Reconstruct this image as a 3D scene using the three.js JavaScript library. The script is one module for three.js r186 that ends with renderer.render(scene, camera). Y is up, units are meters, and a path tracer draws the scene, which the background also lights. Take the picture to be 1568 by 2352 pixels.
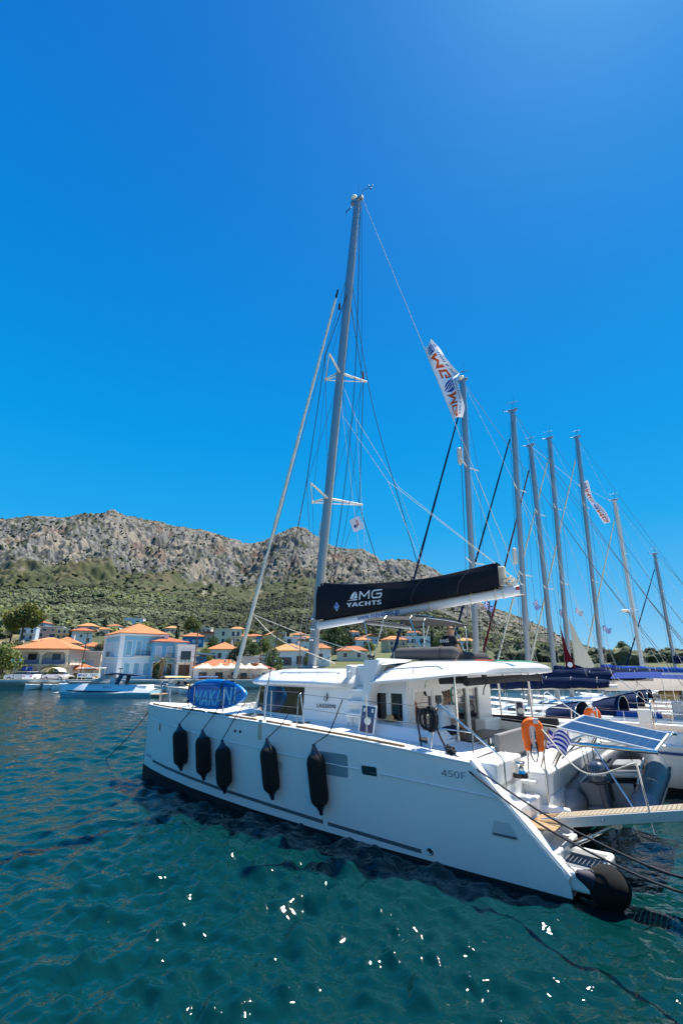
import * as THREE from 'three';
import { mergeGeometries, toCreasedNormals } from 'three/addons/utils/BufferGeometryUtils.js';
import { RoundedBoxGeometry } from 'three/addons/geometries/RoundedBoxGeometry.js';
import { MarchingCubes } from 'three/addons/objects/MarchingCubes.js';
import { FontLoader } from 'three/addons/loaders/FontLoader.js';
import { TextGeometry } from 'three/addons/geometries/TextGeometry.js';

// ---------------------------------------------------------------- camera
const scene = new THREE.Scene();
const FOCAL = 1100, PW = 1568, PH = 2352, HORIZON = 1530, EYE = 3.43;   // pixels of the 1568-wide photograph
const PITCH = Math.atan((HORIZON - PH / 2) / FOCAL);
const camera = new THREE.PerspectiveCamera(2 * Math.atan(PH / 2 / FOCAL) * 180 / Math.PI, PW / PH, 0.1, 20000);
camera.position.set(0, EYE, 0);
camera.rotation.order = 'YXZ';
camera.rotation.x = PITCH;
camera.updateMatrixWorld();
scene.add(camera);

// ---------------------------------------------------------------- sky and sun
const rad = d => d * Math.PI / 180;
const SUN_AZ = rad(50), SUN_EL = rad(66);
const sunDir = new THREE.Vector3(Math.sin(SUN_AZ) * Math.cos(SUN_EL), Math.sin(SUN_EL), -Math.cos(SUN_AZ) * Math.cos(SUN_EL));
{
  const w = 1024, h = 512, data = new Float32Array(w * h * 4);
  const stops = [[-1, 0.05722, 0.201, 0.3398], [0, 0.171, 0.3257, 0.4565], [0.03, 0.1352, 0.3052, 0.4523], [0.07, 0.08732, 0.2697, 0.4481], [0.14, 0.04219, 0.2339, 0.444], [0.26, 0.007604, 0.1932, 0.4275], [0.42, 0.0004553, 0.157, 0.4035], [0.62, 0, 0.1173, 0.3615], [0.85, 0, 0.08413, 0.312], [1, 0, 0.07206, 0.2888]];
  for (let j = 0; j < h; j++) {
    const el = (j + .5) / h * Math.PI - Math.PI / 2, y = Math.sin(el);
    let k = 0; while (k < stops.length - 2 && y > stops[k + 1][0]) k++;
    const a = stops[k], b = stops[k + 1], f = Math.min(1, Math.max(0, (y - a[0]) / (b[0] - a[0])));
    for (let i = 0; i < w; i++) {
      const az = ((i + .5) / w - .5) * 2 * Math.PI, cx = Math.cos(az) * Math.cos(el), cz = Math.sin(az) * Math.cos(el);
      const c = Math.max(-1, Math.min(1, cx * sunDir.x + y * sunDir.y + cz * sunDir.z)), g = Math.acos(c);
      const glow = Math.exp(-g / .16) * .20 + Math.exp(-g / .45) * .03, o = (j * w + i) * 4;          // forward scattering round the sun
      data[o] = a[1] + (b[1] - a[1]) * f + glow * .45;
      data[o + 1] = a[2] + (b[2] - a[2]) * f + glow * .95;
      data[o + 2] = a[3] + (b[3] - a[3]) * f + glow * .95;
      data[o + 3] = 1;
    }
  }
  const t = new THREE.DataTexture(data, w, h, THREE.RGBAFormat, THREE.FloatType);
  t.mapping = THREE.EquirectangularReflectionMapping; t.magFilter = t.minFilter = THREE.LinearFilter; t.wrapS = THREE.RepeatWrapping; t.needsUpdate = true;
  scene.background = t; scene.environment = t;
}
const sun = new THREE.DirectionalLight(new THREE.Color(1, .95, .86), 5.0);
sun.position.copy(sunDir).multiplyScalar(300);
sun.castShadow = true; sun.shadow.mapSize.set(4096, 4096);
Object.assign(sun.shadow.camera, { left: -140, right: 140, top: 140, bottom: -140, near: 1, far: 700 });
scene.add(sun, sun.target);
const renderer = new THREE.WebGLRenderer({ antialias: true });
renderer.setSize(682, 1024);
renderer.toneMapping = THREE.LinearToneMapping;
renderer.toneMappingExposure = 2.0;
renderer.shadowMap.enabled = true;

// ---------------------------------------------------------------- helpers
const V = (x, y, z) => new THREE.Vector3(x, y, z);
let seed = 20240611;
const rnd = () => { seed = (seed + 0x6D2B79F5) | 0; let t = Math.imul(seed ^ seed >>> 15, 1 | seed); t = t + Math.imul(t ^ t >>> 7, 61 | t) ^ t; return ((t ^ t >>> 14) >>> 0) / 4294967296; };
const reseed = s => { seed = s | 0; };
const rr = (a, b) => a + (b - a) * rnd();
const mix = (a, b, t) => a + (b - a) * t, clamp = (x, a = 0, b = 1) => Math.min(b, Math.max(a, x));
const smooth = (a, b, x) => { const t = clamp((x - a) / (b - a)); return t * t * (3 - 2 * t); };
const lerpTable = (tb, x) => { let k = 0; while (k < tb.length - 2 && x > tb[k + 1][0]) k++; const a = tb[k], b = tb[k + 1]; return mix(a[1], b[1], clamp((x - a[0]) / (b[0] - a[0]))); };
const hash2 = (x, y) => { let h = Math.imul(x | 0, 374761393) + Math.imul(y | 0, 668265263); h = Math.imul(h ^ h >>> 13, 1274126177); return ((h ^ h >>> 16) >>> 0) / 4294967296; };
function noise2(x, y) { const i = Math.floor(x), j = Math.floor(y), u = x - i, v = y - j, a = u * u * (3 - 2 * u), b = v * v * (3 - 2 * v);
  return mix(mix(hash2(i, j), hash2(i + 1, j), a), mix(hash2(i, j + 1), hash2(i + 1, j + 1), a), b) * 2 - 1; }
const fbm = (x, y, o = 4) => { let s = 0, a = .5; for (let k = 0; k < o; k++) { s += a * noise2(x, y); x = x * 2.03 + 17.1; y = y * 2.03 + 5.3; a *= .5; } return s; };
const ridged = (x, y, o = 4) => { let s = 0, a = .5; for (let k = 0; k < o; k++) { s += a * (1 - Math.abs(noise2(x, y))); x = x * 2.07 + 3.7; y = y * 2.07 + 9.2; a *= .5; } return s; };

// a pixel of the photograph as a direction, and that direction met with the ground, a plane or a distance
function ray(px, py) { const x = (px - PW / 2) / FOCAL, y = -(py - PH / 2) / FOCAL; return V(x, y * Math.cos(PITCH) + Math.sin(PITCH), -(Math.cos(PITCH) - y * Math.sin(PITCH))); }
const onHeight = (px, py, h = 0) => { const d = ray(px, py); return d.multiplyScalar((h - EYE) / d.y).add(V(0, EYE, 0)); };
const atDepth = (px, py, z) => { const d = ray(px, py); return d.multiplyScalar(z / d.z).add(V(0, EYE, 0)); };

const counts = new Map();
const numbered = n => { const k = counts.get(n) || 0; counts.set(n, k + 1); return k ? `${n}_${String(k).padStart(3, '0')}` : n; };
function triUV(g, s = 1) {   // uv in metres from the dominant axis of each face
  if (g.index) g = g.toNonIndexed();
  const p = g.attributes.position, n = p.count, uv = new Float32Array(n * 2), a = V(0, 0, 0), b = V(0, 0, 0), c = V(0, 0, 0);
  for (let i = 0; i < n; i += 3) {
    a.fromBufferAttribute(p, i); b.fromBufferAttribute(p, i + 1); c.fromBufferAttribute(p, i + 2);
    const e = b.clone().sub(a).cross(c.clone().sub(a)), x = Math.abs(e.x), y = Math.abs(e.y), z = Math.abs(e.z);
    [a, b, c].forEach((q, k) => { const [u, v] = y >= x && y >= z ? [q.x, q.z] : x >= z ? [q.z, q.y] : [q.x, q.y]; uv[(i + k) * 2] = u * s; uv[(i + k) * 2 + 1] = v * s; });
  }
  g.setAttribute('uv', new THREE.BufferAttribute(uv, 2));
  return g;
}
function M(name, geo, mat, parent = scene) {
  let g = Array.isArray(geo) ? merge(geo) : geo;
  if (mat.userData && mat.userData.tri) g = triUV(g);
  const m = new THREE.Mesh(g, mat); m.name = parent === scene ? numbered(name) : name; m.castShadow = m.receiveShadow = true; parent.add(m); return m;
}
function merge(list) {
  const l = list.map(g => { const q = g.index ? g.toNonIndexed() : g.clone(); for (const k of Object.keys(q.attributes)) if (!['position', 'normal', 'uv'].includes(k)) q.deleteAttribute(k); if (!q.attributes.uv) q.setAttribute('uv', new THREE.BufferAttribute(new Float32Array(q.attributes.position.count * 2), 2)); q.morphAttributes = {}; return q; });
  return l.length === 1 ? l[0] : mergeGeometries(l);
}
function tag(o, label, category, group) { o.userData.label = label; o.userData.category = category; if (group) o.userData.group = group; return o; }
function thing(name, label, category, pos = [0, 0, 0], turn = 0, group) { const o = new THREE.Group(); o.name = numbered(name); scene.add(o); o.position.set(...pos); o.rotation.y = turn; return tag(o, label, category, group); }
function part(name, parent) { const o = new THREE.Group(); o.name = name; parent.add(o); return o; }
function dup(root, label, pos, turn, scale) { const r = root.clone(); r.name = numbered(root.name.replace(/_\d{3}$/, '')); r.userData = { ...root.userData }; if (label) r.userData.label = label; if (pos) r.position.set(...pos); if (turn !== undefined) r.rotation.y = turn; if (scale) r.scale.setScalar(scale); scene.add(r); return r; }
const structure = o => { o.userData.kind = 'structure'; return o; };
const stuff = o => { o.userData.kind = 'stuff'; return o; };
// geometry
const box = (w, h, d, x = 0, y = 0, z = 0) => new THREE.BoxGeometry(w, h, d).translate(x, y, z);
const bx = (x0, x1, y0, y1, z0, z1) => new THREE.BoxGeometry(x1 - x0, y1 - y0, z1 - z0).translate((x0 + x1) / 2, (y0 + y1) / 2, (z0 + z1) / 2);
const rbx = (x0, x1, y0, y1, z0, z1, r = .03, seg = 2) => new RoundedBoxGeometry(x1 - x0, y1 - y0, z1 - z0, seg, Math.min(r, (x1 - x0) / 2.01, (y1 - y0) / 2.01, (z1 - z0) / 2.01)).translate((x0 + x1) / 2, (y0 + y1) / 2, (z0 + z1) / 2);
const rodM = (a, b) => { const d = b.clone().sub(a), l = d.length(); return new THREE.Matrix4().compose(a.clone().add(b).multiplyScalar(.5), new THREE.Quaternion().setFromUnitVectors(V(0, 1, 0), d.normalize()), V(1, 1, 1)); };
const vec = p => Array.isArray(p) ? V(...p) : p;
const rod = (a, b, r, r2 = r, seg = 6) => { a = vec(a); b = vec(b); return new THREE.CylinderGeometry(r2, r, a.distanceTo(b), seg).applyMatrix4(rodM(a, b)); };
const tube = (pts, r, seg = 0, rs = 6, closed = false, tension = .5) => new THREE.TubeGeometry(new THREE.CatmullRomCurve3(pts.map(vec), closed, 'catmullrom', tension), seg || pts.length * 5, r, rs, closed);
const pipe = (pts, r, rs = 6) => { const l = []; for (let i = 0; i < pts.length - 1; i++) l.push(rod(pts[i], pts[i + 1], r, r, rs)); for (let i = 1; i < pts.length - 1; i++) l.push(new THREE.SphereGeometry(r, rs, 4).translate(...vec(pts[i]).toArray())); return merge(l); };
const lathe = (pts, seg = 20) => new THREE.LatheGeometry(pts.map(p => new THREE.Vector2(p[0], p[1])), seg);
function loft(secs, { closed = false, cap = false, crease = 0 } = {}) {   // rows of [x,y,z]
  const n = secs[0].length, pos = [], idx = [];
  for (const s of secs) for (const p of s) pos.push(...(p.isVector3 ? p.toArray() : p));
  const m = closed ? n : n - 1;
  for (let i = 0; i < secs.length - 1; i++) for (let j = 0; j < m; j++) { const a = i * n + j, b = i * n + (j + 1) % n, c = a + n, d = b + n; idx.push(a, c, b, b, c, d); }
  if (cap) for (const [k, f] of [[0, 1], [secs.length - 1, -1]]) { const o = pos.length / 3; let cx = 0, cy = 0, cz = 0; for (let j = 0; j < n; j++) { const q = (k * n + j) * 3; cx += pos[q] / n; cy += pos[q + 1] / n; cz += pos[q + 2] / n; }
    pos.push(cx, cy, cz); for (let j = 0; j < n; j++) { const q = k * n + j, r2 = k * n + (j + 1) % n; if (f > 0) idx.push(o, q, r2); else idx.push(o, r2, q); } }
  let g = new THREE.BufferGeometry(); g.setAttribute('position', new THREE.Float32BufferAttribute(pos, 3)); g.setIndex(idx); g.computeVertexNormals();
  if (crease) g = toCreasedNormals(g, crease);
  return g;
}
const shapeOf = pts => { const s = new THREE.Shape(); pts.forEach(([x, y], i) => i ? s.lineTo(x, y) : s.moveTo(x, y)); s.closePath(); return s; };
const extr = (pts, depth, bevel = 0) => new THREE.ExtrudeGeometry(Array.isArray(pts) ? shapeOf(pts) : pts, { depth, bevelEnabled: bevel > 0, bevelThickness: bevel, bevelSize: bevel, bevelSegments: 2, curveSegments: 10 });
const roundShape = (x0, y0, x1, y1, r) => { const s = new THREE.Shape(); s.moveTo(x0 + r, y0); s.lineTo(x1 - r, y0); s.quadraticCurveTo(x1, y0, x1, y0 + r); s.lineTo(x1, y1 - r); s.quadraticCurveTo(x1, y1, x1 - r, y1); s.lineTo(x0 + r, y1); s.quadraticCurveTo(x0, y1, x0, y1 - r); s.lineTo(x0, y0 + r); s.quadraticCurveTo(x0, y0, x0 + r, y0); return s; };
// materials
const lin = (r, g, b) => new THREE.Color().setRGB(r, g, b);
const mat = (r, g, b, rough = .6, extra = {}) => new THREE.MeshStandardMaterial({ color: lin(r, g, b), roughness: rough, side: THREE.DoubleSide, ...extra });
const gloss = (r, g, b, rough = .25, extra = {}) => new THREE.MeshPhysicalMaterial({ color: lin(r, g, b), roughness: rough, clearcoat: .6, clearcoatRoughness: .12, side: THREE.DoubleSide, ...extra });
function noiseTex(size, fn, srgb = false) {   // fn(u, v) -> [r, g, b] 0..1, should tile
  const d = new Uint8Array(size * size * 4);
  for (let j = 0; j < size; j++) for (let i = 0; i < size; i++) { const c = fn(i / size, j / size), o = (j * size + i) * 4; for (let k = 0; k < 3; k++) d[o + k] = clamp(Array.isArray(c) ? c[k] : c) * 255; d[o + 3] = 255; }
  const t = new THREE.DataTexture(d, size, size); t.wrapS = t.wrapT = THREE.RepeatWrapping; t.magFilter = t.minFilter = THREE.LinearFilter; if (srgb) t.colorSpace = THREE.SRGBColorSpace; t.needsUpdate = true; return t;
}
const rep = (t, a, b = a) => { const c = t.clone(); c.repeat.set(a, b); c.needsUpdate = true; return c; };
const tnoise = (u, v, f, o = 3, s = 0) => { let r = 0, a = .5; for (let k = 0; k < o; k++) { const n = f << k, x = u * n, y = v * n, i = Math.floor(x), j = Math.floor(y), p = x - i, q = y - j, e = p * p * (3 - 2 * p), g = q * q * (3 - 2 * q), H = (a2, b2) => hash2((a2 % n) + s * 57 + k * 131, (b2 % n) + s * 91); r += a * (mix(mix(H(i, j), H(i + 1, j), e), mix(H(i, j + 1), H(i + 1, j + 1), e), g) * 2 - 1); a *= .5; } return r; };
const texMottle = noiseTex(256, (u, v) => { const n = .5 + .5 * tnoise(u, v, 4, 5); return .78 + .22 * n; });
const texFaint = noiseTex(256, (u, v) => .93 + .07 * (.5 + .5 * tnoise(u, v, 4, 5)));
const texFine = noiseTex(256, (u, v) => .5 + .5 * tnoise(u, v, 16, 4, 3));
const texWeave = noiseTex(128, (u, v) => .5 + .25 * Math.sin(u * 2 * Math.PI * 32) * Math.sin(v * 2 * Math.PI * 32) + .2 * tnoise(u, v, 8, 3, 5));
const tri = m => { m.userData.tri = true; return m; };

// ================================================================ the setting
// ---------------------------------------------------------------- sea
{
  const W = []; reseed(7);
  for (let k = 0; k < 72; k++) { const L = .22 * Math.pow(9, Math.pow(rnd(), 1.35)), a = rad(205 + rr(-85, 85)), q = 2 * Math.PI / L; W.push([Math.cos(a) * q, Math.sin(a) * q, rr(0, 6.28), .0078 * Math.pow(L, .55), L]); }
  const R = [], A = [];
  for (let r = 1.2; r < 110; r *= 1.0068) R.push(r);
  R.push(130, 170, 240, 400, 800, 2000, 6000, 14000);
  for (let a = -180; a < 180;) { A.push(a); a += (a >= -47 && a < 47) ? .16 : 3.5; } A.push(180);
  const pos = [], uv = [], idx = [], n = A.length;
  for (const r of R) for (const a of A) {
    const x = Math.sin(rad(a)) * r, z = -Math.cos(rad(a)) * r; let y = 0;
    if (r < 112) { const cell = r * .0068 * 2.2, gust = clamp(.68 + .95 * fbm(x * .12 + 40, z * .09, 3) + .35 * fbm(x * .5, z * .5 + 9, 2), .25, 1.2);
      for (const [kx, kz, p, am, L] of W) { const f = clamp((L - cell) / cell); if (f > 0) { const s = Math.sin(kx * x + kz * z + p); y += am * f * (s + .35 * s * s) * gust; } } }
    pos.push(x, y - .08, z); uv.push(x / 3.4, z / 3.4);
  }
  for (let i = 0; i < R.length - 1; i++) for (let j = 0; j < n - 1; j++) { const a = i * n + j; idx.push(a, a + 1, a + n, a + 1, a + n + 1, a + n); }
  const g = new THREE.BufferGeometry(); g.setAttribute('position', new THREE.Float32BufferAttribute(pos, 3)); g.setAttribute('uv', new THREE.Float32BufferAttribute(uv, 2)); g.setIndex(idx); g.computeVertexNormals();
  const bump = noiseTex(512, (u, v) => .5 + .30 * tnoise(u, v * 1.0, 10, 5, 11) + .22 * (Math.abs(tnoise(u, v, 18, 3, 4)) - .3));
  const m = new THREE.MeshPhysicalMaterial({ color: lin(.0009, .0225, .0245), roughness: .045, ior: 1.333, specularIntensity: 1, bumpMap: bump, bumpScale: .06, side: THREE.DoubleSide });
  structure(M('water', g, m));
}

// ---------------------------------------------------------------- hills
const ridgePx = [[-900, 1215], [-500, 1200], [-200, 1192], [0, 1186], [88, 1183], [157, 1185], [176, 1178], [198, 1173], [235, 1175], [271, 1175], [293, 1185], [352, 1195], [403, 1206], [458, 1216], [513, 1233], [560, 1246], [579, 1247], [608, 1238], [634, 1227], [660, 1215], [676, 1212], [703, 1215], [726, 1230], [752, 1245], [785, 1253], [821, 1253], [864, 1270], [874, 1281], [897, 1277], [947, 1284], [986, 1297], [1022, 1319], [1060, 1350], [1097, 1379], [1150, 1400], [1195, 1417], [1252, 1440], [1297, 1466], [1354, 1485], [1399, 1497], [1433, 1492], [1461, 1501], [1568, 1506], [1800, 1508], [2600, 1512]];
const ridgeAz = ridgePx.map(([x, y]) => { const d = ray(x, y), h = Math.hypot(d.x, d.z); return [Math.atan2(d.x, -d.z), d.y / h]; });
const eRidge = az => lerpTable(ridgeAz, az);
const profile = [[88, -.034], [106, -.0265], [120, -.010], [150, .014], [200, .031], [260, .046], [400, .0745], [600, .104], [800, .127], [1000, .149], [1250, .175], [1500, .203], [1750, .232], [2000, .262], [2200, .288], [2400, .305], [2550, .312], [2600, .312]];
const shoreR = az => 88 / Math.cos(clamp(az, -.72, .72));
function hillHeight(az, r) {
  const er = eRidge(az), rs = shoreR(az), x = Math.sin(az) * r, z = -Math.cos(az) * r;
  const q = 88 + (r - rs) * (2600 - 88) / (2600 - rs), RR = Math.min(q, 2600);
  const p = lerpTable(profile, RR), flat = lerpTable(profile, 90);
  const k = er / .312, near = smooth(120, 900, RR);
  let e = p < 0 ? p : p * mix(Math.max(k, .12) * .9 + .1 * 1, k, near);
  if (p < 0) e = p;
  const rock = smooth(900, 1700, RR) * clamp(k * 1.2, .15, 1);
  let h = EYE + r * e;
  h += rock * (1 - .68 * smooth(2300, 2580, RR)) * (150 * (ridged(x / 420 + 3, z / 520, 5) - .74) + 68 * (ridged(x / 76 + fbm(x / 120, z / 120, 2) * 1.2, z / 150, 4) - .72) + 32 * (ridged(x / 36 + 5, z / 27, 3) - .7) + 9 * noise2(x / 12, z / 10));
  h += smooth(180, 500, RR) * (1 - rock) * 5 * fbm(x / 90, z / 90, 3);
  if (q > 2600) h -= (q - 2600) * .5 + Math.pow((q - 2600) / 50, 1.5);
  return h;
}
const heightAt = (x, z) => hillHeight(Math.atan2(x, -z), Math.hypot(x, z));
{
  const A = [], R = [];
  for (let a = -115; a <= 115;) { A.push(rad(a)); a += (a >= -41 && a < 41) ? .085 : 2.5; }
  for (let r = 88; r < 3100;) { R.push(r); r *= r < 900 ? 1.016 : r < 2650 ? 1.0034 : 1.05; }
  const pos = [], col = [], idx = [], n = A.length, c = [0, 0, 0];
  const P = (a, b) => { c[0] = mix(c[0], a[0], b); c[1] = mix(c[1], a[1], b); c[2] = mix(c[2], a[2], b); };
  const GRASS = [.085, .092, .028], STRAW = [.22, .16, .065], SOIL = [.15, .105, .055], SCRUB = [.047, .055, .019], GREEN = [.027, .036, .013], ROCK = [.155, .150, .140], ROCK2 = [.050, .050, .049], PALE = [.215, .185, .14], RUST = [.16, .085, .05];
  for (const r of R) for (const az of A) {
    const rs = shoreR(az), q = 88 + (r - rs) * (2600 - 88) / (2600 - rs), x = Math.sin(az) * Math.max(r, rs), z = -Math.cos(az) * Math.max(r, rs), rq = Math.max(r, rs), h = hillHeight(az, rq);
    pos.push(x, h, z);
    const e1 = 12, sl = Math.abs(hillHeight(az, rq + e1) - h) / e1, s2 = Math.abs(hillHeight(az + e1 / rq, rq) - h) / e1, steep = Math.hypot(sl, s2);
    const n1 = fbm(x / 55, z / 55, 4), n2 = fbm(x / 17 + 9, z / 17, 3), n3 = fbm(x / 190 + 2, z / 190, 3), n4 = noise2(x / 7, z / 7);
    c[0] = GRASS[0]; c[1] = GRASS[1]; c[2] = GRASS[2];
    P(STRAW, smooth(.12, .35, n1 + n3 * .5) * .8); P(SOIL, smooth(.1, .3, n3 - n2 * .3) * .3); P(GREEN, smooth(-.1, .15, n2 - n1 * .3) * .7); P(GREEN, smooth(330, 520, q) * .7);
    P(SCRUB, smooth(700, 1150, q + n3 * 500)); if (q > 700) P(SOIL, smooth(.1, .4, n1 + .25 * n4) * .28);
    const edge = mix(1650, 1300, smooth(-.30, .05, az)) + 520 * n3 + 260 * n1, up = smooth(edge - 150, edge + 130, q);
    if (up > 0) {
      const rockiness = smooth(.34, .62, steep + n1 * .45 + n4 * .10) ;
      P(SOIL, up * .5 * smooth(-.2, .3, n2)); P(ROCK, up * rockiness); P(ROCK2, up * rockiness * smooth(-.08, .16, n2 * .8 + n4 * .42 - .02)); P(PALE, up * smooth(.2, .36, n1 * .7 - n2 * .55) * .8);
      P(RUST, up * rockiness * smooth(.24, .4, n3 + n2 * .3) * .45); P(GREEN, up * smooth(.05, .18, noise2(x / 13 + 31, z / 13) * .55 - n1 * .5 - (steep - .5) * .25) * .92);
    }
    P(PALE, smooth(.42, .5, fbm(x / 60 + 77, z / 60 + 13, 3) + .1 * n4) * smooth(600, 900, q) * .8);
    col.push(...c);
  }
  for (let i = 0; i < R.length - 1; i++) for (let j = 0; j < n - 1; j++) { const a = i * n + j; idx.push(a, a + 1, a + n, a + 1, a + n + 1, a + n); }
  const g = new THREE.BufferGeometry(); g.setAttribute('position', new THREE.Float32BufferAttribute(pos, 3)); g.setAttribute('color', new THREE.Float32BufferAttribute(col, 3)); g.setIndex(idx); g.computeVertexNormals();
  structure(M('hills', g, new THREE.MeshStandardMaterial({ vertexColors: true, roughness: 1, side: THREE.DoubleSide })));
}
// where the ray through a pixel meets the hillside
function onHill(px, py, from = 92) { const d = ray(px, py), l = Math.hypot(d.x, d.z); for (let r = from; r < 2600; r += 2) { const k = r / l, y = EYE + d.y * k; if (heightAt(d.x * k, d.z * k) >= y) return V(d.x * k, heightAt(d.x * k, d.z * k), d.z * k); } const k = 900 / l; return V(d.x * k, heightAt(d.x * k, d.z * k), d.z * k); }

// ---------------------------------------------------------------- groves and scrub on the hillside
function lumpy(detail, s, squash = .8) { const g = new THREE.IcosahedronGeometry(1, detail), p = g.attributes.position; for (let i = 0; i < p.count; i++) { const v = V(p.getX(i), p.getY(i), p.getZ(i)), k = 1 + .42 * noise2(v.x * 2.3 + s, v.y * 2.3 + v.z * 1.7 + s) + .16 * noise2(v.x * 6 + s, v.z * 6 - v.y * 4); p.setXYZ(i, v.x * k, (v.y * k * squash), v.z * k); } g.computeVertexNormals(); return g; }
{
  reseed(99);
  const m = new THREE.MeshStandardMaterial({ color: 0xffffff, roughness: 1 });
  const put = (name, label, geo, list) => { const im = new THREE.InstancedMesh(geo, m, list.length), M4 = new THREE.Matrix4(), E = new THREE.Euler(), Q = new THREE.Quaternion(); list.forEach(([p, s, sy, c], i) => { Q.setFromEuler(E.set(rr(-.2, .2), rr(0, 6.3), rr(-.2, .2))); M4.compose(p, Q, V(s, s * sy, s)); im.setMatrixAt(i, M4); im.setColorAt(i, c); }); im.name = name; im.castShadow = im.receiveShadow = true; scene.add(im); stuff(im); im.userData.label = label; im.userData.category = 'vegetation'; return im; };
  const olives = [], olives2 = [], scrub = [], cyp = [];
  for (let k = 0; k < 72000; k++) {
    const az = rad(rr(-40, 40)), r = Math.sqrt(rr(150 * 150, 1550 * 1550)), x = Math.sin(az) * r, z = -Math.cos(az) * r;
    const d = fbm(x / 130 + 40, z / 130, 3), lim = 1.25 * smooth(1180, 900, r + 240 * fbm(x / 190 + 2, z / 190, 3)) * mix(smooth(300, 500, r + 120 * fbm(x / 70, z / 70, 2)), smooth(140, 230, r), smooth(.16, .26, az)) * (1 - .6 * smooth(-.08, .0, az) * smooth(.24, .15, az) * smooth(620, 480, r));
    if (rnd() > lim * clamp(.75 + 1.2 * d, .2, 1)) continue;
    const s = rr(1.1, 3.9) * mix(1, 1.25, smooth(300, 1200, r)), v = rr(.7, 1.25) * clamp(1 + 1.5 * fbm(x / 150 + 8, z / 110, 3), .45, 1.6), w = rnd() - .5 * fbm(x / 120 + 60, z / 90, 2);
    (rnd() < .5 ? olives : olives2).push([V(x, heightAt(x, z) + s * .45, z), s, rr(.75, 1.05), w < .62 ? lin(.082 * v, .092 * v, .046 * v) : w < .9 ? lin(.032 * v, .043 * v, .015 * v) : lin(.09 * v, .098 * v, .02 * v)]);
  }
  for (let k = 0; k < 16000; k++) {
    const az = rad(rr(-40, 38)), r = rr(1050, 2560), x = Math.sin(az) * r, z = -Math.cos(az) * r;
    if (fbm(x / 85 + 3, z / 85, 3) < rr(-.15, .35)) continue;
    const s = rr(2.2, 6), v = rr(.7, 1.3); scrub.push([V(x, heightAt(x, z) + s * .1, z), s, rr(.5, .8), lin(.028 * v, .036 * v, .014 * v)]);
  }
  for (let k = 0; k < 150; k++) { const az = rad(rr(-38, 30)), r = rr(260, 900), x = Math.sin(az) * r, z = -Math.cos(az) * r; if (fbm(x / 60 + 70, z / 60, 2) < .02) continue; const v = rr(.7, 1.2), s = rr(.7, 1.2); cyp.push([V(x, heightAt(x, z) + s * 3.6, z), s, rr(3.6, 5), lin(.022 * v, .038 * v, .016 * v)]); }
  for (let k = 0; k < 3500; k++) { const az = rad(rr(-112, -40)), r = Math.sqrt(rr(130 * 130, 900 * 900)), x = Math.sin(az) * r, z = -Math.cos(az) * r, s = rr(3, 6), v = rr(.7, 1.3); olives2.push([V(x, heightAt(x, z) + s * .4, z), s, rr(.7, 1), lin(.06 * v, .075 * v, .03 * v)]); }
  put('olive_grove', 'grey green olive trees covering the lower mountain slope', lumpy(2, 1.3), olives);
  put('evergreen_grove', 'dark and light green trees scattered through the olive slopes', lumpy(2, 7.7, .95), olives2);
  put('mountain_scrub', 'dark scrub dotted over the bare rocky mountainside', lumpy(1, 4.2), scrub);
  put('cypress_wood', 'slender dark cypress trees among the hillside fields', lumpy(2, 9.1, 1), cyp);
}

// ---------------------------------------------------------------- town quay (far) and marina quay (beside the camera)
const stoneMat = tri(mat(.36, .30, .22, .9, { map: rep(texMottle, .6), bumpMap: texFine, bumpScale: .02 }));
const concreteMat = tri(mat(.64, .60, .53, .9, { map: rep(texMottle, .35), bumpMap: rep(texFine, 1.5), bumpScale: .01 }));
const pavingMat = tri(mat(.58, .54, .47, .95, { map: rep(texMottle, .3) }));
const SHORE = -81;
structure(M('town_quay', [bx(-150, 96, -1, 1.0, SHORE - 26, SHORE), ], pavingMat));
structure(M('quay_kerb', [bx(-150, 96, 1.0, 1.36, SHORE - .7, SHORE + .12)], concreteMat));
{ // stone blocks of the quay face that can be told apart, at the end that the boats leave free
  const wall = structure(M('quay_wall', bx(-150, 96, -.5, .28, SHORE, SHORE + .05), stoneMat)); reseed(5);
  const tones = [.8, .95, 1.1, 1.28].map(k => tri(mat(.31 * k, .245 * k, .165 * k, .95, { bumpMap: texFine, bumpScale: .02 })));
  for (let row = 0; row < 2; row++) for (let x = -62 + row * .6; x < -30;) { const w = rr(.9, 2.0); M('stone_block', rbx(x, x + w - .05, .3 + row * .35, .62 + row * .35, SHORE + .02, SHORE + rr(.06, .12), .02, 1), tones[Math.floor(rr(0, 4))], wall); x += w; }
}


// ================================================================ the town across the water
const tileTex = noiseTex(128, (u, v) => { const a = .5 + .5 * Math.cos(u * 2 * Math.PI * 8), b = (v * 6) % 1; return clamp(.45 + .4 * a - .25 * (b > .85 ? 1 : 0) + .2 * tnoise(u, v, 8, 2, 2)); });
const tileTone = noiseTex(128, (u, v) => { const n = .5 + .5 * tnoise(u, v, 12, 3, 6); return [.74 + .26 * n, .70 + .30 * n, .66 + .34 * n]; });
const roofMats = [[.50, .195, .075], [.44, .155, .062], [.37, .11, .05], [.54, .26, .10], [.27, .085, .045]].map(c => tri(mat(...c, .9, { map: rep(tileTone, .33), bumpMap: rep(tileTex, .42), bumpScale: .05 })));
const wallMatCache = new Map();
const wallMat = c => { const k = c.join(); if (!wallMatCache.has(k)) wallMatCache.set(k, tri(mat(...c, .95, { map: rep(texMottle, .25) }))); return wallMatCache.get(k); };
const paneMat = new THREE.MeshPhysicalMaterial({ color: lin(.03, .04, .05), roughness: .08 });
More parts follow.
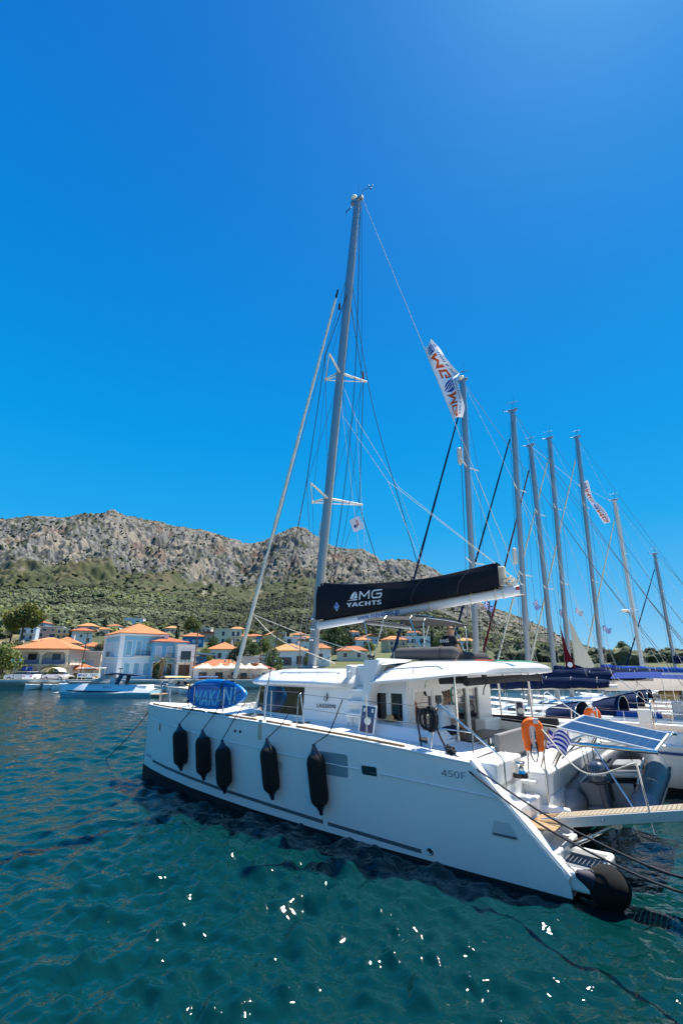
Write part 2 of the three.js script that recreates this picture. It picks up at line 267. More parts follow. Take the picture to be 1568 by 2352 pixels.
const WHITE = [.84, .82, .78], CREAM = [.76, .66, .50], BLUE = [.17, .45, .66], PALEBLUE = [.48, .58, .66], PINK = [.60, .36, .29], GREY = [.42, .41, .39], YELLOW = [.70, .52, .22], DEEPBLUE = [.05, .20, .42], SAND = [.58, .47, .32];
const railMat = mat(.03, .035, .04, .6), woodDark = mat(.09, .045, .025, .7);
function windowAt(h, x, y, w, ht, opt = {}, parent = h) {   // on the plane z = 0 of `parent`, outward +z
  const o = { trim: wallMat(WHITE), shutter: null, arch: false, ...opt }, g = part(o.door ? 'door' : 'window', parent), f = .10;
  M('frame', [bx(x - w / 2 - f, x + w / 2 + f, y + ht, y + ht + f * 1.3, -.02, .07), bx(x - w / 2 - f, x - w / 2, y, y + ht, -.02, .06), bx(x + w / 2, x + w / 2 + f, y, y + ht, -.02, .06), bx(x - w / 2 - f - .04, x + w / 2 + f + .04, y - .09, y, -.02, .10)], o.trim, g);
  M('pane', bx(x - w / 2, x + w / 2, y, y + ht, -.01, .015), o.glass || paneMat, g);
  if (o.shutter) for (const s of [-1, 1]) M('shutter', bx(x + (s < 0 ? -w / 2 + .02 : .015), x + (s < 0 ? -.015 : w / 2 - .02), y + .02, y + ht - .02, .018, .05), o.shutter, g);
  return g;
}
function hipRoof(w, d, h, over = .5, th = .14, ridge = null) {   // base plane y = 0, centre at the origin
  const W = w / 2 + over, D = d / 2 + over, r = ridge ?? Math.max(0, W - D), rz = Math.max(0, D - W) * (ridge === null ? 1 : 0), T = th;
  const P = [[-W, 0, D], [W, 0, D], [W, 0, -D], [-W, 0, -D], [-r, h, rz], [r, h, rz], [r, h, -rz], [-r, h, -rz]], F = [[0, 1, 5], [0, 5, 4], [1, 2, 6], [1, 6, 5], [2, 3, 7], [2, 7, 6], [3, 0, 4], [3, 4, 7], [4, 5, 6], [4, 6, 7]], pos = [];
  for (const f of F) for (const i of f) pos.push(...P[i]);
  const g = new THREE.BufferGeometry(); g.setAttribute('position', new THREE.Float32BufferAttribute(pos, 3)); g.computeVertexNormals();
  return merge([g, box(2 * W - .04, T, 2 * D - .04, 0, -T / 2 - .002, 0)]);
}
function gableRoof(w, d, h, over = .4) { return extr([[-w / 2 - over, 0], [w / 2 + over, 0], [0, h]], d + 2 * over).translate(0, 0, -d / 2 - over); }
function balcony(h, x0, x1, y, out, m, name = 'balcony') { const b = part(name, h); M('slab', bx(x0, x1, y - .14, y, .003, out), m, b); const l = [bx(x0 + .03, x1 - .03, y + .92, y + .97, out - .07, out - .03)]; for (let x = x0 + .05; x < x1; x += .16) l.push(bx(x, x + .025, y, y + .92, out - .06, out - .035)); M('railing', l, railMat, b); return b; }
function house(o) {
  const { label, w, d, H, turn = 0, wall = WHITE, roof = 'hip', rm = 0, rh = 1.6, over = .45, win = [], sideWin = [], shutter = null, trim = WHITE, group } = o;
  const p = o.pos || onHill(o.px, o.py), g = thing(o.name || 'house', label, o.category || 'house', [p.x, p.y, p.z], turn, group);
  const y0 = -4;
  M('wall', bx(-w / 2, w / 2, y0, H, -d / 2, d / 2), wallMat(wall), g);
  if (roof === 'hip') M('roof', hipRoof(w, d, rh, over).translate(0, H + .14, 0), roofMats[rm], g);
  else if (roof === 'gable') M('roof', gableRoof(w, d, rh, over).translate(0, H + .004, 0), roofMats[rm], g);
  else if (roof === 'flat') M('roof', [bx(-w / 2 - .15, w / 2 + .15, H, H + .28, -d / 2 - .15, d / 2 + .15)], wallMat(o.cap || WHITE), g);
  if (o.chimney) { const c = M('chimney', bx(w * .2, w * .2 + .5, H + .2, H + rh + .8, -.3, .3), wallMat(WHITE), g); M('cap', bx(w * .2 - .06, w * .2 + .56, H + rh + .8, H + rh + .92, -.36, .36), wallMat(GREY), c); }
  const front = part('front', g); front.position.z = d / 2; 
  const trimM = wallMat(trim), sh = shutter ? wallMat(shutter) : null;
  for (const [x, y, ww, hh, kind] of win) windowAt(g, x, y, ww, hh, { trim: trimM, shutter: kind === 's' ? sh : null, door: kind === 'd', glass: kind === 'd' ? woodDark : undefined }, front);
  for (const side of [-1, 1]) if (sideWin.length) { const sd = part('side', g); sd.rotation.y = side * Math.PI / 2; sd.position.x = side * w / 2; for (const [x, y, ww, hh, kind] of sideWin) windowAt(g, side * x, y, ww, hh, { trim: trimM, shutter: kind === 's' ? sh : null }, sd); }
  if (o.balconies) for (const [a, b, y, out] of o.balconies) balcony(front, a, b, y, out, trimM);
  // unparent the empty holders so that windows hang directly on the house
  for (const hdr of [...g.children].filter(c => c.isGroup && (c.name === 'front' || c.name === 'side'))) { hdr.updateMatrix(); for (const c of [...hdr.children]) { c.applyMatrix4(hdr.matrix); g.add(c); } g.remove(hdr); }
  return g;
}
const ground = (px, z) => { const x = (px - 784) / 1155.6 * -z; return V(x, Math.max(1.0, heightAt(x, z)), z); };

// ---- front row
{ // cream house with arcaded loggias
  const p = ground(112, -101), g = thing('villa', 'cream two storey villa with chamfered loggia arches and orange hip roof', 'house', [p.x, 1.0, p.z], rad(9)), W = 9.6, D = 8, cream = wallMat(CREAM), off = wallMat([.62, .60, .55]);
  M('wall', bx(-W / 2, W / 2, 0, 5.55, -D / 2, D / 2 - 1.6), off, g);
  for (const y of [0, 2.75]) { const y1 = y + 2.75, L = part('loggia', g); for (const x of [-W / 2 + .22, -.1, W / 2 - .22]) M('column', bx(x - .2, x + .2, y, y1 - .3, D / 2 - .42, D / 2), cream, L); M('beam', bx(-W / 2, W / 2, y1 - .42, y1 - .003, D / 2 - .44, D / 2 + .02), cream, L); for (const x of [-W / 2 + .42, -.3, .1, W / 2 - .42]) { const s = (x === -.3 || x === W / 2 - .42) ? -1 : 1; M('corner_brace', extr([[x, y1 - .42], [x + s * .6, y1 - .42], [x, y1 - 1.0]], .34).translate(0, 0, D / 2 - .4), cream, L); } M('side_beam', bx(-W / 2, -W / 2 + .3, y1 - .42, y1 - .003, D / 2 - 1.6, D / 2 - .45), cream, L); M('side_beam', bx(W / 2 - .3, W / 2, y1 - .42, y1 - .003, D / 2 - 1.6, D / 2 - .45), cream, L); }
  const sl = M('balcony', bx(-W / 2 - .7, W / 2 + .7, 2.62, 2.80, -D / 2, D / 2 + .5), cream, g); M('railing', [bx(-W / 2 + .4, -.35, 2.8, 3.6, D / 2 - .3, D / 2 - .27), bx(.15, W / 2 - .4, 2.8, 3.6, D / 2 - .3, D / 2 - .27)], mat(.15, .17, .24, .6), sl);
  const f = part('front', g); f.position.z = D / 2 - 1.6; for (const x of [-2.3, 2.1]) windowAt(g, x, 2.85, 1.6, 1.95, { trim: cream }, f); windowAt(g, 1.4, .2, 1.4, 2.0, { door: true, trim: off }, f); for (const c of [...f.children]) { c.position.z += f.position.z; g.add(c); } g.remove(f);
  M('roof', hipRoof(W, D, 2.05, 1.0).translate(0, 5.70, 0), roofMats[0], g);
}
{ // big blue town house
  const p = ground(305, -103), W = 8.4, D = 10.5, H = 8.15, g = thing('town_house', 'tall pale blue town house with white corner pilasters and shuttered windows', 'house', [p.x, 1.0, p.z], rad(40)), bl = wallMat([.26, .56, .74]), bl2 = wallMat([.56, .74, .84]), wh = wallMat([.86, .86, .86]), shu = wallMat([.22, .47, .60]);
  M('wall', bx(-W / 2, W / 2, 0, 4.0, -D / 2, D / 2), bl2, g); M('wall', bx(-W / 2, W / 2, 4.002, H, -D / 2, D / 2), bl, g);
  for (const x of [-1, 1]) for (const z of [-1, 1]) M('pilaster', bx(x * W / 2 - .38, x * W / 2 + .38, 0, H - .004, z * D / 2 - .38, z * D / 2 + .38), wh, g);
  M('cornice', bx(-W / 2 - .5, W / 2 + .5, H, H + .35, -D / 2 - .5, D / 2 + .5), wh, g); M('string_course', bx(-W / 2 - .06, W / 2 + .06, 3.92, 4.1, -D / 2 - .06, D / 2 + .06), wh, g);
  M('roof', hipRoof(W, D, 2.25, .62).translate(0, H + .50, 0), roofMats[0], g);
  const fr = part('front', g); fr.position.z = D / 2; for (const x of [-2.75, -.95, .95, 2.75]) { windowAt(g, x, 4.5, 1.0, 2.6, { trim: wh, shutter: shu }, fr); } for (const x of [-2.75, -.95, .95]) windowAt(g, x, .6, 1.05, 2.35, { trim: wh, shutter: shu }, fr); windowAt(g, 2.75, .1, 1.2, 2.9, { trim: wh, door: true, glass: woodDark }, fr); balcony(fr, -1.9, 1.9, 4.35, .9, wh);
  for (const c of [...fr.children]) { c.position.z += D / 2; g.add(c); } g.remove(fr);
  for (const s of [-1, 1]) { const sd = part('side', g); sd.rotation.y = s * Math.PI / 2; sd.position.x = s * W / 2; for (const x of [-3.6, -1.8, 0, 1.8, 3.6]) for (const y of [.6, 4.5]) windowAt(g, x, y, .95, 2.4, { trim: wh, shutter: wallMat([.55, .62, .66]) }, sd); if (s < 0) balcony(sd, -1.2, 1.2, 4.2, .9, wh); sd.updateMatrix(); for (const c of [...sd.children]) { c.applyMatrix4(sd.matrix); g.add(c); } g.remove(sd); }
}
{ // lower blue house and its white annex
  const p = ground(376, -103);
  house({ name: 'blue_house', label: 'long blue house with white framed windows behind the palm', pos: V(p.x, 1.0, p.z), w: 6.6, d: 7, H: 7.0, turn: rad(34), wall: BLUE, trim: WHITE, shutter: PALEBLUE, rm: 2, rh: 1.1, over: .5, win: [[-2.2, 4.2, 1, 1.9, 's'], [-.1, 4.2, 1, 1.9, 's'], [2.1, 4.2, 1, 1.9, 's'], [-2.3, .2, 1.3, 2.9, 'd'], [.2, .8, 1, 2.1], [2.1, .3, 1.1, 2.4, 'd']], sideWin: [[-1.5, 4.2, 1, 1.8], [1.5, 4.2, 1, 1.8]], balconies: [[-.8, .8, 3.9, .9]] });
  const q = ground(419, -102); house({ name: 'annex', label: 'flat roofed white annex with a garage door beside the blue house', pos: V(q.x, 1.0, q.z), w: 3.6, d: 6, H: 6.3, turn: rad(30), wall: WHITE, roof: 'flat', trim: WHITE, win: [[-.2, 3.6, 2.0, 1.7], [-.3, .2, 2.2, 2.5, 'd']], sideWin: [[0, 3.8, 1.2, 1.2]], balconies: [[-1.9, 1.9, 3.3, 1.3]] });
  const c = ground(459, -112), g = thing('canopy_house', 'open sided house with a blue grey canopy roof on dark posts', 'house', [c.x, 1.6, c.z], rad(15)); M('wall', bx(-3.4, 1.4, 0, 3.9, -4, 0), wallMat(DEEPBLUE), g); M('roof', extr([[-4.1, 4.6], [3.6, 4.05], [3.6, 4.25], [-4.1, 5.1]], 7).translate(0, 0, -4), mat(.20, .30, .42, .6), g); for (const x of [-3.6, 0, 3.1]) M('post', bx(x - .15, x + .15, 0, 4.3, 2.5, 2.8), wallMat([.05, .08, .14]), g); M('terrace', bx(-4, 3.6, -2, .02, -4, 3), wallMat(GREY), g); M('window', bx(-2.2, -.6, 1, 2.6, .01, .05), paneMat, g); M('parapet', bx(-4, 3.6, .02, .7, 2.85, 3), wallMat(WHITE), g);
}
const HS = [
  // label, px, py(base), w, d, H, turn, wall, roof, rm, rh, extra
  ['orange roofed taverna with a white fascia above the umbrellas', 508, 1541, 9.4, 6, 2.6, 8, WHITE, 'hip', 1, 1.5, { pos: ground(508, -98), win: [[-3, .6, 1.4, 1.3], [0, .6, 1.4, 1.3], [3, .6, 1.4, 1.3]] }],
  ['white gabled cafe with a round emblem on its front', 590, 1545, 6.6, 5, 2.4, 2, WHITE, 'gable', 4, 1.15, { pos: ground(590, -96), over: .3, win: [[-2, .5, 1.2, 1.3], [2, .5, 1.2, 1.3]] }],
  ['broad white house with orange hip roof and awning above its terrace', 664, 1530, 9.6, 8, 4.4, 5, WHITE, 'hip', 3, 1.7, { pos: ground(664, -122), chimney: 1, win: [[-3.6, 1.8, 1.1, 1.5, 's'], [-.6, 1.2, 2.4, 1.8], [2.4, 1.4, 1.4, 1.9], [3.9, 1.4, 1, 1.7]], balconies: [[-1.9, 4.6, 1.0, 1.3]], shutter: PALEBLUE }],
  ['plain grey rendered block beside the taverna roof', 572, 1527, 4.8, 5, 3.9, 3, GREY, 'flat', 0, 0, { pos: ground(572, -112), cap: GREY, win: [[1, 2, .7, .8]] }],
  ['narrow white house with two doors beside the grey block', 606, 1528, 3.4, 5, 3.6, 3, WHITE, 'flat', 0, 0, { pos: ground(606, -116), win: [[-.8, .8, .8, 1.8, 'd'], [.8, 1.2, .8, 1.2]], balconies: [[.1, 1.6, .6, .8]] }],
  ['white house with wide orange hip roof left of the cream apartment block', 512, 1514, 8.4, 8, 3.6, 10, WHITE, 'hip', 0, 1.9, { pos: ground(513, -138), chimney: 1, win: [[-2.6, 1.4, 1, 1.3], [-1, 1.4, 1, 1.3], [2, 1.4, 1, 1.3]] }],
  ['cream apartment block with three floors of balconies', 521, 1494, 10.5, 8, 8.6, 22, CREAM, 'flat', 0, 0, { cap: CREAM, win: [[-2.6, 5.8, 1.2, 1.8], [1.6, 5.8, 1.2, 1.8], [3.7, 5.8, 1.2, 1.8], [-2.6, 2.8, 1.2, 1.8], [1.6, 2.8, 1.2, 1.8], [3.7, 2.8, 1.2, 1.8], [1.6, .2, 1.2, 1.8], [3.7, .2, 1.2, 1.8]], sideWin: [[-1, 6, .9, .9]], balconies: [[.4, 5, 5.6, 1.2], [.4, 5, 2.6, 1.2]] }],
  ['blue walled house under an orange hip roof above the white annex', 443, 1486, 9.5, 7, 4.4, 14, DEEPBLUE, 'hip', 1, 1.8, { win: [[-2.6, 1.6, 1.1, 1.3, 's'], [.4, 1.6, 1.1, 1.3, 's'], [3, 1.6, 1.1, 1.3, 's']], shutter: PALEBLUE }],
  ['pink house with white roof edge on the left hillside', 116, 1467, 11.5, 8, 5.6, 20, PINK, 'flat', 0, 0, { win: [[-2.5, 3.6, 1.8, 1.0], [1.2, 3.6, 1, .9], [3.6, 3.6, 1.5, .9], [-3.6, .6, 1.2, 1.8], [1.5, .6, 3, 1.6]], sideWin: [[-1, 3.6, 1.2, 1.2], [2, 3.4, 1.2, 1.6]], balconies: [[-1.5, 5.5, .4, 1.6]] }],
  ['white house under a brown tiled hip roof with deep eaves', 186, 1480, 8.2, 7, 5.4, 28, WHITE, 'hip', 2, 1.5, { over: 1.1, win: [[-.4, 2.8, .9, 1.1], [2.4, .8, 1.2, 1.7]], sideWin: [[0, 2.6, 1.2, 1.6]] }],
  ['stepped pale house with open balconies left of the pink house', 66, 1472, 6.4, 6, 5.8, 18, PALEBLUE, 'flat', 0, 0, { win: [[-1.6, 3.4, 1.2, 1.6], [1.4, 3.4, 1.2, 1.6], [-1.6, .6, 1.2, 1.6], [1.4, .6, 1.2, 1.6]], balconies: [[-3, 3, 3.1, 1.4], [-3, 3, .3, 1.4]] }],
  ['low house with long brick orange roof at the left end of town', 22, 1500, 8.6, 6, 3.6, 12, WHITE, 'hip', 1, 1.5, { pos: ground(22, -128), win: [[-2, 1.4, 1, 1.2], [2, 1.4, 1, 1.2]], chimney: 1 }],
  ['brown roofed house between the villa and the left end', 70, 1497, 6.4, 6, 4.2, 12, PALEBLUE, 'hip', 2, 1.3, { pos: ground(70, -125), chimney: 1, win: [[-1, 1.4, 1, 1.2], [1.5, 1.4, 1, 1.2]] }],
  ['house with a yellow ochre roof behind the villa', 106, 1482, 7.6, 6, 4.4, 16, WHITE, 'hip', 3, 1.2, { pos: ground(106, -142), win: [[0, 1.6, 1, 1.2]] }],
  ['cream house with orange hip roof and tall chimney behind the villa', 145, 1485, 6.4, 6, 4.6, 16, CREAM, 'hip', 0, 1.7, { pos: ground(145, -136), chimney: 1, win: [[1, 1.6, 1, 1.2]] }],
  ['cream house with white doors and a railed roof terrace', 200, 1528, 5.2, 7, 4.9, 24, CREAM, 'flat', 0, 0, { pos: ground(201, -112), cap: WHITE, win: [[.6, 1.3, 1.6, 1.9, 's'], [-1.6, 1.4, .9, 1.5]], sideWin: [[-1.5, 1.8, .9, 1.2], [1.2, 1.8, .9, 1.2]], balconies: [[-2.4, 2.4, 5.1, .2]], shutter: PALEBLUE }],
  ['old stone storehouse with an orange roof beside the villa', 186, 1549, 4.6, 4, 2.4, 18, SAND, 'hip', 1, 1.0, { pos: ground(191, -104), win: [[-.8, .6, .8, 1.2, 'd']] }],
  ['small house with orange roof tucked behind the stone storehouse', 206, 1499, 4.4, 5, 4.4, 20, CREAM, 'hip', 1, 1.2, { pos: ground(207, -130), win: [[0, 1.8, .9, 1.2]] }],
  ['house with wide flat white top above the blue town house', 362, 1470, 6.4, 6, 3.4, 18, WHITE, 'hip', 2, 1.0, { win: [[-1.5, 1.2, 1, 1.1], [1.5, 1.2, 1, 1.1]] }],
  ['red rendered house on the slope above the apartment block', 503, 1468, 8, 6, 4.2, 10, [.42, .10, .09], 'flat', 0, 0, { cap: GREY, win: [[-1.8, 1.6, 1, 1.2], [1.8, 1.6, 1, 1.2]] }],
  ['blue house with terracotta roof on the slope above the grey block', 585, 1480, 8.6, 6, 4.2, 8, DEEPBLUE, 'hip', 1, 1.1, { win: [[-2, 1.4, 1, 1.3, 's'], [1.8, 1.4, 1, 1.3, 's']], shutter: PALEBLUE }],
  ['yellow gabled house with a tall blue window', 627, 1481, 7.6, 6, 4.8, 25, YELLOW, 'gable', 3, 2.0, { win: [[1.6, 1.8, 1, 1.7]], sideWin: [[0, 1.6, 1, 1.2]] }],
  ['white modern house with wide glazed balcony behind the mast', 677, 1496, 8.6, 7, 5.2, 6, WHITE, 'flat', 0, 0, { win: [[-2.4, 2.8, 1.6, 1.7], [2, 2.8, 2.6, 1.7], [-2.4, .3, 1.6, 1.7], [2, .3, 2.4, 1.6]], balconies: [[0, 4.2, 2.5, 1.3]] }],
  ['cream box house between the white houses', 625, 1505, 4.6, 5, 4.0, 8, CREAM, 'flat', 0, 0, { cap: SAND, win: [[-.8, 1.8, .8, 1]] }],
  ['hip roofed house high on the slope above the white modern house', 687, 1477, 7, 6, 4, 6, WHITE, 'hip', 0, 1.7, { win: [[-1.6, 1.4, 1, 1.2], [1.6, 1.4, 1, 1.2]] }],
  ['white villa with an orange roof alone on the upper fields', 810, 1465, 9, 7, 3.6, 0, PALEBLUE, 'hip', 1, 1.4, { win: [[-2, 1, 1, 1.4], [1.8, 1, 1, 1.4]] }],
  ['long low white house on the upper fields', 797, 1475, 13, 6, 2.6, 0, PALEBLUE, 'flat', 0, 0, { win: [[-3, .8, 1, 1.2], [0, .8, 1, 1.2], [3, .8, 1, 1.2]] }],
  ['white two storey villa with stepped orange roofs in the fields', 828, 1493, 10, 7, 4.2, -4, WHITE, 'hip', 0, 1.4, { win: [[-2.6, 2.2, 1, 1.3], [2.2, 2.2, 1.6, 1.3], [-2.6, .3, 1, 1.4], [2.2, .3, 1.6, 1.5]], balconies: [[0, 4.6, 2, 1.4]] }],
  ['orange roofed house left of the flybridge frame on the hill', 950, 1466, 12, 7, 4.0, -6, WHITE, 'hip', 2, 1.6, { win: [[-2.8, 1.2, 1.2, 1.4], [2.4, 1.2, 1.2, 1.4]] }],
  ['unfinished white apartment block with open floors', 955, 1497, 13, 7, 6.4, -8, WHITE, 'flat', 0, 0, { win: [[-4, 3.8, 1.8, 1.7], [-1, 3.8, 1.8, 1.7], [3, 3.8, 2.2, 1.7], [-4, .6, 1.8, 1.7], [-1, .6, 1.8, 1.7], [3, .6, 2.2, 1.7]], balconies: [[-5.5, 5.5, 3.4, 1.2]] }],
  ['low house with long orange roof behind the cabin top', 805, 1526, 9, 5, 2.6, 0, CREAM, 'hip', 1, 1.3, { pos: ground(808, -150), win: [[-2, .8, 1, 1.2], [2, .8, 1, 1.2]] }],
  ['orange roofed house showing between mast and jib sheets', 737, 1527, 5, 5, 4.2, 0, WHITE, 'hip', 0, 1.4, { pos: ground(737, -135), win: [[0, 1.6, 1, 1.3]] }],
  ['white house alone on the slope below the rocks', 308, 1440, 14, 8, 6, 10, WHITE, 'flat', 0, 0, { win: [[-3, 2.5, 2, 2], [3, 2.5, 2, 2]] }],
  ['concrete shell of a house above the pink house', 70, 1428, 13, 8, 6, 10, [.55, .52, .48], 'flat', 0, 0, { win: [[-3, 2.5, 3.4, 2.2], [3, 2.5, 3.4, 2.2]] }],
  ['small orange roofed house on the upper left slope', 236, 1460, 8, 6, 3.2, 10, CREAM, 'hip', 0, 1.4, { win: [[0, 1, 1.2, 1.2]] }],
  ['white house with pink roof at the far right of the olive slope', 1180, 1507, 9, 7, 3.6, -10, WHITE, 'flat', 0, 0, { win: [[0, 1.2, 2, 1.2]] }],
];
for (const [label, px, py, w, d, H, turn, wall, roof, rm, rh, ex] of HS) { const o = { label, px, py, w, d, H, turn: rad(turn), wall, roof, rm, rh, ...ex }; if (o.pos) o.pos = V(o.pos.x, heightAt(o.pos.x, o.pos.z), o.pos.z); house(o); }

// ---- further houses up the slope, each seen over the roofs in front
{
  reseed(314); const cols = [['white', WHITE], ['cream', CREAM], ['pale blue', PALEBLUE], ['sand coloured', SAND], ['pink', PINK], ['yellow', YELLOW]], rn = ['orange', 'brick red', 'brown', 'ochre'], where = ['above the pink house', 'left of the two pines', 'behind the villa roofs', 'above the brown hip roof', 'over the blue town house', 'behind the annex', 'above the canopy house', 'over the apartment block', 'above the taverna', 'behind the yellow gable', 'above the broad white house', 'left of the mast foot', 'right of the mast foot', 'by the two field trees', 'under the upper fields', 'near the unfinished block', 'below the cypress row', 'at the edge of the olive slope', 'behind the bimini frame', 'under the boom end', 'above the red house', 'over the grey block'];
  [[92, 1452], [30, 1455], [150, 1470], [200, 1462], [330, 1458], [395, 1463], [470, 1462], [545, 1462], [480, 1474], [640, 1468], [700, 1485], [716, 1500], [748, 1470], [775, 1500], [850, 1478], [985, 1480], [890, 1462], [262, 1452], [905, 1498], [1070, 1500], [455, 1452], [565, 1492]].forEach(([px, py], i) => { const [cn, c] = cols[Math.floor(rr(0, 5.99))], fl = rnd() < .4, k = Math.floor(rr(0, 3.99)), w = rr(7, 11), H = rr(3.4, 6), r2 = H > 4.8 ? [3.0, .5] : [.9]; house({ label: `${cn} house with ${fl ? 'a flat roof' : rn[k] + ' tiles'} ${where[i]}`, px, py, w, d: rr(6, 8), H, turn: rad(rr(-5, 25)), wall: c, roof: fl ? 'flat' : rnd() < .8 ? 'hip' : 'gable', rm: k > 2 ? 3 : k, rh: rr(1.2, 1.9), win: r2.flatMap(y => [-w * .3, 0, w * .3].map(x => [x, y, 1.1, 1.4])), balconies: H > 4.8 ? [[-w * .45, w * .45, 2.7, 1.2]] : null }); });
}

// ---- trees
const leafGeo = (n, sd, blobs, size, squash = 1) => { reseed(sd); const pos = [], nor = []; for (let k = 0; k < n; k++) { const b = blobs[Math.floor(rnd() * blobs.length)]; const u = rr(-1, 1), a = rr(0, 6.283), q = Math.sqrt(1 - u * u), R = b[3] * Math.pow(rnd(), .33) * (1 + .2 * rr(-1, 1)), c = V(b[0] + q * Math.cos(a) * R, b[1] + u * R * squash, b[2] + q * Math.sin(a) * R); const ax = V(rr(-1, 1), rr(-1, 1), rr(-1, 1)).normalize(), bx2 = V(rr(-1, 1), rr(-1, 1), rr(-1, 1)).cross(ax).normalize(), s = size * rr(.6, 1.4); const P = [c.clone().addScaledVector(ax, s), c.clone().addScaledVector(bx2, s * .6), c.clone().addScaledVector(ax, -s), c.clone().addScaledVector(bx2, -s * .6)]; for (const i of [0, 1, 2, 0, 2, 3]) pos.push(...P[i].toArray()); } const g = new THREE.BufferGeometry(); g.setAttribute('position', new THREE.Float32BufferAttribute(pos, 3)); g.computeVertexNormals(); return g; };
const leafMat = (r, g, b) => new THREE.MeshPhysicalMaterial({ color: lin(r, g, b), roughness: .9, transmission: .3, thickness: 0, side: THREE.DoubleSide });
const leafA = leafMat(.065, .11, .025), leafB = leafMat(.13, .17, .022), leafC = leafMat(.03, .055, .018), leafD = leafMat(.13, .15, .03), bark = mat(.12, .08, .05, .95);
const crownR = leafGeo(2400, 3, [[0, 2.6, 0, 1.5], [1, 2.2, .3, 1.1], [-1, 2.3, -.2, 1.1], [.2, 3.4, 0, 1.0], [-.5, 2.0, .8, .9]], .16), crownP = leafGeo(3000, 8, [[0, 4.2, 0, 1.4], [1.3, 4.0, .2, 1.0], [-1.3, 4.1, 0, 1.0], [.4, 4.9, .3, 1.0], [-.6, 3.4, -.4, .8], [.9, 3.3, .4, .7]], .17, .8), crownB = leafGeo(900, 5, [[0, .6, 0, .8], [.8, .5, .2, .6], [-.8, .55, 0, .6]], .12);
const treeTypes = [['broadleaf_tree', crownR, 1.7], ['umbrella_pine', crownP, 3.6], ['bush', crownB, .4]];
function tree(type, m, label, p, s, group) { const [n, cg, th] = treeTypes[type], g = thing(n, label, type === 2 ? 'bush' : 'tree', [p.x, p.y, p.z], rr(0, 6), group); g.scale.setScalar(s); M('trunk', [tube([[0, -1, 0], [.05, th * .5, .03], [0, th, 0], [.05, th + .9, 0]], .11, 10, 6), rod([0, th * .7, 0], [.7, th + .8, .2], .06, .03), rod([0, th * .75, 0], [-.7, th + .7, -.1], .06, .03)], bark, g); M('crown', cg, m, g); return g; }
reseed(77);
const TR = [[1, leafMat(.17, .175, .03), 'umbrella pine with a rounded yellow green crown at the left edge of town', 12, -168, 2.6], [1, leafMat(.17, .175, .03), 'second umbrella pine, standing right of its twin on the left', 36, -166, 2.9],
  [0, leafB, 'bright lime green tree on the quay at the left end', 10, -92, 1.45], [0, leafA, 'dark green tree behind the lime green tree', 30, -104, 1.7], [0, leafC, 'dark leafy tree left of the cream villa', 48, -108, 1.5], [0, leafC, 'dark tree beside the left end roofs', 6, -112, 1.6],
  [0, leafD, 'small lemon tree in front of the cream villa', 120, -96, .62], [0, leafD, 'rounded shrub tree before the villa arches', 60, -95, .62], [2, leafB, 'lime hedge bush beside the parked cars', 38, -91, .9], [2, leafD, 'low olive green bush by the quay lamp', 28, -91, 1.0],
  [0, leafC, 'shrub growing at the foot of the palm', 362, -99, .62], [2, leafA, 'planter bush beside the palm', 378, -98, 1.0], [0, leafA, 'tree growing between taverna and canopy house', 492, -104, .8], [0, leafB, 'yellow green tree behind the lamp post', 481, -108, .7],
  [0, leafA, 'tree beside the cream apartment block', 486, -170, 1.5], [0, leafD, 'olive toned tree right of the apartment block', 560, -165, 1.5], [0, leafA, 'tree in the gap before the yellow gabled house', 580, -150, 1.2],
  [0, leafA, 'large dark tree right of the catamaran mast', 768, -190, 2.6], [0, leafC, 'second large tree in the field beside the mast', 792, -196, 2.2], [0, leafD, 'rounded yellowish tree on the slope above the annex', 432, -330, 3.2], [0, leafB, 'bright vine covered tree by the cafe', 640, -104, .62], [2, leafB, 'vine bush along the cafe terrace', 655, -102, 1.3], [2, leafA, 'vine hedge behind the umbrellas', 480, -99, 1.2], [2, leafB, 'vine hedge above the taverna tables', 545, -99, 1.2],
  [0, leafD, 'round tree below the unfinished block', 900, -240, 2.2], [0, leafA, 'dark tree on the field edge behind the flybridge', 1010, -235, 1.7], [0, leafD, 'pale tree behind the second mast', 1130, -230, 1.4], [0, leafA, 'broad tree on the low slope between the masts', 1190, -220, 1.3], [0, leafD, 'yellowish tree on the low slope behind the burgundy sail', 1240, -225, 1.3], [0, leafA, 'dark tree standing proud on the far right ridge', 1436, -420, 3.0], [0, leafC, 'dark tree on the right shore behind the grey cover', 1405, -200, 1.1], [0, leafA, 'tree at the right edge of the shore', 1500, -190, 1.2], [0, leafD, 'tree on the right shore behind the blue canopy', 1340, -210, 1.2]];
for (const [ty, m, label, px, z, s] of TR) { const p = ground(px, z); p.y = Math.max(1.0, heightAt(p.x, p.z)); tree(ty, m, label, p, s); }
{ // garden trees between the houses
  const near = ['beside the pink house', 'left of the brown hip roofed house', 'between villa and storehouse', 'behind the blue town house', 'beside the blue walled house', 'in front of the apartment block', 'left of the grey block', 'beside the yellow gabled house', 'before the broad white house', 'right of the broad white house', 'behind the railed roof terrace', 'above the taverna roof', 'under the red house', 'beside the white modern house', 'left of the mast foot houses', 'by the field villa'];
  [[92, -150], [160, -155], [170, -107], [240, -150], [418, -150], [540, -150], [548, -118], [604, -160], [625, -112], [712, -118], [225, -128], [470, -128], [520, -200], [645, -150], [722, -160], [850, -190]].forEach(([px, z], i) => { const p = ground(px, z); p.y = heightAt(p.x, p.z); const t = tree(0, [leafA, leafD, leafC, leafB][i % 4], `garden tree with a rounded green crown ${near[i]}`, p, rr(.8, 1.5), 'garden trees in town'); t.name = t.name.replace('broadleaf', 'broadleaf'); });
}
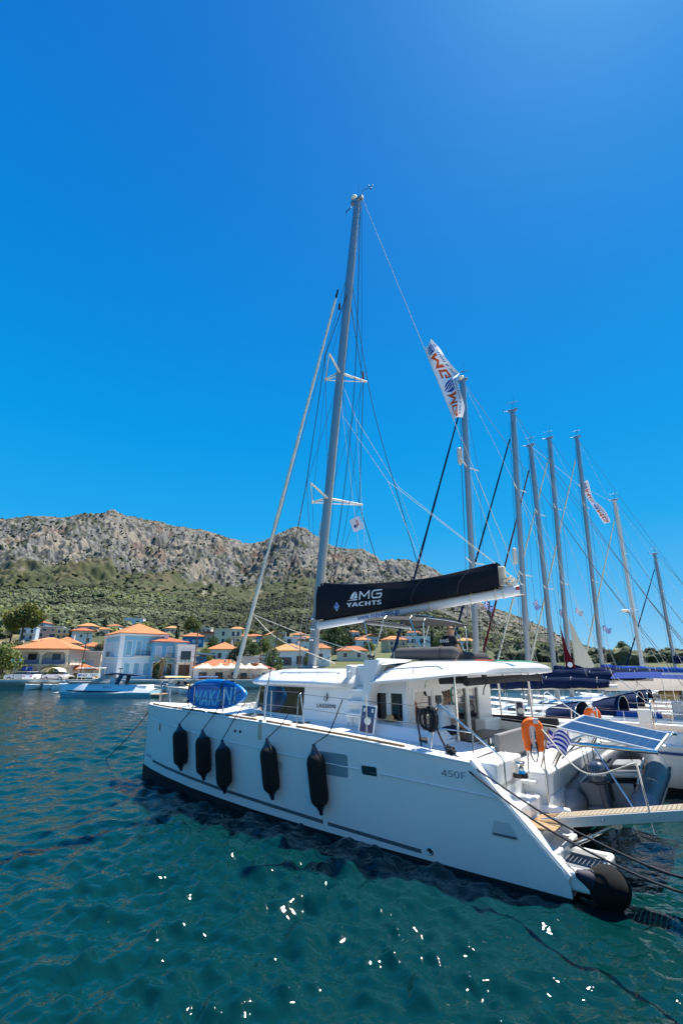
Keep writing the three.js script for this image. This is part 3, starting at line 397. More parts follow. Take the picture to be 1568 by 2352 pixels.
{ // date palm
  const p = ground(373, -97), g = thing('date_palm', 'date palm with a thick trunk in front of the blue house', 'palm', [p.x, 1.0, p.z]); M('trunk', lathe([[.42, 0], [.36, 1], [.36, 2.0], [.5, 2.6], [.62, 3.1], [.4, 3.6]], 12), tri(mat(.16, .10, .06, 1, { bumpMap: rep(texFine, 1.5), bumpScale: .1 })), g);
  reseed(21); const fm = [leafMat(.07, .10, .022), leafMat(.22, .17, .03)]; for (let k = 0; k < 34; k++) { const a = k * 2.39996, up = mix(1.25, -.35, k / 34) + rr(-.1, .1), L = rr(2.2, 2.9), pts = []; for (let i = 0; i <= 6; i++) { const u = i / 6; pts.push(V(Math.cos(a) * L * u * Math.cos(up * (1 - u * .4)), 3.3 + L * u * Math.sin(up) - 1.3 * u * u, Math.sin(a) * L * u * Math.cos(up * (1 - u * .4)))); } const pos = []; for (let i = 0; i < 6; i++) for (const s of [-1, 1]) { const A = pts[i], B = pts[i + 1], sd = V(-Math.sin(a), -.25, Math.cos(a)).multiplyScalar(s * .30 * Math.sin(Math.PI * (.15 + .8 * (i + .5) / 6))); for (let q = 0; q < 4; q++) { const C = A.clone().lerp(B, q / 4), D = A.clone().lerp(B, (q + .55) / 4), E = D.clone().add(sd).add(V(0, -.10, 0)).lerp(B, .2); pos.push(...C.toArray(), ...D.toArray(), ...E.toArray()); } } const q = new THREE.BufferGeometry(); q.setAttribute('position', new THREE.Float32BufferAttribute(pos, 3)); q.computeVertexNormals(); M('frond', [q, tube(pts, .02, 8, 4)], k % 4 === 3 ? fm[1] : fm[0], g); }
}
// ---- promenade furniture
{
  const canvas = tri(mat(.70, .63, .48, .95)), pole = mat(.25, .16, .08, .8);
  const u0 = new THREE.Group(); u0.name = 'parasol'; const secs = []; M('pole', rod([0, 0, 0], [0, 2.7, 0], .035, .03), pole, u0); const cg = []; for (let k = 0; k < 8; k++) { const a = k / 8 * 6.283 + .39, b = (k + 1) / 8 * 6.283 + .39; const pos = [0, 2.75, 0, 1.55 * Math.sin(a), 2.12, 1.55 * Math.cos(a), 1.55 * Math.sin(b), 2.12, 1.55 * Math.cos(b)], v = [pos.slice(3, 6), pos.slice(6, 9)]; pos.push(...v[0], v[0][0], v[0][1] - .2, v[0][2], ...v[1], ...v[1], v[0][0], v[0][1] - .2, v[0][2], v[1][0], v[1][1] - .2, v[1][2]); const q = new THREE.BufferGeometry(); q.setAttribute('position', new THREE.Float32BufferAttribute(pos, 3)); q.computeVertexNormals(); cg.push(q); } M('canopy', cg, canvas, u0); M('vent_cap', new THREE.ConeGeometry(.45, .22, 8).translate(0, 2.82, 0), canvas, u0);
  const ORD = ['first', 'second', 'third', 'fourth', 'fifth', 'sixth', 'seventh', 'eighth', 'ninth'], spots = [[466, -92], [476, -94], [507, -93], [531, -92], [543, -94], [553, -91], [572, -92], [586, -94], [598, -93]];
  spots.forEach(([px, z], i) => { const p = ground(px, z), r = dup(u0, `${ORD[i]} cream parasol from the blue canopied house along the promenade`, [p.x, 1.0, z], i * .7); r.userData.category = 'parasol'; r.userData.group = 'parasols on the taverna terrace'; });
  // tables and chairs under the parasols
  const t0 = new THREE.Group(); t0.name = 'cafe_table'; M('top', new THREE.CylinderGeometry(.4, .4, .04, 10).translate(0, .74, 0), woodDark, t0); M('leg', rod([0, 0, 0], [0, .74, 0], .04), railMat, t0); const c0 = new THREE.Group(); c0.name = 'cafe_chair'; M('seat', box(.42, .05, .42, 0, .45, 0), mat(.30, .10, .03, .8), c0); M('backrest', box(.42, .45, .04, 0, .72, -.2), mat(.30, .10, .03, .8), c0); for (const x of [-.18, .18]) for (const z of [-.18, .18]) M('leg', rod([x, 0, z], [x, .45, z], .02), woodDark, c0);
  spots.forEach(([px, z], i) => { const p = ground(px, z), tb = dup(t0, `small dark cafe table under the ${ORD[i]} parasol from the blue canopied house`, [p.x + .8, 1.0, z + .5]); tb.userData.category = 'table'; tb.userData.group = 'cafe tables on the promenade'; for (const s of [-1, 1]) { const ch = dup(c0, `brown cafe chair under the ${ORD[i]} parasol, on the ${s < 0 ? 'villa' : 'lighter cafe'} side of its table`, [p.x + .8 + s * .7, 1.0, z + .5], s * -1.57); ch.userData.category = 'chair'; ch.userData.group = 'cafe chairs on the promenade'; } });
  const lampM = mat(.02, .06, .06, .5);
  const lamp0 = new THREE.Group(); lamp0.name = 'street_lamp'; M('post', [lathe([[.12, 0], [.12, .4], [.05, .5], [.045, 3.6]], 8)], lampM, lamp0); for (const s of [-1, 1]) { const arm = M('arm', tube([[0, 3.4, 0], [s * .35, 3.7, 0], [s * .7, 3.55, 0]], .03, 8, 5), lampM, lamp0); M('lantern', lathe([[0, .12], [.22, 0], [.14, -.28], [.05, -.3]], 8).translate(s * .7, 3.45, 0), mat(.03, .20, .20, .4), arm); }
  [['teal twin lantern lamp post at the left end of the quay', 36, -88], ['teal twin lantern lamp post before the stone storehouse', 182, -92], ['twin lantern lamp post beside the white annex', 425, -94], ['twin lantern lamp post among the parasols', 525, -96], ['twin lantern lamp post by the vine terrace', 640, -97]].forEach(([l, px, z]) => { const p = ground(px, z); dup(lamp0, l, [p.x, 1.0, z]).userData.category = 'lamp'; });
  const pole0 = new THREE.Group(); pole0.name = 'utility_pole'; M('post', rod([0, 0, 0], [.25, 9.2, 0], .14, .09, 8), mat(.13, .09, .06, .9), pole0); M('crossarm', bx(-.7, 1.1, 8.7, 8.82, -.06, .06), mat(.13, .09, .06, .9), pole0);
  [['leaning wooden utility pole between villa and blue town house', 188, -100], ['tall wooden utility pole right of the white annex', 445, -98], ['wooden utility pole in front of the broad white house', 686, -108], ['wooden utility pole beside the grey block', 596, -110]].forEach(([l, px, z]) => { const p = ground(px, z); dup(pole0, l, [p.x, 1.0, z]).userData.category = 'pole'; });
  // hedge
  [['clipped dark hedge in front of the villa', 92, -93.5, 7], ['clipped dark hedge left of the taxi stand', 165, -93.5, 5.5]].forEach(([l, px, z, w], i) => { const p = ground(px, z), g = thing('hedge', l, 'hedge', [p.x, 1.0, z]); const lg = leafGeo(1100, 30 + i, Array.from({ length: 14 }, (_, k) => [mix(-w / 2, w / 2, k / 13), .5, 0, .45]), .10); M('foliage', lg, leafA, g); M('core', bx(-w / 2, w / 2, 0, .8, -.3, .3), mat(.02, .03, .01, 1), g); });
}

// ================================================================ the catamaran, in its own axes: x aft of the bows, y up, z to port
const CAT_POS = V(-4.72, 0, -20.16), CAT_TURN = rad(-38.704);
const catQ = new THREE.Quaternion().setFromAxisAngle(V(0, 1, 0), CAT_TURN), catQi = catQ.clone().invert();
const toWorld = (s, h, t) => V(s, h, t).applyQuaternion(catQ).add(CAT_POS);
function catAt(px, py, axis, val) { const o = V(0, EYE, 0).sub(CAT_POS).applyQuaternion(catQi), d = ray(px, py).applyQuaternion(catQi); return o.clone().add(d.multiplyScalar((val - o[axis]) / d[axis])); }
const font = await new FontLoader().loadAsync('fonts/droid/droid_sans_bold.typeface.json');
const fontR = await new FontLoader().loadAsync('fonts/droid/droid_sans_regular.typeface.json');
const text = (str, size, depth = .004, f = font) => { const g = new TextGeometry(str, { font: f, size, depth, curveSegments: 4, bevelEnabled: false }); g.computeBoundingBox(); const b = g.boundingBox; g.translate(-(b.min.x + b.max.x) / 2, 0, 0); return g; };

const gel = tri(gloss(.86, .86, .835, .30, { map: rep(texFaint, .12), bumpMap: rep(texFine, .25), bumpScale: .0015 }));
const gelNon = tri(mat(.80, .80, .77, .6, { map: rep(texFaint, .4), bumpMap: rep(texFine, 3), bumpScale: .002 }));
const antifoul = mat(.008, .009, .011, .75);
const stripeGrey = mat(.10, .12, .14, .4);
const glassDark = new THREE.MeshPhysicalMaterial({ color: lin(.012, .014, .018), roughness: .04, clearcoat: 1, clearcoatRoughness: .03, ior: 1.5, side: THREE.DoubleSide });
const tintPane = new THREE.MeshPhysicalMaterial({ color: lin(.30, .28, .42), roughness: .03, transmission: .85, thickness: 0, ior: 1.5, side: THREE.DoubleSide });
const steel = new THREE.MeshStandardMaterial({ color: lin(.72, .71, .69), metalness: 1, roughness: .16 });
const alloy = new THREE.MeshStandardMaterial({ color: lin(.34, .35, .36), metalness: .7, roughness: .40, side: THREE.DoubleSide });
const alloyPale = mat(.62, .61, .55, .45);
const wireMat = mat(.13, .13, .14, .5, { metalness: .5 });
const ropeDark = mat(.018, .018, .022, .85), ropePale = mat(.62, .57, .46, .9), ropeNavy = mat(.012, .018, .05, .8);
const blackRubber = mat(.012, .012, .013, .55);
const teakTex = noiseTex(128, (u, v) => { const n = .5 + .5 * tnoise(u * 1, v, 4, 4, 8); const g = .5 + .5 * Math.sin(v * 2 * Math.PI * 8 + 2 * n); return [.72 + .2 * n + .08 * g, .66 + .22 * n + .08 * g, .58 + .26 * n]; });
const teak = tri(mat(.34, .225, .12, .7, { map: rep(teakTex, 2, 8) }));
const greyCloth = tri(mat(.165, .165, .17, .95, { bumpMap: rep(texWeave, 4), bumpScale: .003 }));
const darkCloth = tri(mat(.02, .021, .025, .9, { bumpMap: rep(texWeave, 2), bumpScale: .004 }));
const blackPlastic = mat(.014, .014, .016, .45);

const cat = thing('catamaran', 'large white sailing catamaran with a black sail bag over its boom', 'catamaran', CAT_POS.toArray(), CAT_TURN);

// ---- hull lines
const sheerT = [[0, 2.20], [4.15, 2.17], [6.76, 2.09], [9.28, 1.97], [10.86, 1.87], [12.1, 1.78], [14, 1.7]];
const sheer = s => lerpTable(sheerT, s);
const tTop = [[0, .03], [.12, .12], [.5, .26], [1, .40], [2, .60], [3.5, .77], [5, .85], [7, .88], [9, .88], [12, .86], [13.6, .82]];
const tWl = [[0, .025], [.12, .07], [.5, .16], [1, .26], [2, .42], [3.5, .57], [5, .65], [7, .70], [9, .72], [12, .72], [13.6, .70]];
const knuckle = s => lerpTable([[0, 1.82], [1.8, 1.74], [5.6, 1.53], [7.3, 1.46], [9.4, 1.39], [12, 1.30], [14, 1.2]], s);
function halfB(s, h) { const a = lerpTable(tWl, s), b = lerpTable(tTop, s), k = knuckle(s); if (h < 0) return a * Math.sqrt(clamp(1 - (h / -.75) ** 2)); return h > k ? mix(a, b, .88) + .016 + (b - a) * .12 * (h - k) / Math.max(.1, sheer(s) - k) : mix(a, mix(a, b, .88), Math.pow(clamp(h / k), .75)); }
const outT = (s, h) => 3.0 + halfB(s, h), inT = (s, h) => 3.0 - halfB(s, h) * .92;
const sEnd = h => h < .3 ? 13.55 : 12.12 + (1.78 - h) / 1.48 * 1.43;
const sBow = h => .10 - .09 * clamp(h / 2.2);
const paint = s => lerpTable([[0, .36], [3.4, .20], [6.2, .10], [8.3, .06], [10, .04], [14, .03]], s);
function hullSide(h0, h1, rows, side, inner, endFn = sEnd) {
  const secs = [], U = 54;
  for (let i = 0; i <= U; i++) { const u = Math.pow(i / U, 1.25), row = []; for (let j = 0; j <= rows; j++) { let v = j / rows, h = 0, s = 0; for (let q = 0; q < 4; q++) { s = mix(sBow(h), endFn(h), u); const top = h1 === 'paint' ? paint(s) - .002 : h1 === 'sheer' ? sheer(s) : h1 === 'knuckle' ? knuckle(s) : h1, bot = h0 === 'paint' ? paint(s) : h0 === 'knuckle' ? knuckle(s) : h0; h = mix(bot, top, v); } row.push([s, h, side * (inner ? inT(s, h) : outT(s, h))]); } secs.push(row); }
  return loft(secs);
}
for (const side of [1, -1]) {
  const hull = M('hull', [hullSide('paint', 'knuckle', 7, side, false), hullSide('knuckle', 'sheer', 3, side, false), hullSide('paint', 'sheer', 6, side, true, h => Math.min(sEnd(h), 13.4))], gel, cat);
  hull.userData.label = side > 0 ? 'tall white port hull side' : 'white starboard hull';
  M('bottom_paint', [hullSide(-.74, 'paint', 8, side, false), hullSide(-.74, 'paint', 6, side, true)], antifoul, hull);
  // rounded gunwale lip
  const lip = []; for (let i = 0; i <= 44; i++) { const s = mix(.03, 12.1, i / 44); lip.push([s, sheer(s) - .012, side * (outT(s, sheer(s)) - .012)]); }
  M('gunwale', tube(lip, .03, 88, 6), gel, hull);
  const ch = []; for (let i = 0; i <= 44; i++) { const s = mix(.4, sEnd(1.3) - .03, i / 44), h = knuckle(s); ch.push([s, h, side * (outT(s, h + .002) - .004)]); }
  M('chine', tube(ch, .013, 88, 6), gel, hull);
  const stem = []; for (let i = 0; i <= 10; i++) { const h = mix(-.5, 2.19, i / 10); stem.push([sBow(h) - .002, h, side * 3]); }
  M('stem', tube(stem, .034, 12, 8), gel, hull);
  if (side > 0) {
    const strip = (h0f, wdt, s0, s1) => { const secs = []; for (let i = 0; i <= 30; i++) { const s = mix(s0, s1, i / 30), h = h0f(s); secs.push([[s, h, outT(s, h) + .004], [s, h + wdt, outT(s, h + wdt) + .004]]); } return loft(secs); };
    const sh = s => lerpTable([[1.0, .53], [5, .33], [8.6, .19], [10.95, .12]], s);
    M('stripe', strip(sh, .075, 1.0, 8.55), stripeGrey, hull);
    M('stripe', strip(sh, .07, 8.68, 10.95), stripeGrey, hull);
    const flush = (pts2, m, name, off = .006, dep = .012) => M(name, (() => { const g = extr(pts2, dep, .003), p = g.attributes.position; for (let i = 0; i < p.count; i++) { const s = p.getX(i), h = p.getY(i); p.setZ(i, outT(s, h) + off - dep + p.getZ(i)); } g.computeVertexNormals(); return g; })(), m, hull);
    const hw = mat(.20, .30, .33, .12, {});
    const w1 = flush(roundShape(8.34, 1.13, 9.38, 1.68, .09), gel, 'window_frame', .004); M('pane', (() => { const g = extr(roundShape(8.40, 1.18, 9.32, 1.63, .07), .01), p = g.attributes.position; for (let i = 0; i < p.count; i++) p.setZ(i, outT(p.getX(i), p.getY(i)) + .004 + p.getZ(i)); return g; })(), hw, w1);
    flush(roundShape(1.95, 1.28, 2.62, 1.70, .08), gel, 'window_frame', .002);
    const porthole = (s0, s1, h0, h1) => { const f = flush(roundShape(s0, h0, s1, h1, .05), gel, 'porthole', .012, .02); M('pane', (() => { const g = extr(roundShape(s0 + .035, h0 + .035, s1 - .035, h1 - .035, .04), .006), p = g.attributes.position; for (let i = 0; i < p.count; i++) p.setZ(i, outT(p.getX(i), p.getY(i)) + .014 + p.getZ(i)); return g; })(), glassDark, f); };
    porthole(9.66, 10.10, 1.27, 1.51); porthole(1.42, 1.58, 1.46, 1.74);
    const disc = (s, h, r, m, n) => M(n, new THREE.CylinderGeometry(r, r, .02, 16).rotateX(Math.PI / 2).translate(s, h, outT(s, h) + .004), m, hull);
    for (const [s, h] of [[5.6, 1.82], [5.8, 1.82]]) { disc(s, h, .035, blackPlastic, 'vent'); }
    for (const [s, h] of [[6.53, .52], [6.68, .52]]) disc(s, h, .03, gel, 'skin_fitting');
    const ex = M('exhaust_port', new THREE.TorusGeometry(.055, .016, 8, 20).translate(11.14, .20, outT(11.14, .20) + .004), steel, hull); M('bore', new THREE.CircleGeometry(.05, 16).translate(11.14, .20, outT(11.14, .20) + .006), blackPlastic, ex);
    // moulded step recess near the stern and a smaller one amidships
    const rec = M('step_recess', (() => { const g = extr([[12.36, .70], [12.84, .70], [12.70, .92], [12.44, .92]], .008), p = g.attributes.position; for (let i = 0; i < p.count; i++) p.setZ(i, outT(p.getX(i), p.getY(i)) + .003 + p.getZ(i)); return g; })(), mat(.55, .56, .55, .45), hull);
    M('tread', rbx(12.40, 12.80, .70, .735, outT(12.6, .72) + .004, outT(12.6, .72) + .03, .008), stripeGrey, rec);
    M('step_recess', rbx(7.16, 7.36, 1.10, 1.28, outT(7.2, 1.2) - .01, outT(7.2, 1.2) + .006, .006), mat(.55, .56, .55, .45), hull);
    const t450 = text('450F', .105, .003, fontR), p4 = t450.attributes.position; t450.scale(1.55, 1, 1).translate(11.76, 1.50, 0); for (let i = 0; i < p4.count; i++) p4.setZ(i, outT(p4.getX(i), p4.getY(i)) + .004 + p4.getZ(i)); M('lettering', t450, mat(.16, .22, .25, .5), hull);
    const tl = text('LAGOON', .085, .003, fontR), p5 = tl.attributes.position; tl.scale(1.1, 1, 1).translate(.62, .62, 0); for (let i = 0; i < p5.count; i++) p5.setZ(i, outT(p5.getX(i), p5.getY(i)) + .004 + p5.getZ(i)); M('lettering', tl, mat(.35, .45, .5, .5), hull);
    // teak rubbing strakes on the deck edge
    for (const [a, b] of [[.55, 2.75], [2.85, 4.05], [4.25, 4.85], [5.1, 6.35], [6.72, 7.55], [7.75, 10.7]]) { const secs = []; for (let i = 0; i <= 12; i++) { const s = mix(a, b, i / 12), t = outT(s, sheer(s)), y = sheer(s); secs.push([[s, y + .012, t - .04], [s, y + .055, t - .042], [s, y + .06, t - .075], [s, y + .055, t - .105], [s, y + .012, t - .11]]); } M('toe_rail', loft(secs, { closed: true, cap: true, crease: .6 }), teak, hull); }
    M('chain_plate_guard', rbx(6.50, 6.64, 1.70, 2.16, outT(6.57, 2) - .015, outT(6.57, 2) + .014, .012), steel, hull);
  }
  // ---- stern scoop: side wall cap, steps and platform
  const sc = part('stern_steps', hull), zs = side;
  const wallTop = [], wallIn = [];
  const secs = []; for (let i = 0; i <= 14; i++) { const h = mix(1.79, .30, i / 14), s = sEnd(h), to = outT(s, h); secs.push([[s - .02, h - .03, zs * (to + .004)], [s + .015, h + .03, zs * (to - .03)], [s + .015, h + .035, zs * (to - .24)], [s - .10, h - .10, zs * (to - .27)], [s - .5, h - .10, zs * (to - .27)]]); }
  M('side_wall', loft(secs, { crease: .5 }), gel, sc);
  const steps = [[12.05, 12.5, 1.46], [12.5, 12.82, 1.12], [12.82, 13.12, .82], [13.12, 13.38, .58]];
  for (const [a, b, y] of steps) M('step', rbx(a - .3, b, y - .42, y, ...(side > 0 ? [2.42, 3.58] : [-3.58, -2.42]), .03), gel, sc);
  M('platform', rbx(13.0, 13.95, .12, .40, ...(side > 0 ? [2.42, 3.68] : [-3.68, -2.42]), .06, 3), gel, sc);
  M('platform_pad', rbx(13.30, 13.88, .39, .408, ...(side > 0 ? [2.62, 3.50] : [-3.5, -2.62]), .006), mat(.16, .17, .18, .8), sc);
  M('inner_wall', rbx(11.8, 13.3, .3, .95, ...(side > 0 ? [2.30, 2.44] : [-2.44, -2.30]), .05), gel, sc);
  M('transom', bx(13.0, 13.52, .0, .35, ...(side > 0 ? [2.44, 3.66] : [-3.66, -2.44])), gel, sc);
}

// ---- decks
{
  const secs = []; for (let i = 0; i <= 40; i++) { const s = mix(.04, 12.05, i / 40); secs.push([s, sheer(s), outT(s, sheer(s))]); }
  for (const side of [1, -1]) { const rows = secs.map(([s, h, t]) => { const inn = s < 4.2 ? 6 - t + .05 : 2.3; const r = []; for (let j = 0; j <= 4; j++) { const q = mix(t - .01, Math.max(2.2, inn), j / 4); r.push([s, h + .01 + .035 * Math.sin(Math.PI * j / 8), side * q]); } return r; }); M('side_deck', loft(rows), gelNon, cat); }
  M('bridge_deck', [rbx(3.6, 9.9, .75, 2.12, -2.35, 2.35, .25, 4), rbx(9.6, 12.6, .75, 1.30, -2.4, 2.4, .1, 3)], gel, cat);
  M('fore_beam', rod([.9, 1.95, -2.95], [.9, 1.95, 2.95], .13, .13, 14), alloy, cat);
  // trampoline net strips between the bows
  const net = mat(.5, .5, .48, .9), lines = []; for (let k = 0; k <= 22; k++) { const t = mix(-2.1, 2.1, k / 22); lines.push(rod([1.0, 2.02, t], [3.7, 2.06, t], .008, .008, 4)); } for (let k = 0; k <= 14; k++) { const s = mix(1.0, 3.7, k / 14); lines.push(rod([s, 2.04, -2.1], [s, 2.04, 2.1], .008, .008, 4)); }
  stuff(M('trampoline_net', lines, net, cat));
  M('cockpit_floor', rbx(9.6, 12.75, 1.28, 1.34, -2.5, 2.5, .02), gelNon, cat);
}
// ---- deckhouse
{
  const house = part('deckhouse', cat);
  // plan outline at deck, and leaning in towards the roof
  const plan = (k, grow) => { const o = []; const half = [[3.9 + k * .55, 0], [3.92 + k * .52, .9], [4.05 + k * .45, 1.6], [4.32 + k * .35, 2.15], [4.75 + k * .18, 2.52], [5.3, 2.70], [6.2, 2.78], [7.4, 2.80], [8.62, 2.80]]; for (const [s, t] of half) o.push([s - (s < 5 ? grow : 0), Math.max(0, t - k * .06 + (t > .5 ? grow : 0))]); return o; };
  const ring = (h, k, grow = 0) => { const p = plan(k, grow), r = p.map(([s, t]) => [s, h, t]); return [...r, ...p.slice(1).reverse().map(([s, t]) => [s, h, -t])]; };
  M('wall', loft([ring(2.02, 0), ring(2.13, 0), ring(2.5, .5), ring(2.92, 1)], { closed: true, crease: .7 }), gel, house);
  // side windows following the wall, each pane apart
  const paneBand = (s0, s1, h0, h1, side, skew = 0) => { const secs = []; for (let i = 0; i <= 10; i++) { const s = mix(s0, s1, i / 10), row = []; for (const h of [h0 - .03 * i / 10, h1]) { const k = (h - 2.13) / .79, tb = lerpTable([[3.9, 0], [3.95, .9], [4.2 + .1 * k, 1.7], [4.55 + .1 * k, 2.25], [4.9 + .05 * k, 2.55], [5.3, 2.70], [6.2, 2.78], [8.6, 2.80]], s); row.push([s + (h === h1 ? skew : 0), h, side * (tb - k * .06 + .012)]); } secs.push(row); } return loft(secs); };
  for (const side of [1, -1]) for (const [a, b] of [[4.42, 5.34], [5.40, 6.98]]) M('window', paneBand(a, b, 2.22, 2.885, side), glassDark, house);
  for (let k = 0; k < 4; k++) { const t0 = mix(-1.9, 1.9, k / 4) + .04, t1 = mix(-1.9, 1.9, (k + 1) / 4) - .04; const q = t => 4.0 + .28 * Math.pow(Math.abs(t) / 1.9, 2.2); M('window', loft([[[q(t0) - .05, 2.22, t0], [q(t0) + .40, 2.88, t0]], [[q(t1) - .05, 2.22, t1], [q(t1) + .40, 2.88, t1]]]), glassDark, house); }
  // roof with an overhanging brow
  const roofRing = (h, k, grow) => ring(h, k, grow);
  const roof = M('roof', [loft([ring(2.90, 1, .02), ring(2.93, 1, .14), ring(3.0, 1, .18), ring(3.06, 1.05, .15), ring(3.17, 1.2, .02), ring(3.27, 1.6, -.22), ring(3.33, 2.2, -.62), ring(3.36, 2.9, -1.1)], { closed: true }), (() => { const r = ring(3.36, 2.9, -1.1), g = loft([r, r.map(p => [6.6, 3.385, p[2] * .02])], { closed: true }); return g; })()], gel, house);
  // grab rails on the roof
  const rail = (a, b, pts) => { M('handrail', pipe([pts[0], ...pts.slice(1)], .018, 6), steel, roof); };
  for (const side of [1, -1]) { rail(0, 0, [[5.75, 3.17, side * 2.58], [5.95, 3.26, side * 2.56], [7.95, 3.28, side * 2.56], [8.2, 3.17, side * 2.60]]); for (const s of [6.6, 7.3]) M('handrail_foot', rod([s, 3.15, side * 2.57], [s, 3.27, side * 2.56], .014), steel, roof); rail(0, 0, [[4.9, 3.18, side * 2.2], [5.0, 3.25, side * 2.2], [5.55, 3.27, side * 2.36], [5.6, 3.18, side * 2.36]]); }
  M('roof_hatch', rbx(5.6, 6.2, 3.34, 3.40, 1.0, 1.6, .03), glassDark, roof);
  // builder's name and emblem on the wall
  const nm = text('LAGOON', .088, .004); nm.scale(1.25, 1, 1).translate(7.78, 2.42, 0); M('lettering', nm.translate(0, 0, 2.792), stripeGrey, house);
  const em = new THREE.Shape(); em.moveTo(0, -.10); em.quadraticCurveTo(.11, -.03, .03, .12); em.quadraticCurveTo(-.02, 0, -.0, -.10); const em2 = new THREE.Shape(); em2.moveTo(-.02, -.10); em2.quadraticCurveTo(-.10, -.02, -.01, .06); em2.quadraticCurveTo(-.04, -.03, -.02, -.10);
  M('emblem', [extr(em, .004).translate(7.78, 2.67, 2.785), extr(em2, .004).translate(7.76, 2.66, 2.785)], stripeGrey, house);
  // stair block up to the upper deck
  for (const side of [1, -1]) {
    const z0 = side > 0 ? 1.9 : -2.86, z1 = side > 0 ? 2.86 : -1.9;
    M('stair_block', [rbx(8.42, 8.60, 2.0, 3.46, z0, side > 0 ? 2.80 : z1, .05, 3), rbx(8.5, 9.02, 2.0, 2.95, side > 0 ? 1.9 : -2.62, side > 0 ? 2.62 : -1.9, .03)], gel, house);
    for (const [a, y, zz] of [[8.56, 2.36, 2.92], [8.56, 2.63, 2.86], [8.56, 2.88, 2.80]]) M('stair', rbx(8.5, 9.02, y - .10, y, side > 0 ? 2.3 : -zz, side > 0 ? zz : -2.3, .025), gel, house);
    M('stair_riser', rbx(8.5, 9.0, 2.0, 2.9, side > 0 ? 2.3 : -2.76, side > 0 ? 2.76 : -2.3, .02), gel, house);
    M('stair_handle', pipe([[8.60, 3.02, side * 2.84], [8.60, 3.06, side * 2.90], [8.60, 3.28, side * 2.90], [8.60, 3.32, side * 2.84]], .014), gel, house);
    // side pillar that carries the hard top
    M('pillar', loft([[[8.86, 2.0, side * 2.84], [9.16, 2.0, side * 2.84], [9.16, 2.0, side * 2.5], [8.86, 2.0, side * 2.5]], [[8.98, 2.75, side * 2.84], [9.16, 2.75, side * 2.84], [9.16, 2.75, side * 2.5], [8.98, 2.75, side * 2.5]], [[9.0, 3.58, side * 2.80], [9.45, 3.58, side * 2.80], [9.45, 3.58, side * 2.4], [9.0, 3.58, side * 2.4]]], { closed: true, cap: true, crease: .5 }), gel, house);
    // lower side wall behind the stairs with its sliding windows
    const zW = side * 2.42;
    M('side_panel', [bx(8.9, 9.98, 1.5, 2.16, zW - .04, zW + .04), bx(8.9, 9.98, 2.86, 3.25, zW - .04, zW + .04), bx(8.9, 9.02, 2.16, 2.86, zW - .04, zW + .04), bx(9.9, 9.98, 2.16, 2.86, zW - .04, zW + .04)], gel, house);
    for (const [a, b] of [[9.02, 9.45], [9.47, 9.9]]) { const w = M('sliding_window', [bx(a, b, 2.16, 2.21, zW - .03, zW + .045), bx(a, b, 2.81, 2.86, zW - .03, zW + .045), bx(a, a + .05, 2.21, 2.81, zW - .03, zW + .045), bx(b - .05, b, 2.21, 2.81, zW - .03, zW + .045)], gel, house); M('pane', bx(a + .05, b - .05, 2.21, 2.81, zW + .005, zW + .012), glassDark, w); }
  }
  // after bulkhead with doors
  M('bulkhead', [bx(9.94, 10.0, 1.34, 3.25, -2.4, -1.5), bx(9.94, 10.0, 2.92, 3.25, -1.5, 2.4), bx(9.94, 10.0, 1.34, 1.55, -1.5, 2.4), bx(9.94, 10.0, 1.55, 2.92, 2.28, 2.4)], gel, house);
  for (const [a, b] of [[1.3, 2.28], [.2, 1.28], [-.7, .18], [-1.5, -.72]]) { const w = M('door', [bx(9.93, 10.03, 1.55, 1.63, a, b), bx(9.93, 10.03, 2.84, 2.92, a, b), bx(9.93, 10.03, 1.63, 2.84, a, a + .08), bx(9.93, 10.03, 1.63, 2.84, b - .08, b)], gel, house); M('pane', bx(9.97, 9.98, 1.63, 2.84, a + .08, b - .08), glassDark, w); }
  M('arch_recess', extr(roundShape(-.42, 2.72, .55, 3.10, .16), .02).rotateY(Math.PI / 2).translate(10.0, 0, 1.2), gel, house);
  M('saloon_sole', bx(4.3, 9.9, 2.121, 2.15, -2.3, 2.3), mat(.2, .12, .06, .6), house);
}
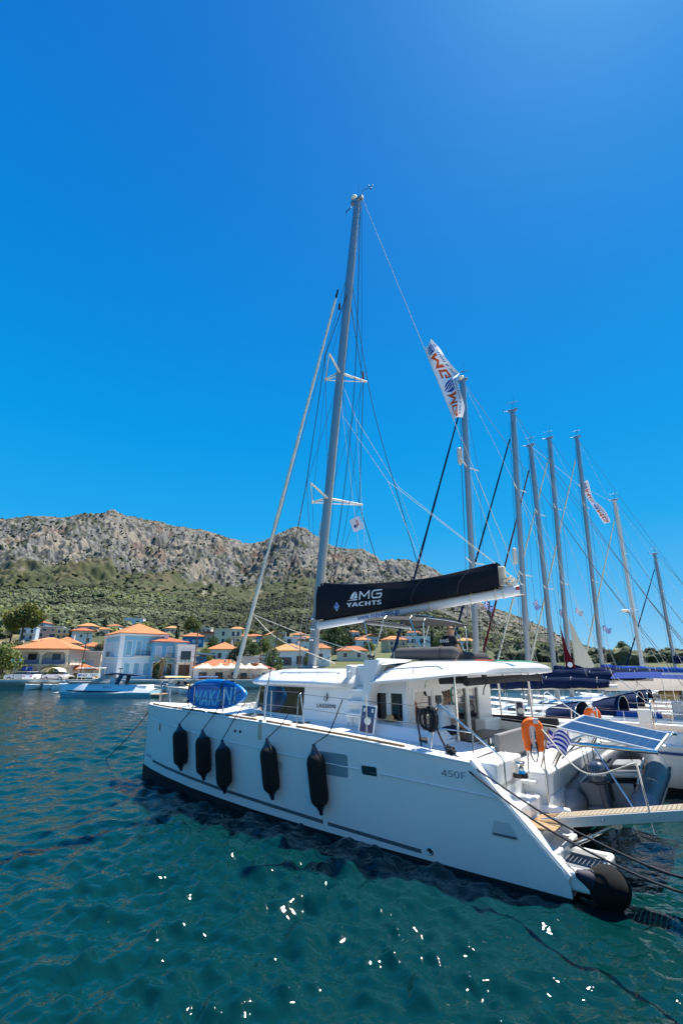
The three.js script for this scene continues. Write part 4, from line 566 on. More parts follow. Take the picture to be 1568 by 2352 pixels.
// ---- cockpit sides
{
  const ck = part('cockpit', cat);
  M('coaming', [loft([[[9.1, 2.02, 3.25], [9.1, 2.20, 3.02], [9.1, 2.22, 2.42], [9.1, 1.3, 2.40]], [[10.4, 1.88, 3.25], [10.4, 2.15, 3.04], [10.4, 2.18, 2.46], [10.4, 1.3, 2.44]], [[10.95, 1.84, 3.20], [10.95, 2.10, 2.98], [10.95, 2.12, 2.50], [10.95, 1.3, 2.48]], [[11.18, 1.80, 3.10], [11.16, 1.95, 2.95], [11.14, 1.98, 2.55], [11.14, 1.3, 2.5]]], { crease: .4 }), bx(11.1, 11.15, 1.3, 1.96, 2.5, 3.02)], gel, ck);
  const cw = M('coaming_window', rbx(10.62, 10.90, 1.86, 2.04, 3.13, 3.16, .02).rotateX(0), gel, ck); M('pane', rbx(10.66, 10.86, 1.885, 2.015, 3.155, 3.168, .01), glassDark, cw);
  M('side_deck_aft', rbx(11.0, 12.5, 1.3, 1.78, 2.36, 3.66, .05), gelNon, ck); M('side_deck_aft', rbx(9.9, 12.5, 1.3, 1.86, -3.66, -2.56, .05), gelNon, ck);
  M('starboard_coaming', rbx(8.7, 12.2, 1.3, 1.97, -3.1, -2.52, .08, 3), gel, ck);
  M('starboard_toe_rail', rbx(8.6, 12.0, 1.90, 1.955, -3.42, -3.35, .015), teak, ck);
  // helm console column and seats on the starboard side
  M('column', [rbx(9.2, 9.86, 1.34, 3.12, -2.34, -1.55, .1, 3)], gel, ck); M('locker_door', extr(roundShape(0, 0, .34, .62, .06), .02).rotateY(Math.PI / 2).translate(9.865, 2.42, -1.72), gel, ck);
  M('column_step', rbx(9.4, 10.3, 1.34, 1.98, -2.36, -1.2, .06), gel, ck);
  // settee
  const so = M('settee', rbx(9.95, 12.0, 1.34, 1.55, -2.5, -1.55, .05), gel, ck); M('seat_cushion', rbx(10.0, 12.0, 1.55, 1.66, -2.4, -1.6, .04), greyCloth, so); M('back_cushion', rbx(9.9, 11.9, 1.52, 2.03, -2.52, -2.40, .05), darkCloth, so);
  const s2 = M('settee', rbx(9.98, 10.55, 1.34, 1.52, .8, 2.38, .05), gel, ck); M('seat_cushion', rbx(9.98, 10.55, 1.52, 1.62, .8, 2.36, .04), greyCloth, s2);
  // cockpit table
  const tb = M('table', rbx(10.55, 11.25, 1.80, 1.845, -.4, 1.9, .02), blackPlastic, ck); for (const t of [.1, 1.4]) M('leg', rod([10.9, 1.34, t], [10.9, 1.80, t], .05, .05, 10), steel, tb);
  // stern bench with a grey padded back
  const be = M('stern_bench', [rbx(11.45, 12.1, 1.34, 1.52, .45, 2.36, .04)], gel, ck); M('seat_cushion', rbx(11.42, 12.0, 1.52, 1.63, .5, 2.34, .04), greyCloth, be);
  M('backrest', rbx(11.98, 12.10, 1.63, 2.10, .50, 2.44, .035, 3), greyCloth, be); for (const t of [.75, 2.1]) M('bracket', rod([12.09, 1.5, t], [12.07, 1.72, t], .02), steel, be);
  // the transom beam and its seat
  M('stern_beam', [rbx(12.1, 12.95, 1.05, 1.50, -2.4, 2.36, .06, 3), rbx(12.5, 12.95, .55, 1.1, -2.38, 2.34, .05)], gel, ck);
  M('deck_pad', rbx(12.3, 12.9, 1.495, 1.515, .3, 2.2, .006), gelNon, ck);
}
// ---- hard top
{
  const ht = part('hard_top', cat), secs = [];
  const edge = s => lerpTable([[9.22, 3.02], [10.5, 3.12], [11.85, 3.26]], s), top = s => lerpTable([[9.22, 3.16], [9.35, 3.34], [9.6, 3.47], [9.95, 3.55], [11.4, 3.545], [11.7, 3.50], [11.92, 3.40]], s);
  const half = s => lerpTable([[9.22, 2.86], [9.4, 2.93], [10, 2.96], [11.2, 2.96], [11.6, 2.90], [11.8, 2.72], [11.92, 2.4]], s);
  for (let i = 0; i <= 40; i++) { const s = mix(9.22, 11.92, Math.pow(i / 40, .9)), w = half(s), e = edge(s), t = top(s), r = []; const N = 18; for (let j = 0; j <= N; j++) { const u = j / N * 2 - 1, a = Math.abs(u); const z = w * Math.sign(u) * Math.pow(a, .75), f = a; r.push([s + .18 * (1 - a) * smooth(11.3, 11.92, s), e + .05 + (t - e - .05) * Math.pow(1 - Math.pow(f, 6), .7), z]); } for (let j = N; j >= 0; j--) { const u = j / N * 2 - 1; r.push([s + .18 * (1 - Math.abs(u)) * smooth(11.3, 11.92, s), e - .0 + (Math.abs(u) < .97 ? .03 : 0), w * u * .985]); } secs.push(r); }
  M('shell', loft(secs, { closed: true, cap: true, crease: .9 }), gel, ht);
  // recessed gutter line and rails along the edge
  for (const side of [1, -1]) {
    M('handrail', pipe([[9.72, 3.27, side * 2.92], [9.86, 3.36, side * 2.90], [11.05, 3.43, side * 2.92], [11.22, 3.36, side * 2.96]], .017), steel, ht);
    for (const s of [10.45]) M('handrail_foot', rod([s, 3.26, side * 2.93], [s, 3.40, side * 2.91], .013), steel, ht);
    M('genoa_track', rbx(10.3, 11.6, 3.545, 3.565, side * 2.15 - .02, side * 2.15 + .02, .006), alloy, ht);
    for (const [s, t] of [[11.2, 2.42], [10.2, 2.62]]) if (side < 0 || s > 11) M('post', rod([s, 1.5, side * t], [s, 3.24, side * t], .032, .032, 10), steel, ht);
  }
  M('upper_coaming', [loft([[[8.98, 3.40, -2.4], [8.98, 3.62, -2.2], [8.98, 3.62, 2.2], [8.98, 3.40, 2.78]], [[9.5, 3.46, -2.5], [9.5, 3.60, -2.2], [9.5, 3.60, 2.2], [9.5, 3.46, 2.72]], [[10.0, 3.5, -2.4], [10.0, 3.57, -2.2], [10.0, 3.57, 2.2], [10.0, 3.52, 2.4]]])], gel, ht);
  M('front_wall', rbx(8.55, 9.05, 2.95, 3.47, -2.6, 2.55, .06, 3), gel, ht);
  M('rolled_awning', [rod([11.5, 3.10, 2.5], [11.72, 3.14, 0], .085, .085, 10), rod([11.72, 3.14, 0], [11.5, 3.10, -2.5], .085, .085, 10), rod([10.9, 3.12, 2.55], [11.35, 3.14, 2.1], .08, .08, 10)], darkCloth, ht);
  for (const t of [1.9, .7, -.6, -1.9]) M('awning_tie', tube([[11.62, 3.24, t], [11.72, 3.1, t], [11.66, 2.95, t + .05], [11.66, 2.82, t + .08]], .012, 10, 5), ropeDark, ht);
  M('hinged_light', rbx(11.0, 11.08, 3.17, 3.24, .3, .5, .01), blackPlastic, ht);
  // winches and clutches in front of the upper deck
  for (const [s, t] of [[8.75, 2.15], [8.85, 1.2]]) { const w = M('winch', lathe([[.0, 0], [.13, 0], [.13, .05], [.085, .09], [.075, .16], [.10, .20], [.10, .24], [.05, .26], [0, .26]], 18).translate(s, 3.46, t), blackPlastic, ht); M('drum', lathe([[.08, .09], [.072, .12], [.078, .17]], 18).translate(s, 3.46, t), steel, w); }
  M('clutch_bank', rbx(8.5, 8.75, 3.46, 3.54, .3, 1.0, .02), blackPlastic, ht);
  // upper seating
  const sp = part('sun_pad', ht); M('cushion_roll', [(() => { const g = new THREE.CapsuleGeometry(.17, 1.5, 6, 14).rotateZ(Math.PI / 2).scale(1, .95, 1); return g.translate(10.02, 3.73, 1.55); })()], tri(mat(.062, .062, .064, .9, { bumpMap: rep(texWeave, 4), bumpScale: .003 })), sp); M('cushion_roll', new THREE.CapsuleGeometry(.12, 1.4, 6, 12).rotateX(Math.PI / 2).scale(1.15, 1, 1).translate(10.75, 3.66, .35), darkCloth, sp); M('cushion_strap', new THREE.TorusGeometry(.175, .012, 5, 20).rotateY(Math.PI / 2).translate(10.5, 3.73, 1.55), blackPlastic, sp);
  const se = M('helm_seat', rbx(9.6, 10.15, 3.57, 3.63, -1.0, .2, .03), greyCloth, ht); M('seat_back', rbx(10.5, 10.58, 3.57, 3.7, -1.0, .2, .03), greyCloth, se);
  M('steering_wheel', new THREE.TorusGeometry(.27, .014, 6, 28).rotateY(rad(75)).translate(9.25, 3.86, .1), blackPlastic, ht);
  M('helm_console', rbx(8.95, 9.2, 3.57, 3.9, -.5, .7, .06, 3), gel, ht);
  M('upper_rail', pipe([[9.1, 3.6, 1.6], [9.1, 3.78, 1.6], [9.75, 3.78, 1.6], [9.75, 3.6, 1.6]], .015), steel, ht);
  M('sheet', tube([[11.3, 3.57, -1.2], [11.0, 3.575, 0], [10.6, 3.575, 1.6]], .013, 20, 5), mat(.55, .09, .05, .8), ht); M('sheet', tube([[11.75, 3.53, -1.4], [11.6, 3.56, -.6], [11.3, 3.57, .3]], .014, 20, 5), mat(.02, .28, .16, .8), ht);
}
// ---- bimini over the upper helm
{
  const bi = part('bimini', cat), sec = [];
  for (let i = 0; i <= 10; i++) { const u = i / 10, s = mix(7.72, 9.75, u), row = []; for (let j = 0; j <= 12; j++) { const v = j / 12, t = mix(1.05, -1.6, v), a = Math.abs(2 * v - 1); row.push([s, 4.70 + .18 * (1 - Math.pow(a, 3)) + .05 * Math.sin(u * Math.PI) - .10 * u - .02 * Math.abs(Math.sin(u * 3 * Math.PI)), t]); } sec.push(row); }
  M('canopy', [loft(sec), loft(sec.map(r => r.map(p => [p[0], p[1] - .012, p[2]])))], darkCloth, bi);
  M('rolled_screen', new THREE.CapsuleGeometry(.06, 2.3, 4, 10).rotateX(Math.PI / 2).translate(7.78, 4.66, -.27), new THREE.MeshPhysicalMaterial({ color: lin(.5, .52, .55), roughness: .12, transmission: .5, thickness: 0 }), bi);
  for (const t of [1.05, -1.6]) for (const pts of [[[8.0, 3.6, t], [7.75, 4.70, t]], [[8.05, 3.6, t], [8.45, 4.74, t]], [[9.75, 3.6, t], [9.3, 4.70, t]], [[9.72, 3.6, t], [9.72, 4.55, t]]]) M('frame_tube', pipe(pts, .017), steel, bi);
  for (const [s, h] of [[7.75, 4.72], [8.45, 4.83], [9.3, 4.80], [9.72, 4.68]]) M('frame_bow', tube([[s, h - .12, 1.05], [s, h, .8], [s, h + .03, -.3], [s, h, -1.4], [s, h - .12, -1.6]], .016, 20, 6), steel, bi);
}

// ================================================================ rig of the catamaran
const MB = V(4.74, 3.30, 0), MT = V(6.93, 22.9, 0);
const onMast = h => MB.clone().lerp(MT, (h - MB.y) / (MT.y - MB.y));
{
  const mast = part('mast', cat), secs = [];
  for (let i = 0; i <= 24; i++) { const h = mix(3.30, 22.9, i / 24), c = onMast(h), k = mix(1, .78, smooth(19, 22.9, h)), r = []; for (let j = 0; j < 20; j++) { const a = j / 20 * 2 * Math.PI; r.push([c.x + .20 * k * Math.cos(a) * (Math.cos(a) > 0 ? .9 : 1), h, .115 * k * Math.sin(a)]); } secs.push(r); }
  M('spar', loft(secs, { closed: true, cap: true }), alloy, mast);
  M('sail_track', rod(onMast(4.6).add(V(.19, 0, 0)), onMast(22.6).add(V(.15, 0, 0)), .022, .018, 6), alloyPale, mast);
  M('mast_step', lathe([[0, 0], [.34, 0], [.34, .03], [.26, .08], [.24, .12]], 18).translate(4.72, 3.32, 0), alloy, mast);
  M('mast_cap', rbx(6.62, 7.22, 22.82, 22.98, -.09, .09, .03), alloy, mast);
  M('antenna_dome', [lathe([[0, .30], [.09, .28], [.14, .2], [.13, .11], [.06, .05], [.03, 0]], 16).translate(6.76, 23.0, 0)], mat(.78, .74, .60, .5), mast);
  M('whip_antenna', rod([7.0, 22.95, 0], [7.02, 23.75, 0], .007, .005, 4), wireMat, mast);
  const wv = M('wind_sensor', pipe([[7.15, 22.95, 0], [7.2, 23.25, 0], [7.55, 23.32, -.15]], .009, 4), blackPlastic, mast); for (let k = 0; k < 3; k++) M('cup', new THREE.SphereGeometry(.035, 8, 6).translate(7.55 + .09 * Math.cos(k * 2.1), 23.36, -.15 + .09 * Math.sin(k * 2.1)), blackPlastic, wv);
  M('tricolour_light', pipe([[6.6, 22.75, 0], [6.32, 22.7, 0], [6.3, 22.62, 0]], .02, 5), blackPlastic, mast);
  M('deck_light', rbx(5.05, 5.22, 7.9, 8.2, -.06, .06, .03), mat(.5, .5, .45, .5), mast);
  M('radar_plate', rbx(5.9, 6.0, 17.6, 17.9, -.03, .03, .01), blackPlastic, mast);
  const spread = (h, w, sweep, fwd) => { const c = onMast(h); for (const z of [1, -1]) { const tip = V(c.x + sweep, h + .05, z * w); M('spreader', [rod(c, tip, .055, .035, 8).scale(1, 1, 1)], alloyPale, mast); } for (const z of [1, -1]) M('forward_strut', rod(c.clone().add(V(0, 0, z * .1)), V(c.x - fwd, h + .02, z * .03), .03, .022, 6), alloyPale, mast); M('strut_cap', new THREE.SphereGeometry(.06, 8, 6).translate(c.x - fwd, h + .02, 0), alloyPale, mast); for (const z of [1, -1]) M('brace', rod(V(c.x - fwd, h, 0), V(c.x + sweep, h + .03, z * w), .018, .018, 5), alloyPale, mast); };
  spread(14.5, 1.2, .42, .78); spread(9.35, 1.5, .48, .78);
  M('spreader_light', rod([6.23, 14.6, -1.25], [6.2, 15.15, -1.25], .035, .03, 6), mat(.12, .02, .015, .6), mast);
  for (let k = 0; k < 3; k++) { const w = M('mast_winch', lathe([[0, .14], [.05, .14], [.05, .1], [.035, .06], [.06, .02], [.06, 0]], 12).rotateX(Math.PI / 2).translate(...onMast(4.3 + k * .35).add(V(0, 0, .11)).toArray()), steel, mast); }
  // halyards lying along the mast
  for (const [a, b, z, m] of [[.22, .18, .05, ropePale], [.26, .22, -.04, ropeDark], [.24, .30, .1, ropePale]]) M('halyard', tube([onMast(3.6).add(V(a + .1, 0, z)), onMast(5).add(V(a, 0, z)), onMast(12).add(V(a - .02, 0, z * .6)), onMast(22.6).add(V(b, 0, z * .3))], .009, 24, 4), m, mast);
  for (const [z, dx] of [[.3, -.45], [-.2, -.35], [.15, -.28]]) M('halyard', tube([onMast(3.4).add(V(dx, 0, z * 1.6)), onMast(6).add(V(-.24, 0, z)), onMast(8.5).add(V(-.2, 0, z * .3))], .010, 16, 4), ropePale, mast);

  const rg = part('standing_rigging', cat);
  const wires = [];
  const pair = (f, r = .011, m = ropeDark) => { for (const z of [1, -1]) { const p = f(z); M('shroud', pipe(p, r, 5), m, rg); } };
  const uT = z => V(6.23, 14.55, z * 1.2), lT = z => V(5.72, 9.4, z * 1.5);
  pair(z => [V(6.57, 2.95, z * 3.70), V(5.72, 9.42, z * 1.52), V(6.24, 14.58, z * 1.2), onMast(18.3)], .014);
  pair(z => [onMast(14.4), lT(z), onMast(4.6)], .008, wireMat);
  pair(z => [onMast(18.4), uT(z), onMast(9.2)], .008, wireMat);
  for (const h of [[18.3, 14.5], [9.4, 14.5]]) M('diamond_wire', pipe([onMast(18.2), V(onMast(14.5).x - .78, 14.52, 0), V(onMast(9.35).x - .78, 9.37, 0), onMast(5)], .008, 4), wireMat, rg);
  for (const z of [1, -1]) { const tb = M('turnbuckle', rod([6.60, 2.14, z * 3.78], [6.57, 2.55, z * 3.74], .028, .022, 8), steel, rg); M('fork', rod([6.57, 2.55, z * 3.74], [6.57, 2.98, z * 3.70], .016, .014, 6), steel, tb); }
  // forestay with the rolled jib
  const fa = V(.72, 3.0, 0), fb = V(6.10, 19.4, 0), jib = part('furled_jib', cat), rows = [];
  for (let i = 0; i <= 90; i++) { const u = i / 90, c = fa.clone().lerp(fb, u * .93), r = .082 * (1 - .45 * u) * (1 + .06 * Math.sin(u * 34)), row = []; for (let j = 0; j < 10; j++) { const a = j / 10 * 2 * Math.PI, rr2 = r * (1 + .10 * Math.sin(a * 2 + u * 120)); row.push([c.x + rr2 * Math.cos(a), c.y - rr2 * .3 * Math.cos(a), rr2 * Math.sin(a)]); } rows.push(row); }
  M('rolled_sail', loft(rows, { closed: true, cap: true }), tri(mat(.74, .71, .60, .85, { map: rep(texMottle, 1) })), jib);
  M('forestay', rod(fa, onMast(19.8), .011, .011, 5), wireMat, jib); M('furling_drum', lathe([[.03, 0], [.13, 0], [.13, .03], [.07, .05], [.07, .15], [.13, .17], [.13, .2], [.03, .2]], 16).translate(.66, 2.70, 0), blackPlastic, jib); M('swivel', rod(fa.clone().lerp(fb, .935), fa.clone().lerp(fb, .955), .05, .04, 8), blackPlastic, jib); M('bow_bridle', [rod([.72, 3.0, 0], [.9, 2.02, .1], .02), rod([.72, 3.0, 0], [.9, 2.02, -.1], .02)], steel, jib);
  // jib sheets running back to the deck
  M('jib_sheet', tube([catAt(582, 1412, 'z', 0), catAt(700, 1458, 'z', .5), catAt(860, 1508, 'z', 1.2)], .015, 20, 5), ropePale, jib);
  M('jib_sheet', tube([catAt(582, 1414, 'z', 0), catAt(640, 1468, 'z', .8), catAt(770, 1524, 'z', 1.6)], .015, 20, 5), ropePale, jib);

  // boom, sail bag
  const boom = part('boom', cat), ba = V(5.02, 4.76, 0), bb = V(12.12, 5.34, 0), bs = [];
  for (let i = 0; i <= 12; i++) { const c = ba.clone().lerp(bb, i / 12), r = []; for (let j = 0; j < 16; j++) { const a = j / 16 * 2 * Math.PI; r.push([c.x - .012 * Math.sin(a), c.y + .135 * Math.sin(a), .095 * Math.cos(a)]); } bs.push(r); }
  M('spar', loft(bs, { closed: true, cap: true }), gloss(.68, .69, .70, .35), boom);
  M('end_cap', rbx(12.08, 12.17, 5.20, 5.48, -.10, .10, .03), alloy, boom); M('badge', rbx(11.98, 12.08, 5.33, 5.41, .088, .10, .01), mat(.45, .02, .03, .5), boom);
  M('gooseneck', rbx(4.9, 5.06, 4.66, 4.86, -.08, .08, .03), alloy, boom);
  const www = text('www.mgyachts.gr', .135, .004); www.rotateZ(.081).translate(7.6, 4.905, .092); M('lettering', www, mat(.01, .06, .3, .5), boom);
  for (const u of [.62, .80, .90, .93]) { const c = ba.clone().lerp(bb, u); M('lashing', new THREE.TorusGeometry(.135, .016, 6, 18).scale(.8, 1.1, 1).rotateY(Math.PI / 2).translate(c.x, c.y, 0), ropePale, boom); }
  M('sheet_block', [rod([11.2, 5.1, 0], [11.15, 4.85, 0], .02), new THREE.SphereGeometry(.06, 10, 8).translate(11.15, 4.82, 0)], blackPlastic, boom);
  for (const z of [.12, -.12, 0]) M('mainsheet', rod([11.15, 4.8, z * .3], [11.6, 3.56, z * 3], .011, .011, 5), ropeDark, boom);
  M('vang_line', rod([5.3, 3.55, .1], [8.0, 4.9, .02], .012, .012, 5), ropeDark, boom);
  { reseed(41); const l = []; for (let k = 0; k < 9; k++) { const p = []; for (let i = 0; i < 7; i++) p.push([rr(11.5, 12.0), rr(5.45, 5.72), rr(-.14, .14)]); l.push(tube(p, .012, 30, 4)); } M('loose_line', l, ropePale, boom); }

  const bag = part('sail_bag', cat), topL = [[5.08, 6.24], [6.2, 6.06], [7.8, 5.95], [9.0, 5.92], [10, 5.96], [11.53, 6.12]], botL = [[5.02, 4.93], [8.9, 5.16], [11.6, 5.44]];
  const skin = side => { const rows2 = []; for (let i = 0; i <= 60; i++) { const s = mix(5.06, 11.56, i / 60), t = lerpTable(topL, s), b = lerpTable(botL, s), row = []; for (let j = 0; j <= 14; j++) { const v = j / 14, w = mix(.20, .07, Math.pow(v, 1.4)) + .07 * Math.sin(Math.PI * v) * (1 - .4 * smooth(9, 11.5, s)); const wr = .018 * Math.sin(s * 2.1 + v * 5) * Math.sin(Math.PI * v) + .012 * fbm(s * 1.2, v * 3, 3) + .008 * Math.sin((s * 3 + v * 9)) * smooth(.5, 0, v); row.push([s + (j === 0 ? 0 : .03 * Math.sin(Math.PI * v)), mix(b, t, v), side * (w + wr)]); } rows2.push(row); } return loft(rows2); };
  const bagM = tri(new THREE.MeshPhysicalMaterial({ color: lin(.010, .011, .014), roughness: .7, specularIntensity: .4, side: THREE.DoubleSide, bumpMap: rep(texWeave, 1.5), bumpScale: .003 }));
  M('side_panel', skin(1), bagM, bag); M('side_panel', skin(-1), bagM, bag);
  M('end_panel', [loft([[[11.55, 5.44, .2], [11.55, 5.8, .15], [11.55, 6.1, .06]], [[11.55, 5.44, -.2], [11.55, 5.8, -.15], [11.55, 6.1, -.06]]])], bagM, bag);
  M('furled_main', loft([[[5.1, 5.9, .08], [8, 5.7, .06], [11.5, 5.9, .05]], [[5.1, 5.9, -.08], [8, 5.7, -.06], [11.5, 5.9, -.05]]]), ropePale, bag);
  M('leech_fold', rbx(11.50, 11.72, 5.5, 6.02, -.07, .07, .05), tri(mat(.66, .60, .46, .9)), bag);
  M('zip', tube(topL.map(([s, h]) => [s, h + .01, 0]), .022, 30, 5), blackPlastic, bag);
  for (const h of [6.12, 5.85, 5.5, 5.1]) M('grommet', new THREE.SphereGeometry(.028, 8, 6).translate(5.16, h, .18 - .06 * (h - 5)), alloyPale, bag);
  // seams sewn in pale thread
  for (const s of [8.9, 10.4]) { const p = []; for (let j = 0; j <= 10; j++) { const v = j / 10; p.push([s + .35 * v * v, mix(lerpTable(botL, s) + .05, lerpTable(topL, s), v), mix(.21, .08, Math.pow(v, 1.4)) + .07 * Math.sin(Math.PI * v) + .012]); } M('seam', tube(p, .0035, 20, 4), mat(.16, .16, .17, .8), bag); }
  const white = mat(.72, .74, .75, .7), zAt = (s, h) => { const v = clamp((h - lerpTable(botL, s)) / (lerpTable(topL, s) - lerpTable(botL, s))); return mix(.20, .07, Math.pow(v, 1.4)) + .07 * Math.sin(Math.PI * v) * (1 - .4 * smooth(9, 11.5, s)) + .018 * Math.sin(s * 2.1 + v * 5) * Math.sin(Math.PI * v) + .012 * fbm(s * 1.2, v * 3, 3) + .02; };
  const wrap = g => { const p = g.attributes.position; for (let i = 0; i < p.count; i++) p.setZ(i, zAt(p.getX(i), p.getY(i)) + p.getZ(i)); return g; };
  // wide lettering built from strokes
  const stroke = (pts, w) => { const l = []; for (let i = 0; i < pts.length - 1; i++) { const [a, b] = [pts[i], pts[i + 1]], dx = b[0] - a[0], dy = b[1] - a[1], L = Math.hypot(dx, dy), n = Math.max(1, Math.ceil(L / .12)); for (let k = 0; k < n; k++) { const g = new THREE.BoxGeometry(L / n + (n > 1 ? .002 : 0) + w * .5, w, .004).rotateZ(Math.atan2(dy, dx)).translate(a[0] + dx * (k + .5) / n, a[1] + dy * (k + .5) / n, 0); l.push(g); } } return merge(l); };
  const X0 = 6.47, Y0 = 5.49;
  M('lettering', wrap(stroke([[6.98, Y0], [6.98, Y0 + .25], [7.16, Y0 + .08], [7.34, Y0 + .25], [7.34, Y0]], .045)), white, bag);
  M('lettering', wrap(stroke([[7.83, Y0 + .235], [7.52, Y0 + .235], [7.47, Y0 + .18], [7.47, Y0 + .05], [7.52, Y0], [7.78, Y0], [7.83, Y0 + .05], [7.83, Y0 + .12], [7.64, Y0 + .12]], .045)), white, bag);
  const yt = text('YACHTS', .135, .004); yt.computeBoundingBox(); const wd = yt.boundingBox.max.x - yt.boundingBox.min.x; yt.scale(1.36 / wd, 1, 1).translate(7.15, 5.27, 0); M('lettering', wrap(yt), white, bag);
  const sl = new THREE.Shape(); sl.moveTo(6.60, Y0 + .04); sl.quadraticCurveTo(6.62, Y0 + .24, 6.78, Y0 + .27); sl.lineTo(6.72, Y0 + .04); sl.closePath(); const sl2 = new THREE.Shape(); sl2.moveTo(6.75, Y0 + .04); sl2.lineTo(6.81, Y0 + .26); sl2.quadraticCurveTo(6.88, Y0 + .16, 6.88, Y0 + .04); sl2.closePath(); const sl3 = new THREE.Shape(); sl3.moveTo(6.48, Y0 - .02); sl3.quadraticCurveTo(6.7, Y0 + .03, 6.9, Y0 + .015); sl3.lineTo(6.88, Y0 - .02); sl3.closePath();
  M('emblem', wrap(merge([extr(sl, .004), extr(sl2, .004), extr(sl3, .004)])), white, bag);
  const dm = M('diamond_badge', wrap(extr([[6.05, 5.17], [6.16, 5.32], [6.05, 5.47], [5.94, 5.32]], .004)), mat(.55, .60, .70, .6), bag); M('badge_field', wrap(extr([[6.05, 5.20], [6.138, 5.32], [6.05, 5.44], [5.962, 5.32]], .004)).translate(0, 0, .005), mat(.02, .10, .45, .6), dm); M('badge_emblem', wrap(extr([[6.03, 5.27], [6.08, 5.27], [6.055, 5.38]], .004)).translate(0, 0, .010), white, dm);

  // running lines
  const rl = part('running_rigging', cat), ln = (pts, r = .008, m = ropePale) => M('line', pipe(pts, r, 4), m, rl);
  ln([V(7.2, 22.85, 0), V(12.1, 5.5, 0)], .009);
  for (const z of [1, -1]) { const k = V(6.3 + .25 * (z > 0 ? 0 : 1), 12.4, z * .25); ln([onMast(14.3), k], .007); ln([k, V(8.25, 9.25, z * .3)], .006); ln([k, V(7.05, 6.05, z * .12)], .006); ln([V(8.25, 9.25, z * .3), V(9.4, 5.98, z * .12)], .006); ln([V(8.25, 9.25, z * .3), V(12.0, 5.6, z * .05)], .006); }
  M('line', tube([onMast(18.6).add(V(.1, 0, -.1)), V(7.3, 13, -.2), V(8.4, 8.6, -.15), V(9.16, 5.97, 0)], .012, 30, 5), ropeDark, rl);
  for (const [x, z] of [[.32, .1], [.42, -.12], [.38, .22]]) M('line', tube([V(7.15, 22.8, z * .3), onMast(14).add(V(x + .55, 0, z)), onMast(9).add(V(x + .5, 0, z)), V(5.2 + x, 6.1, z * .3)], .009, 30, 4), ropeDark, rl);
  ln([V(5.85, 9.42, -1.35), V(6.2, 2.2, -3.3)], .004); ln([V(5.72, 9.4, 1.5), V(6.0, 2.2, 3.6)], .004);
}
// small pennant under the starboard spreader
{
  const g = new THREE.PlaneGeometry(.42, .5, 6, 6), p = g.attributes.position; for (let i = 0; i < p.count; i++) p.setZ(i, .05 * Math.sin(p.getX(i) * 9 + p.getY(i) * 4)); g.computeVertexNormals();
  const c = document.createElement('canvas'); c.width = 128; c.height = 128; const x = c.getContext('2d'); x.fillStyle = '#dfe2ee'; x.fillRect(0, 0, 128, 128); x.fillStyle = '#b3324a'; x.fillRect(64, 30, 22, 50); x.fillStyle = '#2b3c86'; x.fillRect(26, 60, 36, 30); x.fillStyle = '#dfe2ee'; x.fillRect(70, 40, 8, 30);
  const t = new THREE.CanvasTexture(c); t.colorSpace = THREE.SRGBColorSpace; const w = toWorld(6.05, 8.45, -.9);
  const f = tag(M('pennant', g, new THREE.MeshStandardMaterial({ map: t, side: THREE.DoubleSide, roughness: .9 })), 'small white pennant with a red mark hanging under the catamaran spreader', 'flag'); f.position.copy(w); f.rotation.set(0, rad(-10), rad(20));
}

